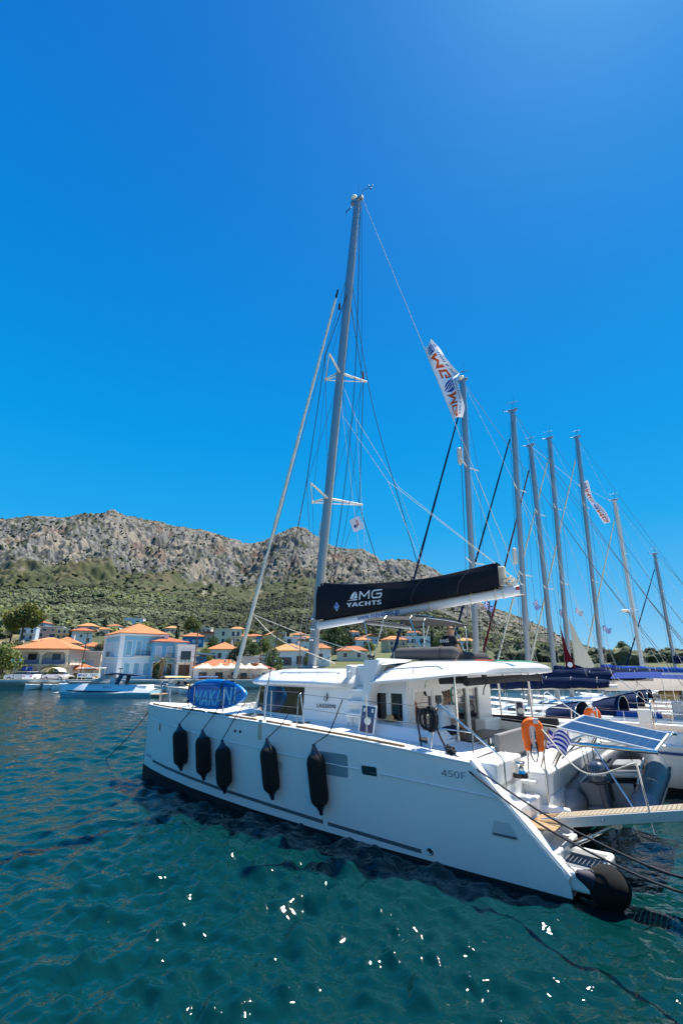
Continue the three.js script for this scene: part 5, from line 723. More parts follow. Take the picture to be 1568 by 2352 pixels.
// ================================================================ rails, stern gear
{
  const rails = part('guard_rail', cat);
  const st = (s, t, top = 2.84) => { const b = sheer(s); const m = M('stanchion', rod([s, b, t], [s, top, t], .0135, .012, 6), steel, rails); M('base', lathe([[.0, .04], [.03, .04], [.045, 0], [0, 0]], 10).translate(s, b + .02, t), steel, m); };
  const pts = [[1.0, 3.30], [1.9, 3.50], [3.4, 3.66], [4.87, 3.74], [6.8, 3.77], [9.75, 3.76]];
  for (const side of [1, -1]) {
    for (const [s, t] of pts) st(s, side * t);
    for (const f of [.98, .55]) { const w = []; for (const [s, t] of [...pts.slice(0, 5), [7.72, 3.76]]) w.push(V(s, mix(sheer(s), 2.84, f), side * t)); M('lifeline', pipe(w, .006, 4), wireMat, rails); M('lifeline', pipe([V(7.9, mix(2.05, 2.8, f), side * 3.76), V(9.75, mix(1.98, 2.72, f), side * 3.76), V(11.2, mix(1.85, 2.66, f), side * 3.55)], .006, 4), wireMat, rails); }
    M('gate_hoop', tube([[7.70, 2.05, side * 3.76], [7.72, 2.6, side * 3.76], [7.75, 2.78, side * 3.76], [7.80, 2.78, side * 3.76], [7.84, 2.6, side * 3.76], [7.96, 2.04, side * 3.76]], .015, 30, 7), steel, rails);
    M('pulpit', tube([[1.0, 2.18, side * 3.28], [.95, 2.75, side * 3.2], [.75, 2.85, side * 3.05], [.7, 2.8, side * 2.85], [.85, 2.2, side * 2.75]], .015, 30, 6), steel, rails);
    // sloping stern rail
    M('stern_rail', pipe([[11.12, 1.84, side * 3.5], [11.25, 2.58, side * 3.5], [11.30, 2.66, side * 3.5], [11.38, 2.68, side * 3.5], [12.50, 1.86, side * 3.42], [12.55, 1.78, side * 3.42], [12.54, 1.36, side * 3.4]], .018, 8), steel, rails);
    M('stern_rail', pipe([[11.19, 2.26, side * 3.5], [12.0, 2.23, side * 3.46]], .014, 6), steel, rails); M('stern_rail', rod([11.99, 1.78, side * 3.46], [12.01, 2.26, side * 3.46], .016, .016, 7), steel, rails);
    M('pushpit', pipe([[12.62, 1.44, side * 2.40], [12.66, 2.30, side * 2.40], [12.70, 2.36, side * 2.40], [12.90, 2.36, side * 2.36], [12.94, 2.30, side * 2.36], [12.92, .9, side * 2.36]], .016, 7), steel, rails); M('pushpit', rod([12.64, 1.85, side * 2.4], [12.93, 1.85, side * 2.36], .011, .011, 6), steel, rails);
    M('cleat', [rod([11.5, 1.86, side * 3.6], [11.72, 1.86, side * 3.6], .022), rod([11.57, 1.8, side * 3.6], [11.57, 1.86, side * 3.6], .02), rod([11.65, 1.8, side * 3.6], [11.65, 1.86, side * 3.6], .02)], steel, cat);
    M('cleat', [rod([5.9, 2.2, side * 3.6], [6.1, 2.2, side * 3.6], .018), rod([5.95, 2.14, side * 3.6], [5.95, 2.2, side * 3.6], .016), rod([6.05, 2.14, side * 3.6], [6.05, 2.2, side * 3.6], .016)], alloy, cat);
  }
  // open hatches with smoked covers
  const hatch = (s, t, h, w, ht, lean, m = cat) => { const g = part('open_hatch', m); M('frame', (() => { const sh = roundShape(-w / 2, 0, w / 2, ht, .06); sh.holes.push(roundShape(-w / 2 + .035, .035, w / 2 - .035, ht - .035, .04)); return extr(sh, .03); })(), gel, g); M('pane', extr(roundShape(-w / 2 + .035, .035, w / 2 - .035, ht - .035, .04), .012).translate(0, 0, .008), new THREE.MeshPhysicalMaterial({ color: lin(.05, .045, .12), roughness: .06, clearcoat: 1 }), g); M('vent_disc', new THREE.CylinderGeometry(.085, .085, .03, 18).rotateX(Math.PI / 2).translate(.02, ht * .45, .035), gel, g); for (const x of [-.1, .12]) M('catch', rbx(x - .025, x + .025, ht - .16, ht - .08, .03, .05, .01), gel, g); g.position.set(s, h, t); g.rotation.x = lean; return g; };
  hatch(9.40, 3.30, 1.98, .44, .62, rad(-9)).rotation.z = rad(-4); hatch(10.75, -2.75, 1.93, .26, .50, rad(4));
  for (const [s, t, w] of [[5.6, 3.25, .5], [3.0, 3.05, .5], [7.4, 3.3, .35]]) { const f = M('deck_hatch', rbx(s - w / 2, s + w / 2, sheer(s) + .02, sheer(s) + .06, t - w / 2, t + w / 2, .02), glassDark, cat); M('rim', new THREE.TorusGeometry(w * .02, .01, 4, 8).translate(s, sheer(s) + .06, t), alloy, f); }
  // coil hung on the rail, and the mooring line made fast beside it
  const winch = M('stern_winch', lathe([[0, 0], [.12, 0], [.12, .05], [.08, .08], [.07, .16], [.1, .2], [.1, .24], [0, .25]], 18).translate(12.62, 1.48, 2.85), steel, cat); M('winch_base', lathe([[.13, -.03], [.14, 0], [.13, .05]], 18).translate(12.62, 1.48, 2.85), blackPlastic, winch);

  // davits and solar panel
  const dv = part('davit', cat);
  for (const t of [1.62, -1.62]) { const a = M('davit_arm', pipe([[12.72, 1.25, t], [13.10, 1.90, t], [13.22, 1.95, t], [14.75, 1.93, t]], .042, 10), steel, dv); M('davit_brace', rod([13.0, 1.7, t], [13.5, 1.93, t], .018, .018, 7), steel, a); M('davit_foot', rbx(12.64, 12.82, 1.2, 1.27, t - .09, t + .09, .01), steel, a); }
  M('cross_tube', rod([13.16, 1.95, 1.62], [13.16, 1.95, -1.62], .028, .028, 8), steel, dv); M('cross_tube', rod([14.66, 1.94, 1.62], [14.66, 1.94, -1.62], .028, .028, 8), steel, dv);
  M('brace_tube', pipe([[13.0, 1.62, 1.5], [13.25, 1.95, .8]], .018), steel, dv);
  const cellM = new THREE.MeshPhysicalMaterial({ color: lin(.006, .026, .085), roughness: .3, specularIntensity: .35 }), frameM = mat(.70, .70, .69, .35, { metalness: .3 });
  for (let k = 0; k < 2; k++) {
    const sp = part('solar_panel', dv), L = 1.72, w = 1.08, z0 = 1.62 - k * (w + .03), z1 = z0 - w, NI = 10, NJ = 6;
    M('frame', [bx(0, L, 0, .04, z0 - .03, z0), bx(0, L, 0, .04, z1, z1 + .03), bx(0, .03, 0, .04, z1 + .03, z0 - .03), bx(L - .03, L, 0, .04, z1 + .03, z0 - .03)], frameM, sp);
    M('backing', bx(.03, L - .03, .012, .026, z1 + .03, z0 - .03), mat(.10, .15, .25, .5), sp);
    for (let i = 0; i < NI; i++) for (let j = 0; j < NJ; j++) { const a = .045 + i * (L - .09) / NI, b = z1 + .04 + j * (w - .08) / NJ; M('cell', bx(a + .003, a + (L - .09) / NI - .003, .026, .030, b + .003, b + (w - .08) / NJ - .003), cellM, sp); }
    sp.position.set(13.02, 2.26, 0); sp.rotation.set(.036, 0, -.165);
  }
  for (const [s, t] of [[13.16, 1.4], [13.16, -.3]]) M('panel_leg', rod([s, 1.94, t], [s, 2.19 - (s - 13.02) * .156, t], .016, .016, 6), alloy, dv);
  M('lifting_tackle', [rod([13.3, 1.9, 1.1], [13.35, 1.2, 1.0], .008), rod([13.38, 1.9, 1.1], [13.42, 1.2, 1.0], .008), rod([14.5, 1.9, -1.0], [14.2, 1.4, -1.0], .008)], ropeDark, dv); M('stay_tube', rod([13.66, 1.93, 1.62], [14.42, .95, 2.35], .016, .016, 6), steel, dv);

  const weatheredTeak = tri(mat(.31, .27, .22, .8, { map: rep(teakTex, 2, 8) }));
  // hinged gangway with its ram
  const gw = part('gangway', cat), g0 = V(13.12, .90, 2.9), g1 = V(16.35, 1.62, 2.9), gd = g1.clone().sub(g0), ang = Math.atan2(gd.y, gd.x), GL = gd.length();
  const plank = part('walkway', gw); plank.position.copy(g0); plank.rotation.z = ang;
  const brushed = new THREE.MeshStandardMaterial({ color: lin(.62, .61, .58), metalness: .75, roughness: .45 });
  M('side_beam', rbx(0, GL, -.13, .015, .20, .235, .01), brushed, plank); M('side_beam', rbx(0, GL, -.13, .015, -.235, -.20, .01), brushed, plank);
  for (let k = 0; k < 46; k++) { const a = .12 + k * (GL - .14) / 46; M('tread_slat', rbx(a, a + (GL - .14) / 46 - .012, .0, .022, -.198, .198, .004, 1), weatheredTeak, plank); }
  for (const s of [.9, 1.7, 2.5]) M('bolt', new THREE.SphereGeometry(.018, 8, 6).translate(s, -.05, .238), steel, plank);
  for (const z of [.22, -.22]) M('hinge_plate', rbx(-.12, .16, -.16, .03, z - .02, z + .02, .03), steel, plank);
  M('ram', [rod([13.2, .42, 2.9], [13.75, .72, 2.9], .045, .045, 10), rod([13.75, .72, 2.9], [14.15, .95, 2.9], .026, .026, 8)], steel, gw); M('ram_bracket', rbx(14.08, 14.22, .9, 1.08, 2.84, 2.96, .03), alloyPale, gw);
  const tr = part('teak_step', gw); for (let k = 0; k < 7; k++) M('plank', rbx(12.86, 13.34, .835, .86, 2.52 + k * .145, 2.52 + k * .145 + .137, .006, 1), teak, tr);
  M('handrail', pipe([[14.72, .98, 3.12], [14.62, 1.94, 3.1]], .016), steel, gw); M('rope_rail', tube([[14.62, 1.94, 3.1], [13.8, 1.7, 3.05], [12.92, 2.3, 2.4]], .012, 20, 5), ropePale, gw);
  M('life_raft', [new THREE.CapsuleGeometry(.19, .5, 6, 14).rotateX(Math.PI / 2).translate(12.92, .92, 1.75)], mat(.45, .45, .43, .5), cat);
}
// ---- lines
const line = (name, label, pts, r, m, cat2 = 'rope') => tag(M(name, tube(pts.map(p => toWorld(...p)), r, 40, 6), m), label, cat2);
line('mooring_line', 'upper of two black mooring lines from the stern cleat to the quay', [[11.6, 1.88, 3.62], [12.4, 1.62, 3.92], [13.6, 1.28, 4.45], [14.9, 1.12, 5.1], [15.6, 1.3, 5.75], [16.3, 1.74, 6.5]], .016, ropeDark);
line('mooring_line', 'lower of two black mooring lines from the stern cleat to the quay', [[11.62, 1.84, 3.66], [12.3, 1.54, 3.96], [13.5, 1.16, 4.5], [14.9, 1.0, 5.2], [15.65, 1.2, 5.85], [16.3, 1.70, 6.6]], .016, ropeDark);
line('bow_line', 'thin dark line running from the port bow down into the water', [[.06, 2.02, 3.0], [-1.7, .95, 2.75], [-3.7, -.06, 2.45]], .014, ropeDark);
line('anchor_snubber', 'dark rope hanging down the stem of the port bow', [[.02, 2.14, 3.02], [-.03, 1.2, 3.0], [-.02, -.3, 3.0]], .013, ropeDark);
{ const l = []; reseed(12); for (let k = 0; k < 5; k++) { const p = []; for (let i = 0; i < 8; i++) p.push(toWorld(11.58 + rr(-.10, .10), 1.90 + rr(-.06, .08), 3.6 + rr(-.09, .09))); l.push(tube(p, .02, 40, 6, true)); } tag(M('mooring_knot', l, ropeDark), 'black rope turns piled on the stern cleat', 'rope'); }
{ const l = []; for (let k = 0; k < 7; k++) { const p = [], cx = 11.08 + (k % 3) * .045, cz = 3.46 + .02 * k, w = .10 + .018 * (k % 4), hgt = .19 + .02 * (k % 3), cy = 2.42; for (let i = 0; i < 12; i++) { const a = i / 12 * 2 * Math.PI; p.push(toWorld(cx + w * Math.cos(a), cy + hgt * Math.sin(a), cz)); } l.push(tube(p, .02, 40, 6, true)); } l.push(tube([toWorld(10.86, 2.62, 3.5), toWorld(10.84, 2.4, 3.5), toWorld(10.88, 1.9, 3.45)], .02, 20, 6)); l.push(tube([toWorld(11.2, 2.6, 3.46), toWorld(11.3, 2.2, 3.5), toWorld(11.5, 1.92, 3.58)], .02, 20, 6)); tag(M('rope_coil', l, ropeDark), 'thick black rope coiled over the side rail near the cockpit', 'rope'); }
{ const l = []; for (let k = 0; k < 3; k++) l.push(tube([0, 1, 2, 3, 4, 5, 6, 7].map(i => { const a = i / 8 * 2 * Math.PI; return toWorld(10.94 + .05 * Math.cos(a) + .01 * k, 2.78 + .19 * Math.sin(a), 2.0 + .03 * k); }), .014, 30, 5, true)); tag(M('hanging_coil', l, mat(.02, .22, .12, .8)), 'green coiled line hanging under the hard top edge', 'rope'); }

// ---- fenders
{
  const fm = tri(mat(.010, .010, .010, .95, { bumpMap: rep(texWeave, 3), bumpScale: .003 })), endM = gloss(.012, .011, .03, .3);
  const mk = () => { const g = new THREE.Group(); M('body', lathe([[.05, -.50], [.12, -.46], [.155, -.40], [.165, -.3], [.165, .32], [.15, .41], [.11, .48], [.05, .52]], 22), fm, g); const e = M('end_eye', lathe([[0, -.66], [.035, -.66], [.04, -.6], [.075, -.52], [.11, -.47]], 14), endM, g); M('end_eye', lathe([[0, .68], [.03, .68], [.035, .62], [.07, .54], [.10, .49]], 14), endM, g); return g; };
  const F = [[3.25, 1.22, .12, .55, 'foremost'], [4.45, 1.15, .10, .55, 'second'], [5.38, .98, .08, .55, 'third'], [7.12, 1.13, .05, .58, 'fourth'], [8.62, 1.10, .03, .62, 'hindmost']];
  const lab = ['black fender nearest the bow of the catamaran', 'black fender hanging second from the bow of the catamaran', 'black fender hanging midway in the row of five', 'black fender hanging beside the small hull step', 'black fender nearest the stern, overlapping the square hull window'];
  F.forEach(([s, h, lean, sc], i) => { const g = mk(); g.name = numbered('fender'); tag(g, lab[i], 'fender', 'fenders along the port hull'); const t = outT(s, 1.1) + .20; g.position.copy(toWorld(s, h, t)); g.quaternion.setFromAxisAngle(V(0, 1, 0), CAT_TURN).multiply(new THREE.Quaternion().setFromEuler(new THREE.Euler(.15 + lean * .3, i * 1.1, -.035))); g.scale.set(1.2, sc / .58, 1.2); scene.add(g);
    const top = V(0, .67 * sc / .58, 0).applyQuaternion(g.quaternion).add(g.position), dk = toWorld(s + .22, sheer(s) + .02, outT(s, sheer(s)) + .02), rl2 = toWorld(s + .34 + i * .03, i === 4 ? 2.72 : 2.5, 3.74); const L = M('lanyard', tube([top, dk, rl2].map(p => g.worldToLocal(p.clone())), .011, 16, 5), ropeDark, (g.updateMatrixWorld(), g)); L.geometry.dispose(); L.geometry = tube([top, dk, rl2].map(p => g.worldToLocal(p.clone())), .011, 16, 5, false, .1); });
  const b = thing('ball_fender', 'big black ball fender at the stern platform of the catamaran', 'fender', toWorld(14.02, .22, 3.46).toArray()); M('ball', (() => { const g = new THREE.SphereGeometry(.30, 28, 20), p = g.attributes.position; for (let i = 0; i < p.count; i++) { const k = 1 + .015 * fbm(p.getX(i) * 6, p.getY(i) * 6 + p.getZ(i) * 5, 2); p.setXYZ(i, p.getX(i) * k * 1.05, p.getY(i) * k * .98, p.getZ(i) * k); } g.computeVertexNormals(); return g; })(), mat(.004, .004, .004, 1), b); M('neck', lathe([[.03, .50], [.06, .48], [.10, .36], [.14, .28]], 14).rotateZ(rad(68)), mat(.010, .012, .03, .7), b); M('lanyard', rod([-.46, .19, 0], [-.62, .34, .04], .012), ropePale, b); M('lanyard_tail', tube([[.2, -.2, .1], [.33, -.3, .12], [.42, -.34, .1]], .008, 10, 5), ropeDark, b);
}

// ================================================================ neighbouring yachts on the same quay
const canvasMat = (r, g, b, ro, e = {}) => new THREE.MeshPhysicalMaterial({ color: lin(r, g, b), roughness: ro, specularIntensity: .2, side: THREE.DoubleSide, ...e });
const navyCloth = tri(canvasMat(.004, .013, .05, .85, { bumpMap: rep(texWeave, 1), bumpScale: .01 })), royalCloth = tri(canvasMat(.012, .07, .33, .85, { bumpMap: rep(texWeave, 1), bumpScale: .01 })), slateBlue = tri(canvasMat(.012, .035, .17, .85)), burgundy = tri(canvasMat(.10, .008, .015, .85)), creamCloth = tri(canvasMat(.68, .62, .46, .9)), greyTarp = tri(canvasMat(.30, .27, .24, .95)), redCloth = tri(canvasMat(.50, .07, .07, .9)), tealCloth = tri(canvasMat(.01, .36, .34, .9)), tanCloth = tri(canvasMat(.50, .36, .16, .9));
const clearVinyl = new THREE.MeshPhysicalMaterial({ color: lin(.75, .75, .72), roughness: .12, transmission: .75, thickness: 0, side: THREE.DoubleSide });
function sailboat(o) {
  const { label, s, t, H, top, L = 12.4, B = 3.9, fb = 1.25, cover = navyCloth, genoa = navyCloth, hood = navyCloth, biminiM = null, hullM = gel, mastM = alloy } = o;
  const bow = s - L * .40, P0 = toWorld(bow, 0, t), g = thing('sailing_yacht', label, 'sailboat', P0.toArray(), CAT_TURN, 'sailing yachts along the quay');
  const hb = x => B / 2 * lerpTable([[0, .02], [.05, .2], [.15, .5], [.3, .8], [.5, 1], [.75, .98], [1, .86]], x / L), sh = x => fb + .28 * Math.pow(1 - x / L, 2);
  const hs = (y0f, y1f, rows) => { const l = []; for (const z of [1, -1]) { const secs = []; for (let i = 0; i <= 24; i++) { const x = L * Math.pow(i / 24, 1.1), row = []; for (let j = 0; j <= rows; j++) { const v = j / rows, y = mix(y0f(x), y1f(x), v), k = y < .1 ? .72 * Math.sqrt(clamp(1 - Math.pow((y - .1) / -.7, 2))) : mix(.72, 1, Math.pow(clamp((y - .1) / fb), .6)); row.push([x + .5 * (1 - y / fb) * (1 - x / L) * .5, y, z * hb(x) * k]); } secs.push(row); } l.push(loft(secs)); } return l; };
  const hull = M('hull', [...hs(() => .12, sh, 6), loft([[[L, .12, hb(L) * .75], [L + .05, .7, hb(L) * .94], [L, sh(L), hb(L)]], [[L, .12, -hb(L) * .75], [L + .05, .7, -hb(L) * .94], [L, sh(L), -hb(L)]]])], hullM, g);
  M('boot_top', hs(() => -.5, () => .118, 4), o.boot || antifoul, hull);
  for (const z of [1, -1]) { const sp = []; for (let i = 0; i <= 10; i++) { const x = mix(L * .2, L * .94, i / 10); sp.push([[x, sh(x) - .22, z * (hb(x) * .985 + .004)], [x, sh(x) - .15, z * (hb(x) * .99 + .005)]]); } M('cove_stripe', loft(sp), o.stripe || mat(.02, .05, .2, .4), hull); }
  const dk = []; for (let i = 0; i <= 24; i++) { const x = L * i / 24, row = []; for (let j = 0; j <= 6; j++) row.push([x, sh(x) + .05 * Math.sin(Math.PI * j / 6), mix(-hb(x), hb(x), j / 6)]); dk.push(row); } M('deck', loft(dk), gelNon, g);
  const x0 = L * .26, x1 = L * .64, cab = M('cabin', loft([[x0, 1.0, 0], [x0 + .6, 1.0, .28], [L * .45, 1.1, .42], [x1 - .3, 1.15, .46], [x1, 1.15, .42]].map(([x, w, h]) => { const r = [], y = sh(x); for (const [u, v] of [[-1, 0], [-.93, .75], [-.75, 1], [0, 1.06], [.75, 1], [.93, .75], [1, 0]]) r.push([x, y + h * v, u * w * B / 4.2]); return r; }), { cap: true, crease: .8 }), gel, g);
  for (const z of [1, -1]) for (const [a, b] of [[.34, .42], [.44, .52], [.54, .61]]) { const wq = (x, y) => { const u = y > .3 ? .85 : .97; return z * (u * lerpTable([[x0, 1], [L * .45, 1.1], [x1, 1.15]], x) * B / 4.2 + .01); }; M('cabin_window', loft([[[L * a, sh(L * a) + .10, wq(L * a, .1) * 1.0], [L * a, sh(L * a) + .27, wq(L * a, .1) * .965]], [[L * b, sh(L * b) + .12, wq(L * b, .1)], [L * b, sh(L * b) + .30, wq(L * b, .1) * .965]]]), glassDark, cab); }
  for (const z of [1, -1]) M('coaming', rbx(x1, L * .95, sh(x1) - .1, sh(x1) + .28, z * B * .33 - .12, z * B * .33 + .12, .06), gel, g);
  M('cockpit_sole', bx(x1 + .05, L - .1, sh(L) + .055, sh(L) + .075, -B * .30, B * .30), teak, g); for (const z of [.5]) { const st = M('wheel_pedestal', rbx(L * .84, L * .87, sh(L), sh(L) + .85, -.1, .1, .04), gel, g); M('wheel', [new THREE.TorusGeometry(.42, .018, 6, 28).rotateY(Math.PI / 2).translate(L * .875, sh(L) + .75, 0), ...[0, 1, 2, 3].map(k => rod([L * .875, sh(L) + .75, 0], [L * .875, sh(L) + .75 + .42 * Math.sin(k * 1.57), .42 * Math.cos(k * 1.57)], .01))], steel, st); }
  // mast
  const mx = s - bow, ty = H, tx = top - bow, yb = sh(mx) + .40, mAt = y => V(mix(mx, tx, (y - yb) / (ty - yb)), y, 0), mast = part('mast', g), secs = [];
  for (let i = 0; i <= 8; i++) { const y = mix(yb - .3, ty, i / 8), c = mAt(y), r = []; for (let j = 0; j < 12; j++) { const a = j / 12 * 6.2832; r.push([c.x + .135 * Math.cos(a), y, .085 * Math.sin(a)]); } secs.push(r); } M('spar', loft(secs, { closed: true, cap: true }), mastM, mast);
  const spr = part('spreaders', mast); mast.remove(spr);
  for (const f of o.spreads || [.40, .70]) { const y = mix(yb, ty, f), c = mAt(y); for (const z of [1, -1]) M('spreader', rod(c, [c.x + .15, y + .06, z * .95], .035, .022), alloyPale, mast); }
  const cap = M('masthead', rbx(tx - .22, tx + .26, ty - .03, ty + .10, -.06, .06, .02), alloy, mast); M('antenna', rod([tx + .1, ty + .1, 0], [tx + .12, ty + 1.0, 0], .007, .004, 4), wireMat, mast); M('wind_sensor', pipe([[tx - .2, ty + .05, 0], [tx - .45, ty + .08, .1], [tx - .47, ty + .2, .1]], .012, 4), blackPlastic, mast); M('wind_vane', pipe([[tx, ty + .1, 0], [tx + .02, ty + .5, 0], [tx + .3, ty + .55, -.1], [tx - .25, ty + .5, .1]], .009, 4), blackPlastic, mast);
  if (o.dome) M('satellite_dome', lathe([[0, .26], [.12, .22], [.16, .12], [.1, .02], [.04, 0]], 14).translate(tx - .05, ty + .06, 0), mat(.75, .70, .55, .5), mast);
  if (o.reflector) M('radar_reflector', lathe([[0, .9], [.1, .86], [.12, .75], [.12, .2], [.09, .08], [0, 0]], 12).translate(mAt(o.reflector).x - .28, o.reflector, .05), mat(.62, .60, .52, .5), mast);
  if (o.radar) { const c = mAt(o.radar), rd = M('radome', lathe([[0, .22], [.2, .2], [.3, .13], [.3, .06], [.22, 0], [0, 0]], 18).translate(c.x - .5, o.radar, 0), mat(.78, .76, .70, .4), mast); M('radome_bracket', rbx(c.x - .5, c.x, o.radar - .05, o.radar, -.05, .05, .01), alloy, rd); }
  // boom and sail cover
  const by = o.boomY || 2.75, be = Math.min(L - .6, mx + 5.0), bm = part('boom', g); M('spar', rod([mx + .1, by, 0], [be, by + .14, o.swing || 0], .085, .085, 10), alloyPale, bm);
  const cs = []; for (let i = 0; i <= 20; i++) { const u = i / 20, x = mix(mx + .02, be - .25, u), y = mix(by, by + .13, u), h = mix(.66, .26, Math.pow(u, .6)) * (1 + .06 * Math.sin(u * 18)), w = mix(.20, .13, u), zc = (o.swing || 0) * u, r = []; for (const [a, b] of [[-.7, -.12], [-1, .15], [-.85, .55], [-.3, .95], [.3, .95], [.85, .55], [1, .15], [.7, -.12]]) r.push([x, y + h * b + .02 * Math.sin(u * 30 + a * 4), zc + w * a]); cs.push(r); } M('sail_cover', loft(cs, { closed: true, cap: true }), cover, bm);
  for (let k = 0; k < 5; k++) M('cover_tie', new THREE.TorusGeometry(.2, .008, 4, 14).scale(.6, 1.5, 1).rotateY(Math.PI / 2).translate(mix(mx + 1, be - .6, k / 4), by + .15, (o.swing || 0) * k / 5), ropePale, bm);
  // forestay with furled genoa, backstay and shrouds
  const gen = part('furled_genoa', g), f0 = V(.25, sh(0) + .35, 0), f1 = mAt(ty - (o.frac || .9)), gr = []; for (let i = 0; i <= 30; i++) { const u = i / 30, c = f0.clone().lerp(f1, .02 + u * .93), r2 = .075 * (1 - .5 * u) * (1 + .1 * Math.sin(u * 40)), r = []; for (let j = 0; j < 7; j++) { const a = j / 7 * 6.2832; r.push([c.x + r2 * Math.cos(a), c.y, r2 * Math.sin(a)]); } gr.push(r); } M('rolled_sail', loft(gr, { closed: true, cap: true }), genoa, gen); M('forestay', rod(f0, f1, .01, .01, 4), wireMat, gen); M('furling_drum', new THREE.CylinderGeometry(.1, .1, .14, 12).translate(f0.x, f0.y - .05, 0), blackPlastic, gen);
  const rg = part('rigging', g), wr = (pts, r = .0075, m = wireMat) => M('wire', pipe(pts, r, 4), m, rg);
  for (const z of [1, -1]) { const cp = V(mx + .25, sh(mx), z * hb(mx) * .92), y1 = mix(yb, ty, .40), y2 = mix(yb, ty, .70); wr([cp, V(mAt(y1).x + .15, y1 + .06, z * .95), V(mAt(y2).x + .15, y2 + .06, z * .95), mAt(ty - .3)]); wr([V(mx, sh(mx), z * hb(mx) * .9), mAt(y1)]); wr([V(L, sh(L) + .5, z * .7), V(mix(L, tx, .35), mix(sh(L), ty, .35), z * .05), mAt(ty)]); wr([V(mx + 2.6, by + .2, z * .15), mAt(y2)], .005, ropePale); }
  wr([V(be, by + .2, o.swing || 0), mAt(ty)], .006, ropePale); wr([mAt(ty - .4).add(V(.18, 0, .05)), V(mx + .3, yb, .05)], .008, ropePale); wr([mAt(ty - .6).add(V(-.18, 0, .05)), V(mx - .3, yb, .1)], .008, o.halyard || ropeDark);
  // sprayhood
  if (hood) { const hd = part('sprayhood', g), a = []; for (let i = 0; i <= 6; i++) { const u = i / 6, r = []; for (let j = 0; j <= 10; j++) { const v = j / 10 * Math.PI; r.push([x1 - .55 + u * 1.35 - .25 * Math.sin(v) * (1 - u), sh(x1) + .25 + (.22 + .50 * Math.sin(u * Math.PI * .5)) * Math.pow(Math.sin(v), .6), Math.cos(v) * B * .28]); } a.push(r); } M('fabric', loft(a.slice(2)), hood, hd); M('window', loft(a.slice(0, 3)), clearVinyl, hd); for (const k of [2, 6]) M('bow_tube', tube(a[k], .014, 30, 5), steel, hd); }
  if (biminiM) { const bi = part('bimini', g), a = [], y0 = sh(L) + 1.75; for (let i = 0; i <= 6; i++) { const u = i / 6, r = []; for (let j = 0; j <= 8; j++) { const v = j / 8; r.push([mix(L * .70, L * .96, u), y0 + .22 * Math.sin(Math.PI * v) - .10 * Math.abs(u - .4), mix(-1, 1, v) * B * .36]); } a.push(r); } M('canopy', loft(a), biminiM, bi); for (const x of [.72, .84, .95]) for (const z of [1, -1]) M('pole', rod([L * .84, sh(L) + .25, z * B * .38], [L * x, y0, z * B * .36], .013), steel, bi); }
  // rails
  const rl = part('guard_rail', g); for (const z of [1, -1]) { const pts = []; for (const f of [.08, .22, .36, .50, .64, .78, .90]) { const x = L * f, zz = z * (hb(x) - .08); M('stanchion', rod([x, sh(x), zz], [x, sh(x) + .62, zz], .0125), steel, rl); pts.push(V(x, sh(x) + .6, zz)); } M('lifeline', pipe(pts, .005, 4), wireMat, rl); M('lifeline', pipe(pts.map(p => V(p.x, p.y - .3, p.z)), .005, 4), wireMat, rl); M('pushpit', pipe([[L * .9, sh(L), z * (hb(L * .9) - .08)], [L * .9, sh(L) + .62, z * (hb(L * .9) - .08)], [L - .05, sh(L) + .62, z * (hb(L) - .1)], [L - .02, sh(L) + .62, z * .45], [L - .02, sh(L), z * .45]], .014), steel, rl); } M('pulpit', tube([[L * .08, sh(0), hb(L * .08) - .05], [L * .05, sh(0) + .6, hb(L * .06)], [-.05, sh(0) + .66, 0], [L * .05, sh(0) + .6, -hb(L * .06)], [L * .08, sh(0), -hb(L * .08) + .05]], .014, 30, 6), steel, rl);
  for (const [x, z] of [[L * .2, 0], [L * .30, .0]]) M('deck_hatch', rbx(x - .25, x + .25, sh(x) + .06, sh(x) + .1, -.25, .25, .02), glassDark, g);
  if (o.extra) o.extra(g, { L, B, sh, hb, mx, mAt, ty, by });
  return g;
}
const arch = (g, { L, B, sh }) => { const a = part('stern_arch', g); for (const z of [1, -1]) M('leg', pipe([[L - .8, sh(L), z * B * .36], [L - .25, sh(L) + 1.9, z * B * .36]], .022), steel, a); M('crossbar', rod([L - .25, sh(L) + 1.9, -B * .36], [L - .25, sh(L) + 1.9, B * .36], .022), steel, a); const sp = M('solar_panel', bx(L - 1.0, L + .4, sh(L) + 1.93, sh(L) + 1.97, -.95, .95), frameWhite, a); M('cells', bx(L - .96, L + .36, sh(L) + 1.972, sh(L) + 1.976, -.91, .91), cellBlue, sp); };
const frameWhite = mat(.66, .66, .65, .4), cellBlue = mat(.008, .02, .075, .3);
sailboat({ label: 'white yacht next to the catamaran with navy sail cover and navy furled genoa', s: 7.8, t: -6.5, H: 16.5, top: 8.3, dome: 1, reflector: 12.2, boomY: 2.62, extra: (g, q) => { arch(g, q); M('towel', loft([[[q.L * .72, q.sh(9) + .62, 1.75], [q.L * .76, q.sh(9) + .66, 1.77], [q.L * .80, q.sh(9) + .6, 1.75]], [[q.L * .71, q.sh(9) + .2, 1.82], [q.L * .76, q.sh(9) + .15, 1.85], [q.L * .80, q.sh(9) + .24, 1.8]]]), tealCloth, g); M('life_ring', new THREE.TorusGeometry(.27, .09, 10, 24, 4.6).rotateZ(2.4).rotateY(Math.PI / 2).translate(q.L + .02, q.sh(q.L) + .42, 1.2), mat(.62, .55, .12, .7), g); } });
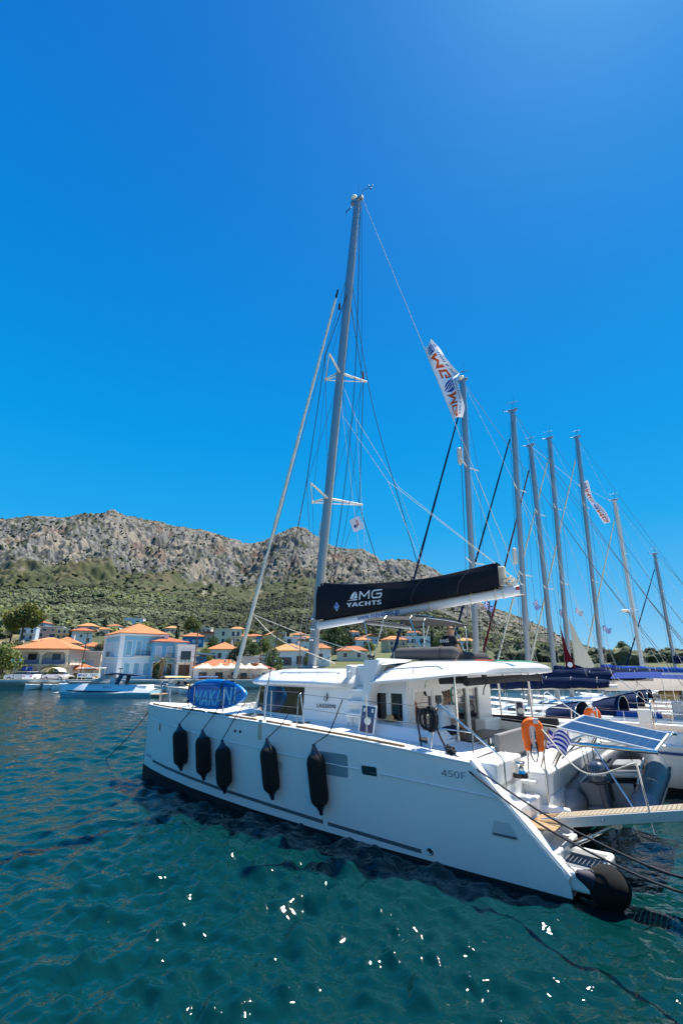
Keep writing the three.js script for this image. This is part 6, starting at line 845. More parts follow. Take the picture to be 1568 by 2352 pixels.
sailboat({ label: 'white yacht with grey blue bimini and a white radome halfway up its mast', s: 8.3, t: -11, H: 16.6, top: 9.1, biminiM: slateBlue, radar: 6.7, reflector: 8.2, boomY: 2.8, extra: (g, q) => { M('stern_locker', rbx(q.L - 1.2, q.L - .5, q.sh(q.L) + .3, q.sh(q.L) + .75, -.9, -.2, .08), gel, g); M('rolled_cushion', rod([q.L * .7, q.sh(9) + .4, 1.2], [q.L * .82, q.sh(9) + .4, 1.2], .12, .12, 10), royalCloth, g); M('rail_outboard', [rbx(q.L - .15, q.L + .2, q.sh(q.L) + .45, q.sh(q.L) + .85, 1.0, 1.25, .08), rbx(q.L - .05, q.L + .08, q.sh(q.L) - .3, q.sh(q.L) + .45, 1.07, 1.18, .03)], blackPlastic, g); } });
sailboat({ label: 'white yacht with a burgundy furled genoa and long navy sail cover', s: 8.3, t: -15.3, H: 16.3, top: 8.6, genoa: burgundy, boomY: 2.85, extra: (g, q) => { const st = M('hoisted_staysail', loft([[[q.mx + .6, 5.6, 0], [q.mx + .62, 3.0, 0]], [[q.mx + .82, 4.3, .05], [q.mx + .90, 3.0, .08]], [[q.mx + 1.2, 3.1, .02], [q.mx + 1.22, 2.95, .05]]]), burgundy, g); M('sail_emblem', new THREE.CircleGeometry(.13, 20).translate(q.mx + .86, 3.5, .10), mat(.7, .7, .7, .8), st); } });
sailboat({ label: 'white yacht with a pale furled genoa and small cream sail hanging at its mast', s: 8.1, t: -18.9, H: 18.1, top: 8.9, genoa: creamCloth, cover: navyCloth, boomY: 2.9, L: 13, extra: (g, q) => { M('hoisted_staysail', loft([[[q.mx + .4, 6.3, 0], [q.mx + .42, 3.4, 0]], [[q.mx + .85, 5.0, .1], [q.mx + .95, 3.35, .12]], [[q.mx + 1.4, 3.6, .02], [q.mx + 1.45, 3.3, .05]]]), creamCloth, g); } });
sailboat({ label: 'white yacht under a grey tarpaulin tent with tan sprayhood', s: 9.0, t: -23.2, H: 19.6, top: 9.8, genoa: creamCloth, cover: royalCloth, hood: tanCloth, L: 13.4, B: 4.2, boomY: 2.95, extra: (g, q) => { const y = 3.1; M('tarpaulin', loft([[[q.L * .42, 2.0, 1.6], [q.L * .42, y, 0], [q.L * .42, 2.0, -1.6]], [[q.L * .9, 2.2, 1.8], [q.L * .9, y + .1, 0], [q.L * .9, 2.2, -1.8]]]), greyTarp, g); } });
sailboat({ label: 'white yacht with royal blue sprayhood, a pale mast and a solar arch', s: 10.6, t: -28.2, H: 15.8, top: 10.8, genoa: creamCloth, cover: royalCloth, hood: royalCloth, mastM: alloyPale, radar: 7.2, L: 11.5, boomY: 2.7, extra: arch });
sailboat({ label: 'last yacht of the row with navy boom cover and red bimini', s: 11.5, t: -39.6, H: 13.4, top: 11.7, genoa: navyCloth, cover: navyCloth, biminiM: redCloth, hood: royalCloth, L: 11.5, boomY: 3.7 });

// fenders between the yachts
{
  const fw = gloss(.74, .74, .72, .4), fn = mat(.01, .02, .06, .5), yachts = [[-6.5, 'the yacht next to the catamaran'], [-11, 'the yacht with the grey blue bimini'], [-15.3, 'the yacht with the burgundy genoa'], [-18.9, 'the yacht with the cream sail'], [-28.2, 'the yacht with the solar arch']], where = ['forward', 'middle', 'after'];
  const f0 = m => { const g = new THREE.Group(); M('body', lathe([[.03, -.36], [.10, -.32], [.125, -.24], [.125, .24], [.10, .32], [.03, .36]], 14), m, g); M('eye', lathe([[0, .44], [.03, .43], [.035, .36]], 8), fn, g); M('lanyard', rod([0, .43, 0], [0, .95, -.06], .008), ropePale, g); return g; };
  const protos = [f0(fw), f0(fn)];
  yachts.forEach(([t, n], i) => [9.4, 11.4, 13.4].forEach((s, k) => { const g = protos[(i + k) % 2].clone(); g.name = numbered('fender'); tag(g, `${(i + k) % 2 ? 'navy' : 'white'} ${where[k]} fender on the port side of ${n}`, 'fender', 'fenders between the yachts'); g.position.copy(toWorld(s, .78, t + 2.05)); g.rotation.y = CAT_TURN; scene.add(g); }));
}
// marina quay: the camera stands on its edge, the sterns and gangways point to it
{
  const q = structure(M('marina_quay', [bx(15.95, 34, -2, 1.5, -120, 60)], concreteMat)); q.position.copy(CAT_POS); q.rotation.y = CAT_TURN;
  const k = structure(M('quay_edge', [bx(15.9, 16.35, 1.5, 1.56, -120, 60)], tri(mat(.52, .46, .36, .9, { map: rep(texMottle, .5) })))); k.position.copy(CAT_POS); k.rotation.y = CAT_TURN;
}

// the white quayside terrace that the camera has its back to: it throws light on the port hull
{
  const g = thing('quayside_building', 'long white quayside building with rows of windows behind the moorings', 'building', [20, 1.5, 10], rad(8)), wm = tri(mat(.86, .85, .82, .9, { map: rep(texFaint, .3) }));
  M('wall', bx(-26, 26, 0, 11.5, 0, 9), wm, g); M('cornice', bx(-26.3, 26.3, 11.5, 11.9, -.3, 9.3), wm, g); M('plinth', bx(-26.1, 26.1, 0, .6, -.12, 9), wallMat(SAND), g);
  for (let k = 0; k < 13; k++) for (const y of [1.2, 4.9, 8.4]) { const x = -24 + k * 4, w = part('window', g); M('frame', [bx(x - .75, x + .75, y + 2.0, y + 2.15, -.07, .02), bx(x - .75, x - .6, y, y + 2.0, -.07, .02), bx(x + .6, x + .75, y, y + 2.0, -.07, .02), bx(x - .85, x + .85, y - .12, y, -.14, .02)], wallMat(PALEBLUE), w); M('pane', bx(x - .6, x + .6, y, y + 2.0, -.02, .01), paneMat, w); }
}

// ================================================================ boats on the town side
{ // sports motor yacht
  const z0 = -61.5, k = .0532, bowX = (143 - 784) * k, g = thing('motor_yacht', 'sleek white motor yacht with pale blue lower hull and black window stripe', 'motor yacht', [bowX, -.12, z0], rad(-1.5)), L = 11.9, B = 3.6;
  const hb = x => B / 2 * lerpTable([[0, .05], [.06, .38], [.16, .66], [.32, .9], [.55, 1], [1, .93]], x / L), she = x => lerpTable([[0, 1.46], [3, 1.60], [7.5, 1.52], [9.6, 1.25], [11.9, .85]], x);
  const sd = (f0, f1, z, n) => { const s = []; for (let i = 0; i <= 26; i++) { const r = []; for (let j = 0; j <= n; j++) { const v = j / n; let x = L * Math.pow(i / 26, 1.15), y = mix(f0(x), f1(x), v), kk = mix(.80, 1, clamp(y / .55)) - .40 * Math.max(0, y - .55); r.push([x - .55 * (y / 1.5 - .55) * (1 - x / L) + (x < .01 ? .35 * Math.abs(y - .8) : 0), y, z * hb(x) * kk]); } s.push(r); } return loft(s); };
  const up = gloss(.80, .80, .80, .25), lo = gloss(.34, .60, .68, .25), mid = x => lerpTable([[0, .66], [4, .58], [8, .55], [9.2, .64], [11.9, .58]], x);
  M('hull', [sd(mid, she, 1, 6), sd(mid, she, -1, 6)], up, g); M('lower_hull', [sd(() => -.3, x => mid(x) - .004, 1, 5), sd(() => -.3, x => mid(x) - .004, -1, 5), loft([[[L, -.3, hb(L) * .8], [L, .84, hb(L)]], [[L, -.3, -hb(L) * .8], [L, .84, -hb(L)]]])], lo, g);
  for (const z of [1, -1]) { const s = []; for (let i = 0; i <= 14; i++) { const u = i / 14, x = mix(1.5, 8.6, u), y1 = mid(x) + .22 + .04 * Math.sin(u * 3.1), y0 = y1 - .22 * Math.sin(Math.PI * clamp(u * .8 + .12)) * (u > .9 ? (1 - u) * 10 : 1) - .01; s.push([[x, y0, z * (hb(x) * (mix(.80, 1, clamp(y0 / .55)) - .40 * Math.max(0, y0 - .55)) + .03)], [x, y1, z * (hb(x) * (mix(.80, 1, clamp(y1 / .55)) - .40 * Math.max(0, y1 - .55)) + .03)]]); } M('hull_window', loft(s), glassDark, g); }
  const dk = []; for (let i = 0; i <= 20; i++) { const x = L * i / 20; { const q = hb(x) * (1 - .40 * Math.max(0, she(x) - .55)); dk.push([[x, she(x), q], [x, she(x) + .10, 0], [x, she(x), -q]]); }; } M('deck', loft(dk), up, g);
  M('sun_pad', rbx(1.4, 4.4, 1.60, 1.78, -.9, .9, .08), greyCloth, g);
  M('windscreen', loft([[[4.2, 1.62, 1.35], [6.2, 2.62, 1.0]], [[3.9, 1.66, 0], [6.0, 2.70, 0]], [[4.2, 1.62, -1.35], [6.2, 2.62, -1.0]]]), glassDark, g); for (const z of [1, -1]) M('side_screen', loft([[[4.2, 1.60, z * 1.36], [4.25, 1.62, z * 1.36]], [[6.2, 2.62, z * 1.02], [7.2, 1.6, z * 1.40]]]), clearVinyl, g);
  const ht = M('hard_top', extr([[5.7, 2.58], [7, 2.74], [9.6, 2.55], [10.3, 2.42], [9.6, 2.46], [7, 2.64], [5.9, 2.52]], 2.1, .04).translate(0, 0, -1.05), mat(.012, .03, .075, .35), g); for (const z of [1, -1]) M('top_strut', loft([[[7.4, 1.5, z * 1.3], [7.9, 1.5, z * 1.3]], [[7.7, 2.66, z * 1.0], [8.3, 2.62, z * 1.0]]]), mat(.012, .03, .075, .35), ht);
  const seat = M('helm_seat', rbx(6.6, 7.1, 1.5, 2.2, -.9, .9, .08), up, g); M('stern_lounge', rbx(8.6, 11.2, .95, 1.42, -1.2, 1.2, .12), up, g); M('bathing_platform', rbx(11.7, 12.9, .28, .42, -1.5, 1.5, .05), teak, g); M('radar_mast', [rod([7.3, 2.7, 0], [7.3, 3.35, 0], .03), rbx(7.1, 7.5, 3.2, 3.3, -.2, .2, .03)], blackPlastic, g); M('exhaust_stain', new THREE.CircleGeometry(.05, 10).translate(9, .35, B / 2 + .02), blackPlastic, g);
  const nm = text('INVICTUS', .15, .01); M('lettering', nm.rotateX(-.55).translate(6.6, 1.10, B / 2 - .36), mat(.2, .22, .25, .4), g); M('bow_rail', tube([[.7, 1.5, .35], [.5, 1.85, .3], [.25, 1.9, 0], [.5, 1.85, -.3], [.7, 1.5, -.35]], .018, 20, 5), steel, g);
  for (const k2 of [0, 1, 2]) tag(M('boarding_pole', rod([-38.5 + k2 * .55, .0, z0 - 7 + k2 * .35], [-33.4 + k2 * .55, 1.5, z0 - 12], .05, .05, 6), mat(.6, .58, .52, .6)), ['outer pale gangway pole slanting to the water left of the motor yacht', 'middle pale gangway pole slanting to the water left of the motor yacht', 'inner pale gangway pole, closest to the motor yacht bow'][k2], 'pole', 'slanting gangway poles');
}
function runabout(label, px, z, turn, o = {}) {   // small open motor boat
  const x = (px - 784) / 1155.6 * -z, g = thing(o.name || 'motor_boat', label, 'boat', [x, -.12, z], turn), L = o.L || 5.6, B = L * .36, hm = o.hull || up0, S = [];
  const secs = []; for (let i = 0; i <= 14; i++) { const u = i / 14, w = B / 2 * lerpTable([[0, .04], [.12, .45], [.3, .82], [.55, 1], [1, .92]], u), y = .62 + .25 * (1 - u) * (1 - u), r = []; for (const [a, b] of [[-1, 1], [-.92, .45], [-.6, .05], [0, -.25], [.6, .05], [.92, .45], [1, 1]]) r.push([u * L, b > 0 ? b * y : b, a * w]); secs.push(r); }
  const hull = M('hull', [loft(secs), loft([secs[14].map(p => p), secs[14].map(p => [L, .62, p[2]])])], hm, g); M('rub_rail', [tube(secs.map(r => r[0]), .05, 30, 5), tube(secs.map(r => r[6]), .05, 30, 5)], o.rail || greyCloth, hull);
  M('deck', loft(secs.slice(0, 8).map(r => [[r[0][0], r[0][1] + .01, r[0][2]], [r[0][0], r[0][1] + .06, 0], [r[0][0], r[0][1] + .01, r[6][2]]])), o.deck || up0, g); M('floor', bx(L * .5, L * .98, .2, .24, -B * .4, B * .4), greyCloth, g);
  M('console', rbx(L * .5, L * .62, .24, 1.15, -.4, .4, .06), up0, g); M('windscreen', loft([[[L * .46, .85, .55], [L * .54, 1.35, .45]], [[L * .46, .85, -.55], [L * .54, 1.35, -.45]]]), glassDark, g); M('seat', rbx(L * .72, L * .82, .24, .75, -.6, .6, .05), o.seat || greyCloth, g);
  const om = part('outboard_motor', g); M('cowling', rbx(L, L + .42, .75, 1.30, -.2, .2, .1, 3), o.motor || blackPlastic, om); M('leg', rbx(L + .08, L + .25, -.3, .75, -.06, .06, .03), o.motor || blackPlastic, om);
  if (o.canopy) { const c = part('canopy', g); const a = []; for (let i = 0; i <= 4; i++) a.push([[L * (.42 + i * .12), 1.95, B * .42], [L * (.42 + i * .12), 2.12, 0], [L * (.42 + i * .12), 1.95, -B * .42]]); M('fabric', loft(a), o.canopy, c); for (const z2 of [1, -1]) for (const f of [.45, .88]) M('pole', rod([L * .65, .7, z2 * B * .45], [L * f, 1.97, z2 * B * .42], .02), steel, c); }
  if (o.cover) M('cover', loft(secs.map((r, i) => { const h = .28 * Math.sin(Math.PI * clamp(i / 14)); return [[r[0][0], r[0][1] + .03, r[0][2]], [r[0][0], r[0][1] + h + .12, 0], [r[6][0], r[6][1] + .03, r[6][2]]]; })), o.cover, g);
  return g;
}
const up0 = gloss(.78, .78, .76, .3);
runabout('white inflatable boat with black outboard moored left of the town quay', 66, -79, rad(75), { name: 'inflatable_boat', L: 5.2, rail: up0 });
runabout('white inflatable boat with grey canopy and black outboard by the quay', 107, -79, rad(70), { name: 'inflatable_boat', L: 5.6, rail: up0, canopy: greyTarp });
runabout('small white tender with an upright outboard beside the motor yacht bow', 128, -77, rad(60), { L: 4.2 });
runabout('white cabin cruiser behind the motor yacht stern', 330, -74, rad(20), { L: 7.5, canopy: tanCloth });
runabout('motor boat under a green canopy behind the motor yacht', 346, -77, rad(40), { canopy: tri(mat(.01, .16, .08, .9)) });
runabout('motor boat with purple blue canopy by the palm', 352, -75, rad(60), { L: 5, canopy: tri(mat(.22, .20, .45, .9)), hull: up0 });
runabout('white speedboat with tall windscreen near the annex', 404, -76, rad(15), { L: 7, canopy: tri(mat(.03, .06, .16, .9)) });
runabout('beige covered boat moored by the promenade', 430, -75, rad(5), { L: 6.5, cover: tanCloth });
runabout('white boat with an orange striped deck near the forestay', 388, -69, rad(8), { L: 6.2, hull: up0, seat: mat(.55, .24, .03, .8) });
runabout('low white dinghy with tan cover beside the paddle board', 416, -66, rad(4), { L: 5.6, cover: creamCloth });
runabout('red trimmed fishing boat at the promenade', 372, -79, rad(70), { L: 5, hull: mat(.45, .05, .04, .5), rail: up0 });
{ // taxi stand canopy on the quay
  const p = ground(213, -89), g = thing('taxi_kiosk', 'white canopied stand with a sign reading taxi on the quay', 'kiosk', [p.x, 1.0, p.z], rad(4)); M('roof', rbx(-2.1, 2.1, 2.05, 2.2, -1, 1, .06), up0, g); for (const x of [-1.9, 1.9]) for (const z of [-.9, .9]) M('post', rod([x, 0, z], [x, 2.05, z], .05), steel, g); const sg = M('sign_board', bx(-1.9, 1.9, .55, 1.25, .95, 1.0), up0, g); M('lettering', text('TAXI    TAXI', .36, .01).translate(0, .72, 1.002), mat(.02, .02, .03, .5), sg); M('sign_patch', bx(-1.75, -1.35, .75, 1.1, 1.001, 1.01), mat(.02, .06, .4, .5), sg); M('sign_patch', bx(1.1, 1.6, .6, .85, 1.001, 1.01), mat(.7, .42, .02, .5), sg);
  const s = ground(64, -94), b = thing('blue_sign', 'blue parking sign board before the villa', 'sign', [s.x, 1.0, s.z]); M('board', bx(-.95, .95, 1.6, 2.4, -.04, .04), mat(.01, .05, .32, .5), b); for (const x of [-.8, .8]) M('post', rod([x, 0, 0], [x, 1.6, 0], .04), steel, b); M('lettering', text('P', .5, .01).translate(0, 1.75, .041), up0, b);
  const a = ground(126, -93), aw = thing('awning', 'beige curved awning over a parked car', 'awning', [a.x, 1.0, a.z]); const sec = []; for (let i = 0; i <= 8; i++) { const t = i / 8 * Math.PI; sec.push([[Math.cos(t) * 1.75, 1.35 + Math.sin(t) * .85, -1.2], [Math.cos(t) * 1.75, 1.35 + Math.sin(t) * .85, 1.2]]); } M('fabric', loft(sec), creamCloth, aw); for (const x of [-1.75, 1.75]) for (const z of [-1.15, 1.15]) M('post', rod([x, 0, z], [x, 1.35, z], .04), steel, aw);
}
function car(label, px, z, turn, paint2) {
  const x = (px - 784) / 1155.6 * -z, g = thing('parked_car', label, 'car', [x, 1.0, z], turn, 'cars parked on the town quay'), pm = gloss(...paint2, .3);
  M('body', extr([[-2.0, .32], [2.0, .32], [2.05, .62], [1.95, .86], [1.15, .98], [-1.1, 1.0], [-1.95, .92], [-2.05, .6]], 1.62, .05).translate(0, 0, -.81), pm, g);
  M('cabin', loft([[[-1.75, .95, .76], [-1.2, 1.45, .62], [.25, 1.48, .62], [1.05, .95, .76]], [[-1.75, .95, -.76], [-1.2, 1.45, -.62], [.25, 1.48, -.62], [1.05, .95, -.76]]]), glassDark, g); for (const z2 of [1, -1]) M('side_window', extr([[-1.6, .98], [-1.15, 1.40], [.2, 1.42], [.9, .98]], .01).translate(0, 0, z2 > 0 ? .70 : -.71), glassDark, g); M('roof', rbx(-1.25, .3, 1.44, 1.50, -.62, .62, .03), pm, g);
  for (const wx of [-1.28, 1.28]) for (const wz of [.82, -.82]) { const w = M('wheel', new THREE.CylinderGeometry(.31, .31, .2, 18).rotateX(Math.PI / 2).translate(wx, .31, wz), blackPlastic, g); M('rim', new THREE.CylinderGeometry(.19, .19, .22, 12).rotateX(Math.PI / 2).translate(wx, .31, wz), alloy, w); }
  for (const z2 of [.6, -.6]) { M('headlight', rbx(1.93, 2.08, .62, .76, z2 - .16, z2 + .16, .03), steel, g); M('tail_light', rbx(-2.1, -1.95, .66, .84, z2 - .14, z2 + .14, .03), mat(.4, .02, .02, .3), g); }
}
car('silver hatchback parked by the hedge', 48, -90.5, rad(200), [.42, .45, .50]); car('white hatchback parked with its tail to the water', 82, -90.5, rad(95), [.78, .78, .78]); car('pale pink white car parked under the awning', 133, -92.5, rad(180), [.72, .66, .66]);

// ================================================================ things on and around the catamaran
{ // paddle board on edge against the rail
  const g = thing('paddle_board', 'bright blue paddle board standing on edge against the bow rail', 'paddle board', toWorld(4.18, 2.66, 3.60).toArray(), CAT_TURN), L = 2.75, W = .82;
  const out = (u) => { const a = Math.abs(u); return W / 2 * Math.pow(Math.max(0, 1 - Math.pow(a, u < 0 ? 2.6 : 2.3)), .62); }, secs = [], T = .065;
  for (let i = 0; i <= 40; i++) { const u = -Math.cos(i / 40 * Math.PI) * .9995, w = Math.max(.012, out(u)), r = [], k = .1 * Math.pow(u, 2); for (let j = 0; j < 20; j++) { const a = j / 20 * 2 * Math.PI, c = Math.cos(a), s = Math.sin(a); r.push([u * L / 2, Math.sign(c) * Math.pow(Math.abs(c), .55) * w, Math.sign(s) * Math.pow(Math.abs(s), .6) * T * Math.min(1, w / .1) - k]); } secs.push(r); }
  const bd = M('board', loft(secs, { closed: true, cap: true }), gloss(.010, .24, .66, .4), g);
  const face = (gm, off) => { const p = gm.attributes.position; for (let i = 0; i < p.count; i++) { const u = p.getX(i) / (L / 2); p.setZ(i, p.getZ(i) + T + off - .1 * u * u); } gm.computeVertexNormals(); return gm; };
  const pad = new THREE.Shape(); for (let i = 0; i <= 30; i++) { const u = mix(-.78, .72, i / 30); pad[i ? 'lineTo' : 'moveTo'](u * L / 2, out(u) * .80); } for (let i = 30; i >= 0; i--) { const u = mix(-.78, .72, i / 30); pad.lineTo(u * L / 2, -out(u) * .80); } M('deck_panel', face(new THREE.ShapeGeometry(pad, 6), .003), mat(.008, .17, .52, .7), bd);
  const strip = []; for (let i = 0; i <= 20; i++) { const u = mix(-.78, .72, i / 20); strip.push([[u * L / 2, .22, 0], [u * L / 2, .232, 0]]); } M('panel_seam', face(loft(strip), .006), mat(.003, .03, .12, .7), bd);
  const bar = (p, q, w) => { const dx = q[0] - p[0], dy = q[1] - p[1], l = Math.hypot(dx, dy); return new THREE.BoxGeometry(l + w * .7, w, .004, 4, 1, 1).rotateZ(Math.atan2(dy, dx)).translate((p[0] + q[0]) / 2, (p[1] + q[1]) / 2, 0); }, GL = { M: [[0, 0, .04, 1], [.04, 1, .5, .25], [.5, .25, .96, 1], [.96, 1, 1, 0]], A: [[0, 0, .42, 1], [.42, 1, .58, 1], [.58, 1, 1, 0], [.2, .32, .8, .32]], K: [[.08, 0, .08, 1], [.95, 1, .1, .42], [.3, .55, 1, 0]], N: [[0, 0, 0, 1], [0, 1, 1, 0], [1, 0, 1, 1]], I: [[.5, 0, .5, 1]] };
  'MAKANI'.split('').forEach((ch, i) => { const x0 = [-.72, -.36, -.02, .28, .62, .97][i], w = ch === 'I' ? .06 : [.27, .25, .22, .25, .24, 0][i], y0 = -.28 + [0, -.01, 0, .01, .05, .07][i], hh = [.36, .35, .37, .37, .40, .40][i]; M('lettering', face(merge(GL[ch].map(([a, b, c, d]) => bar([x0 + a * w, y0 + b * hh], [x0 + c * w, y0 + d * hh], .058))), .006), mat(.36, .72, .86, .7), bd); });
  g.rotation.set(0, CAT_TURN, 0); g.rotateX(-.08); g.rotateZ(.02);
  for (const x of [-1.0, .52]) M('strap', tube([[x, .42, -.05], [x - .03, .3, T + .02], [x - .05, 0, T + .02], [x + .02, -.3, T + .02], [x, -.44, -.05]], .012, 24, 5), blackPlastic, g);
  for (const [x, y] of [[-1.12, .18], [-1.1, -.22]]) M('handle', rbx(x - .05, x + .05, y - .04, y + .04, T - .06, T - .02, .015), blackPlastic, g);
  M('leash', tube([[1.2, .08, .02], [1.05, .0, .05], [.98, -.12, .04], [1.1, -.28, 0]], .01, 16, 5), blackPlastic, g);
}
{ // tender hung athwartships in the davits: its own x is along its length (stern 0 to bow), z across
  const g = thing('tender', 'grey inflatable tender slung under the davits of the catamaran', 'dinghy', toWorld(13.78, .95, 1.72).toArray(), CAT_TURN + Math.PI / 2), R = .235, W = .62, L = 3.35, pvc = tri(mat(.060, .068, .080, .45, { bumpMap: rep(texFine, 1), bumpScale: .003 })), pvcL = tri(mat(.17, .185, .205, .5));
  g.rotateZ(.10); g.rotateX(-.10);
  const path = []; for (const [x, z, y] of [[.1, -W, 0], [.8, -W, 0], [1.7, -W, .02], [2.4, -W * .93, .06], [2.95, -W * .62, .13], [3.2, 0, .18], [2.95, W * .62, .13], [2.4, W * .93, .06], [1.7, W, .02], [.8, W, 0], [.1, W, 0]]) path.push(V(x, y, z));
  M('tube', tube(path, R, 90, 18), pvc, g);
  for (const z of [-W, W]) M('tube_cone', lathe([[R, 0], [R * .96, .1], [R * .7, .28], [R * .4, .38], [0, .40]], 18).rotateZ(Math.PI / 2).translate(.1, 0, z), pvcL, g);
  for (const z of [-W, W]) M('rubbing_strip', tube([[.1, 0, z + Math.sign(z) * R], [1.7, .02, z + Math.sign(z) * R], [2.45, .06, z * .95 + Math.sign(z) * R]], .03, 30, 6), blackRubber, g);
  M('floor', rbx(.2, 2.7, -.16, -.10, -W + .1, W - .1, .02), pvcL, g); M('keel', loft([[[.2, -.15, .4], [.2, -.3, 0], [.2, -.15, -.4]], [[2.6, -.12, .3], [2.6, -.22, 0], [2.6, -.12, -.3]], [[3.1, .1, .1], [3.15, .06, 0], [3.1, .1, -.1]]]), pvc, g);
  M('transom', rbx(.28, .34, -.22, .30, -W + .15, W - .15, .02), pvcL, g); M('thwart', rbx(1.2, 1.45, .16, .2, -W + .1, W - .1, .015), alloyPale, g); M('bow_locker', rbx(2.3, 2.8, -.08, .15, -.3, .3, .06), pvcL, g);
  const om = part('outboard_motor', g); M('cowling', (() => { const gg = new RoundedBoxGeometry(.50, .40, .34, 5, .13); const p = gg.attributes.position; for (let i = 0; i < p.count; i++) { const y = p.getY(i); p.setX(i, p.getX(i) * (1 - .18 * (y + .2))); } gg.computeVertexNormals(); return gg.translate(.05, .56, 0); })(), gloss(.035, .055, .085, .3), om);
  M('cowling_band', rbx(-.20, .30, .42, .45, -.175, .175, .012), blackPlastic, om); const lt = text('YAMAHA', .06, .004); M('lettering', lt.rotateY(-Math.PI / 2).translate(-.205, .55, 0), mat(.6, .6, .62, .5), om); M('bracket', rbx(.22, .42, .0, .4, -.1, .1, .03), blackPlastic, om); M('mid_section', rbx(-.02, .2, -.35, .4, -.07, .07, .05), gloss(.03, .045, .07, .35), om); M('gearcase', lathe([[0, 0], [.05, .04], [.06, .2], [.05, .36], [.02, .44]], 12).rotateZ(Math.PI / 2).translate(.3, -.5, 0), gloss(.03, .045, .07, .35), om); M('skeg', extr([[.0, -.5], [.2, -.5], [.1, -.72], [.02, -.7]], .02), gloss(.03, .045, .07, .35), om); const pr = part('propeller', g); for (let k = 0; k < 3; k++) M('blade', new THREE.CircleGeometry(.09, 10).scale(.7, 1, 1).translate(0, .1, 0).rotateY(.6).rotateX(k * 2.094).rotateY(Math.PI / 2).translate(-.15, -.5, 0), alloy, pr); M('tiller', rod([.35, .55, 0], [.75, .62, .1], .022, .02), blackPlastic, om);
  M('seat_cushion', rbx(1.5, 2.1, .0, .10, -.35, .35, .04), pvc, g); for (const z of [-.52, .5]) M('oar', rod([.5, .24, z], [2.3, .28, z * .8], .02), alloy, g);
  for (const [x, z] of [[.5, -.2], [2.6, .1]]) M('sling', rod([x, .1, z], [x, .95, z * .6], .01), ropeDark, g);
}
// ---- life rings
function horseshoe(label, pos, turn, m) { const g = thing('life_buoy', label, 'life buoy', pos, turn), pts = []; for (let i = 0; i <= 16; i++) { const u = i / 16, a = clamp((u - .25) / .5) * Math.PI; pts.push([.135 * Math.cos(a) - (u > .9 ? -.02 : u < .1 ? .02 : 0), u < .25 ? mix(-.12, .22, u / .25) : u > .75 ? mix(.22, -.12, (u - .75) / .25) : .22 + .13 * Math.sin(a), 0]); } M('ring', tube(pts, .075, 60, 12), m, g); for (const i of [0, 16]) M('end_cap', new THREE.SphereGeometry(.075, 12, 10).translate(...pts[i]), m, g); M('strap', rbx(-.028, .028, -.05, .30, -.02, .0, .008), mat(.75, .73, .68, .8), g); M('reflective_patch', rbx(.02, .12, .32, .42, .06, .092, .01), mat(.55, .55, .55, .35), g); M('rope', tube([[-.05, -.05, .06], [-.08, -.25, .05], [0, -.38, .04], [.05, -.22, .05], [.03, -.02, .06]], .014, 20, 5), ropeDark, g); return g; }
const orange = mat(.90, .135, .002, .6);
horseshoe('orange horseshoe life buoy on the port stern rail', toWorld(12.80, 2.05, 2.46).toArray(), CAT_TURN + rad(28), orange).scale.setScalar(.98);
horseshoe('orange horseshoe life buoy on the starboard stern rail behind the solar panel', toWorld(12.80, 1.95, -2.46).toArray(), CAT_TURN + rad(15), orange);

// ---- flags (cloth with print)
function cloth(nx, ny, f, print, back) { const pos = [], uv = [], idx = []; for (let j = 0; j <= ny; j++) for (let i = 0; i <= nx; i++) { const p = f(i / nx, j / ny); pos.push(p.x, p.y, p.z); uv.push(i / nx, 1 - j / ny); } for (let j = 0; j < ny; j++) for (let i = 0; i < nx; i++) { const a = j * (nx + 1) + i; idx.push(a, a + nx + 1, a + 1, a + 1, a + nx + 1, a + nx + 2); } const g = new THREE.BufferGeometry(); g.setAttribute('position', new THREE.Float32BufferAttribute(pos, 3)); g.setAttribute('uv', new THREE.Float32BufferAttribute(uv, 2)); g.setIndex(idx); g.computeVertexNormals(); return g; }
const clothMat = t => new THREE.MeshPhysicalMaterial({ map: t, side: THREE.DoubleSide, roughness: .9 });
const canvasTex = (w, h, draw) => { const c = document.createElement('canvas'); c.width = w; c.height = h; draw(c.getContext('2d'), w, h); const t = new THREE.CanvasTexture(c); t.colorSpace = THREE.SRGBColorSpace; return t; };
const greek = canvasTex(270, 180, (x, w, h) => { x.fillStyle = '#f2f4fa'; x.fillRect(0, 0, w, h); x.fillStyle = '#1238a8'; for (let k = 0; k < 9; k += 2) x.fillRect(0, k * 20, w, 20); x.fillRect(0, 0, 100, 100); x.fillStyle = '#f2f4fa'; x.fillRect(40, 0, 20, 100); x.fillRect(0, 40, 100, 20); });
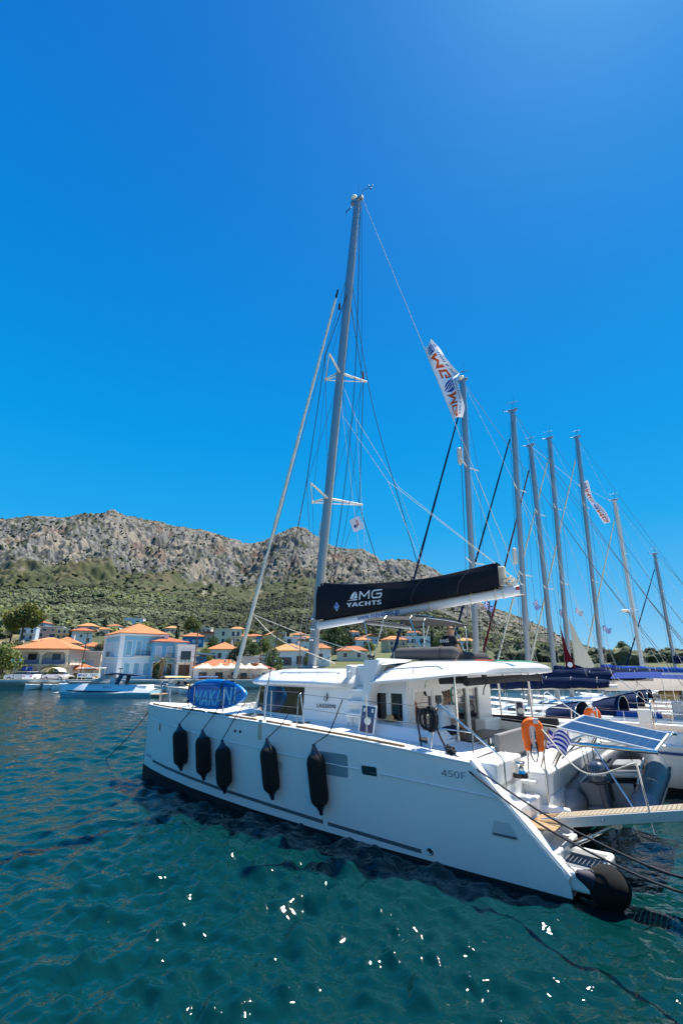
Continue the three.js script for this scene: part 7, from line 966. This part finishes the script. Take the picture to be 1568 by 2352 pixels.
const mgPrint = canvasTex(512, 160, (x, w, h) => { x.fillStyle = '#f4f3f6'; x.fillRect(0, 0, w, h); const unit = ox => { x.fillStyle = '#23489c'; x.beginPath(); x.moveTo(ox + 8, 92); x.quadraticCurveTo(ox + 14, 30, ox + 64, 22); x.lineTo(ox + 50, 92); x.closePath(); x.fill(); x.beginPath(); x.moveTo(ox + 56, 92); x.lineTo(ox + 68, 26); x.quadraticCurveTo(ox + 80, 60, ox + 78, 92); x.closePath(); x.fill(); x.fillRect(ox + 6, 97, 74, 8); x.strokeStyle = '#f4f3f6'; x.lineWidth = 4; for (const k of [24, 38]) { x.beginPath(); x.moveTo(ox + k, 92); x.quadraticCurveTo(ox + k + 6, 50, ox + k + 26, 26); x.stroke(); } x.strokeStyle = '#dd5326'; x.lineWidth = 15; x.lineJoin = 'miter'; x.beginPath(); x.moveTo(ox + 96, 104); x.lineTo(ox + 96, 42); x.lineTo(ox + 124, 82); x.lineTo(ox + 152, 42); x.lineTo(ox + 152, 104); x.stroke(); x.beginPath(); x.moveTo(ox + 236, 46); x.lineTo(ox + 178, 46); x.lineTo(ox + 178, 98); x.lineTo(ox + 236, 98); x.lineTo(ox + 236, 74); x.lineTo(ox + 208, 74); x.stroke(); x.fillStyle = '#35528f'; x.font = 'bold 24px sans-serif'; x.fillText('YACHTING & SAILS', ox + 20, 138); }; unit(4); unit(262); });
{
  const MH = V(7.2, 22.85, 0), BE = V(12.1, 5.5, 0), P = u => MH.clone().lerp(BE, u);
  const f = (i, j) => { const h = P(mix(.516, .690, i)), w = .74 * j * (1 - .35 * Math.pow(Math.abs(i - .45) * 2, 4)) * mix(.72, 1.05, smooth(0, .5, i)) ; return toWorld(h.x + w * .86 + .05 * Math.sin(i * 9 + j * 3) * j, h.y + w * (.34 - .55 * i) + .06 * Math.sin(i * 14) * j, h.z + (.24 * Math.sin(i * 8 + j * 2.2) * j + .12 * Math.sin(i * 17 - j * 3) * j)); };
  tag(M('company_flag', cloth(44, 12, f, 1), clothMat(mgPrint)), 'long white company flag flying from the line at the catamaran masthead', 'flag');
  const a = atDepth(1327, 1113, toWorld(10, 0, -25).z), b = atDepth(1386, 1203, toWorld(10, 0, -25).z);
  const f2 = (i, j) => { const h = a.clone().lerp(b, i); return V(h.x + .62 * j * (1 - .3 * i), h.y + .30 * j * (1 - .6 * i) + .06 * Math.sin(i * 12) * j, h.z + .25 * Math.sin(i * 7 + j * 2) * j); };
  tag(M('company_flag', cloth(30, 8, f2, 1), clothMat(mgPrint)), 'smaller white company flag strung between the farther masts', 'flag');
  tag(M('flag_line', pipe([toWorld(8.6, 16.3, -15.3), a, b.clone().lerp(a, .98), toWorld(10.75, 15.6, -28.2)], .008, 4), ropePale), 'thin line between two distant mastheads carrying a flag', 'rope');
}
{ // ensign at the stern
  const g = thing('ensign', 'blue and white striped flag with a cross on a wooden staff at the stern', 'flag', toWorld(12.72, 1.5, 1.95).toArray(), CAT_TURN); M('staff', rod([0, 0, 0], [.26, .75, .06], .017, .014, 7), teak, g);
  M('cloth', cloth(22, 12, (i, j) => V(.25 - j * .13 + .42 * i + .03 * Math.sin(i * 9 + j * 2), .74 - j * .34 - .12 * i - .05 * Math.sin(i * 8 + j), .06 + .07 * Math.sin(i * 8 - j * 2) * (.3 + i)), 1), clothMat(greek), g);
}
[['small striped flag flying below the first spreader of the neighbouring yacht', 1113, 1380, -6.5, .5, 20], ['small striped flag on the flag line of the burgundy sailed yacht', 1229, 1378, -15.3, .55, 40], ['small striped flag halfway up the mast behind the burgundy sail', 1284, 1400, -18.9, .55, 20], ['small striped flag by the mast of the tarpaulin covered yacht', 1383, 1437, -23.2, .6, 10], ['small pale flag by the cream sailed yacht', 1320, 1397, -20, .55, 10]].forEach(([l, px, py, t, s, tilt], k) => { const c = catAt(px, py, 'z', t), w = toWorld(c.x, c.y, c.z); const f = M('small_flag', cloth(10, 6, (i, j) => V(i * s * .8, -j * s * .55 - i * .12 + .05 * Math.sin(i * 7), .1 * Math.sin(i * 7 + j)), 1), k === 4 ? mat(.65, .65, .72, .9) : clothMat(greek)); f.position.copy(w); f.rotation.set(0, rad(-15), rad(-tilt)); tag(f, l, 'flag', 'courtesy flags in the rigging'); });

// ---- people
function sdfMesh(parts, cell, blend = .035, cut = null) {   // parts: [a, b, ra, rb] tapered capsules, joined with a smooth minimum
  const lo = V(1e9, 1e9, 1e9), hi = V(-1e9, -1e9, -1e9); for (const [a, b, ra, rb] of parts) for (const [p, r] of [[a, ra], [b, rb]]) { lo.min(V(p[0] - r, p[1] - r, p[2] - r)); hi.max(V(p[0] + r, p[1] + r, p[2] + r)); }
  const c = lo.clone().add(hi).multiplyScalar(.5), half = Math.max(hi.x - lo.x, hi.y - lo.y, hi.z - lo.z) / 2 + .05, n = Math.min(110, Math.ceil(2 * half / cell)); const mc = new MarchingCubes(n, new THREE.MeshBasicMaterial(), false, false, 160000); mc.isolation = 0;
  const S = mc.size, hs = S / 2, P = V(0, 0, 0);
  for (let k = 0; k < S; k++) for (let j = 0; j < S; j++) for (let i = 0; i < S; i++) { const x = c.x + (i - hs) / hs * half, y = c.y + (j - hs) / hs * half, z = c.z + (k - hs) / hs * half; let d = 1e3; for (const [a, b, ra, rb] of parts) { const bx2 = b[0] - a[0], by = b[1] - a[1], bz = b[2] - a[2], L2 = bx2 * bx2 + by * by + bz * bz || 1e-9, t = clamp(((x - a[0]) * bx2 + (y - a[1]) * by + (z - a[2]) * bz) / L2), dx = x - a[0] - bx2 * t, dy = y - a[1] - by * t, dz = z - a[2] - bz * t, q = Math.sqrt(dx * dx + dy * dy + dz * dz) - mix(ra, rb, t); const h = clamp(.5 + .5 * (d - q) / blend); d = mix(d, q, h) - blend * h * (1 - h); } if (cut) d = Math.max(d, cut(x, y, z)); mc.field[i + j * S + k * S * S] = -d; }
  mc.update(); const nv = mc.count, g = new THREE.BufferGeometry(), p = new Float32Array(mc.positionArray.slice(0, nv * 3)), no = new Float32Array(mc.normalArray.slice(0, nv * 3)); for (let i = 0; i < nv; i++) { p[i * 3] = c.x + p[i * 3] * half; p[i * 3 + 1] = c.y + p[i * 3 + 1] * half; p[i * 3 + 2] = c.z + p[i * 3 + 2] * half; } g.setAttribute('position', new THREE.BufferAttribute(p, 3)); g.setAttribute('normal', new THREE.BufferAttribute(no, 3)); g.computeVertexNormals(); return g;
}
// seated figure facing +z, hips at the origin; arms given as joints
function seated(label, pos, turn, o) {
  const g = thing('person', label, 'person', pos, turn), skin = mat(.42, .23, .14, .6);
  const lean = o.lean || .06, sh = [.185, .50, lean], nk = [0, .58, lean + .02], hd = [0, .70, lean + .05], sgn = [1, -1], B = [];
  B.push([[0, .06, 0], [0, .30, lean * .5], .135, .125], [[-.05, .36, lean * .7], [.05, .36, lean * .7], .13, .13], [[-.14, .48, lean], [.14, .48, lean], .075, .075], [[0, .5, lean], nk, .06, .052], [nk, [0, .64, lean + .03], .05, .052]);
  for (const s of sgn) { const arm = o.arms[s > 0 ? 0 : 1]; B.push([[s * sh[0], sh[1] - .01, sh[2]], arm[0], .052, .042], [arm[0], arm[1], .042, .028], [[s * .09, .03, .02], [s * .12, .02, .42], .085, .06], [[s * .12, .02, .42], [s * .12, -.38, .46], .058, .040], [[s * .12, -.40, .46], [s * .13, -.43, .62], .038, .03]); }
  const body = sdfMesh(B, .014, .03), geos = [body];
  // head, with nose, ears, chin and jaw; tilt towards the work
  const tl = o.tilt || .5, rot = ([x, y, z]) => { const yy = y - .62, zz = z - lean - .03; return [x, .62 + yy * Math.cos(tl) - zz * Math.sin(tl), lean + .03 + yy * Math.sin(tl) + zz * Math.cos(tl)]; }, HP = (a, b, ra, rb) => [rot(a), rot(b), ra, rb], z0 = lean + .04;
  geos.push(sdfMesh([HP([0, .745, z0 - .02], [0, .755, z0 + .02], .088, .082), HP([0, .665, z0 + .05], [0, .70, z0 + .04], .045, .062), HP([0, .715, z0 + .105], [0, .695, z0 + .122], .010, .016), HP([.082, .715, z0], [.086, .735, z0 - .005], .014, .018), HP([-.082, .715, z0], [-.086, .735, z0 - .005], .014, .018), HP([.03, .672, z0 + .088], [-.03, .672, z0 + .088], .010, .010), HP([.03, .73, z0 + .088], [.034, .73, z0 + .088], .012, .012), HP([-.03, .73, z0 + .088], [-.034, .73, z0 + .088], .012, .012)], .006, .018));
  // hands with five fingers each
  for (let k = 0; k < 2; k++) { const [e, w] = o.arms[k], d = V(...w).sub(V(...e)).normalize(), sd = V(0, 1, 0).cross(d).normalize(), up = d.clone().cross(sd), W = V(...w), at = (a, b, c) => W.clone().addScaledVector(d, a).addScaledVector(sd, b).addScaledVector(up, c).toArray(), H = [[at(.0, 0, 0), at(.07, 0, 0), .026, .03], [at(.05, -.022, 0), at(.05, .022, 0), .022, .022]]; [[-.032, .068], [-.011, .08], [.011, .076], [.031, .06]].forEach(([b, l]) => { H.push([at(.08, b, 0), at(.08 + l * .5, b * 1.15, -.008), .0095, .0088], [at(.08 + l * .5, b * 1.15, -.008), at(.08 + l * .85, b * 1.15, -.035), .0088, .0078]); }); const ts = k ? -1 : 1; H.push([at(.03, ts * .03, 0), at(.06, ts * .055, -.01), .0115, .010], [at(.06, ts * .055, -.01), at(.09, ts * .055, -.03), .010, .0085]); geos.push(sdfMesh(H, .004, .006)); }
  M('body', geos, skin, g);
  const shirt = sdfMesh([[[0, .02, .0], [0, .30, lean * .5], .155, .142], [[-.05, .36, lean * .7], [.05, .36, lean * .7], .145, .145], [[-.15, .475, lean], [.15, .475, lean], .088, .088], ...sgn.map(s => { const e = o.arms[s > 0 ? 0 : 1][0]; return [[s * sh[0], sh[1] - .01, sh[2]], [mix(s * sh[0], e[0], .62), mix(sh[1], e[1], .62), mix(sh[2], e[2], .62)], .068, .066]; })], .012, .035, (x, y, z) => Math.max(y - .555 - (Math.abs(x) > .1 ? .1 : 0), -y - .06)); M('shirt', shirt, o.shirt, g);
  M('shorts', sdfMesh([[[-.06, .0, 0], [.06, .0, 0], .145, .145], ...sgn.map(s => [[s * .09, .03, .02], [s * .115, .025, .30], .105, .085])], .013, .03), o.shorts, g);
  // hair: overlapping locks round the back and top of the head
  reseed(o.seed || 3); const hp = []; for (let k = 0; k < (o.locks || 46); k++) { const a = rr(0, 6.283), e = rr(-.25, 1.5), dir = V(Math.cos(a) * Math.cos(e), Math.sin(e), Math.sin(a) * Math.cos(e)); if (dir.z > .45 && dir.y < .55) continue; const c0 = [dir.x * .084, .752 + dir.y * .09, z0 + dir.z * .092], l = o.hairLen || .02, c1 = [c0[0] * 1.1 + rr(-l, l), c0[1] + rr(-l, l) - .004, c0[2] + dir.z * l + rr(-l, l)]; hp.push(HP(c0, c1, o.lock || .022, (o.lock || .022) * .7)); } M('hair', sdfMesh(hp, .008, .010), o.hair, g);
  return g;
}
{
  const c = catAt(1017, 1503, 'z', -.35), fx = clamp(c.x, 9.7, 10.2), p1 = toWorld(fx, 3.72, -.35);
  const m1 = seated('man in a navy t-shirt with white back print sitting on the upper deck', p1.toArray(), CAT_TURN + rad(160), { arms: [[[.29, .24, .10], [.27, .06, .30]], [[-.29, .24, .10], [-.25, .05, .30]]], shirt: mat(.006, .009, .022, .9), shorts: mat(.01, .012, .03, .9), hair: mat(.012, .009, .008, .8), tilt: .55, hairLen: .008, lock: .02, locks: 60, seed: 9 });
  const t = text('MG', .10, .004); const p = t.scale(1.7, .9, 1).rotateY(Math.PI).translate(0, .36, -.125); M('shirt_print', p, mat(.7, .72, .75, .8), m1);
  const q = catAt(1019, 1665, 'z', 1.95), p2 = toWorld(q.x, 2.02, 1.95); { const b = thing('storage_box', 'white storage box used as a seat in the cockpit', 'box', toWorld(q.x, 1.34, 1.95).toArray(), CAT_TURN); M('body', rbx(-.22, .22, 0, .54, -.28, .28, .03), gel, b); M('lid', rbx(-.24, .24, .54, .60, -.3, .3, .02), gel, b); }
  seated('grey haired person in a white t-shirt sitting in the cockpit', p2.toArray(), CAT_TURN + rad(150), { arms: [[[.28, .22, .08], [.22, .10, .32]], [[-.28, .22, .10], [-.20, .10, .32]]], shirt: tri(mat(.84, .84, .84, .95, { bumpMap: rep(texFine, 2), bumpScale: .012 })), shorts: mat(.012, .02, .05, .9), hair: mat(.20, .15, .11, .9), tilt: .35, hairLen: .03, lock: .026, locks: 80, seed: 4 });
}
// ---- loose things in the cockpit
{
  const h = thing('straw_hat', 'straw sun hat lying on the coaming by the open window', 'hat', toWorld(9.55, 2.22, 2.55).toArray()); M('crown', lathe([[0, .12], [.07, .115], [.09, .08], [.10, .0]], 16), tri(mat(.62, .45, .19, .95, { bumpMap: rep(texWeave, 4), bumpScale: .01 })), h); M('brim', lathe([[.09, .0], [.16, .01], [.17, .018], [.09, .012]], 20), mat(.58, .42, .18, .95), h);
  const h2 = thing('straw_hat', 'straw sun hat resting on the stern bench', 'hat', toWorld(11.75, 1.72, 1.9).toArray(), .4); M('crown', lathe([[0, .12], [.07, .115], [.09, .08], [.10, .0]], 16), mat(.55, .42, .2, .95), h2); M('brim', lathe([[.09, 0], [.17, .01], [.18, .02], [.09, .012]], 20), mat(.58, .42, .18, .95), h2);
  const stripes = canvasTex(64, 64, (x) => { x.fillStyle = '#e8e8ea'; x.fillRect(0, 0, 64, 64); x.fillStyle = '#1a2344'; for (let k = 0; k < 4; k++) x.fillRect(k * 16, 0, 8, 64); });
  tag(M('striped_towel', (() => { const g = cloth(10, 6, (i, j) => toWorld(11.66 + i * .2, 2.0 - .02 * i - .03 * Math.sin(i * 9), 1.05 + j * .5), 1); return g; })(), new THREE.MeshStandardMaterial({ map: stripes, side: THREE.DoubleSide, roughness: .95 })), 'navy and white striped towel over the bench beside the hat', 'towel');
}

renderer.render(scene, camera);
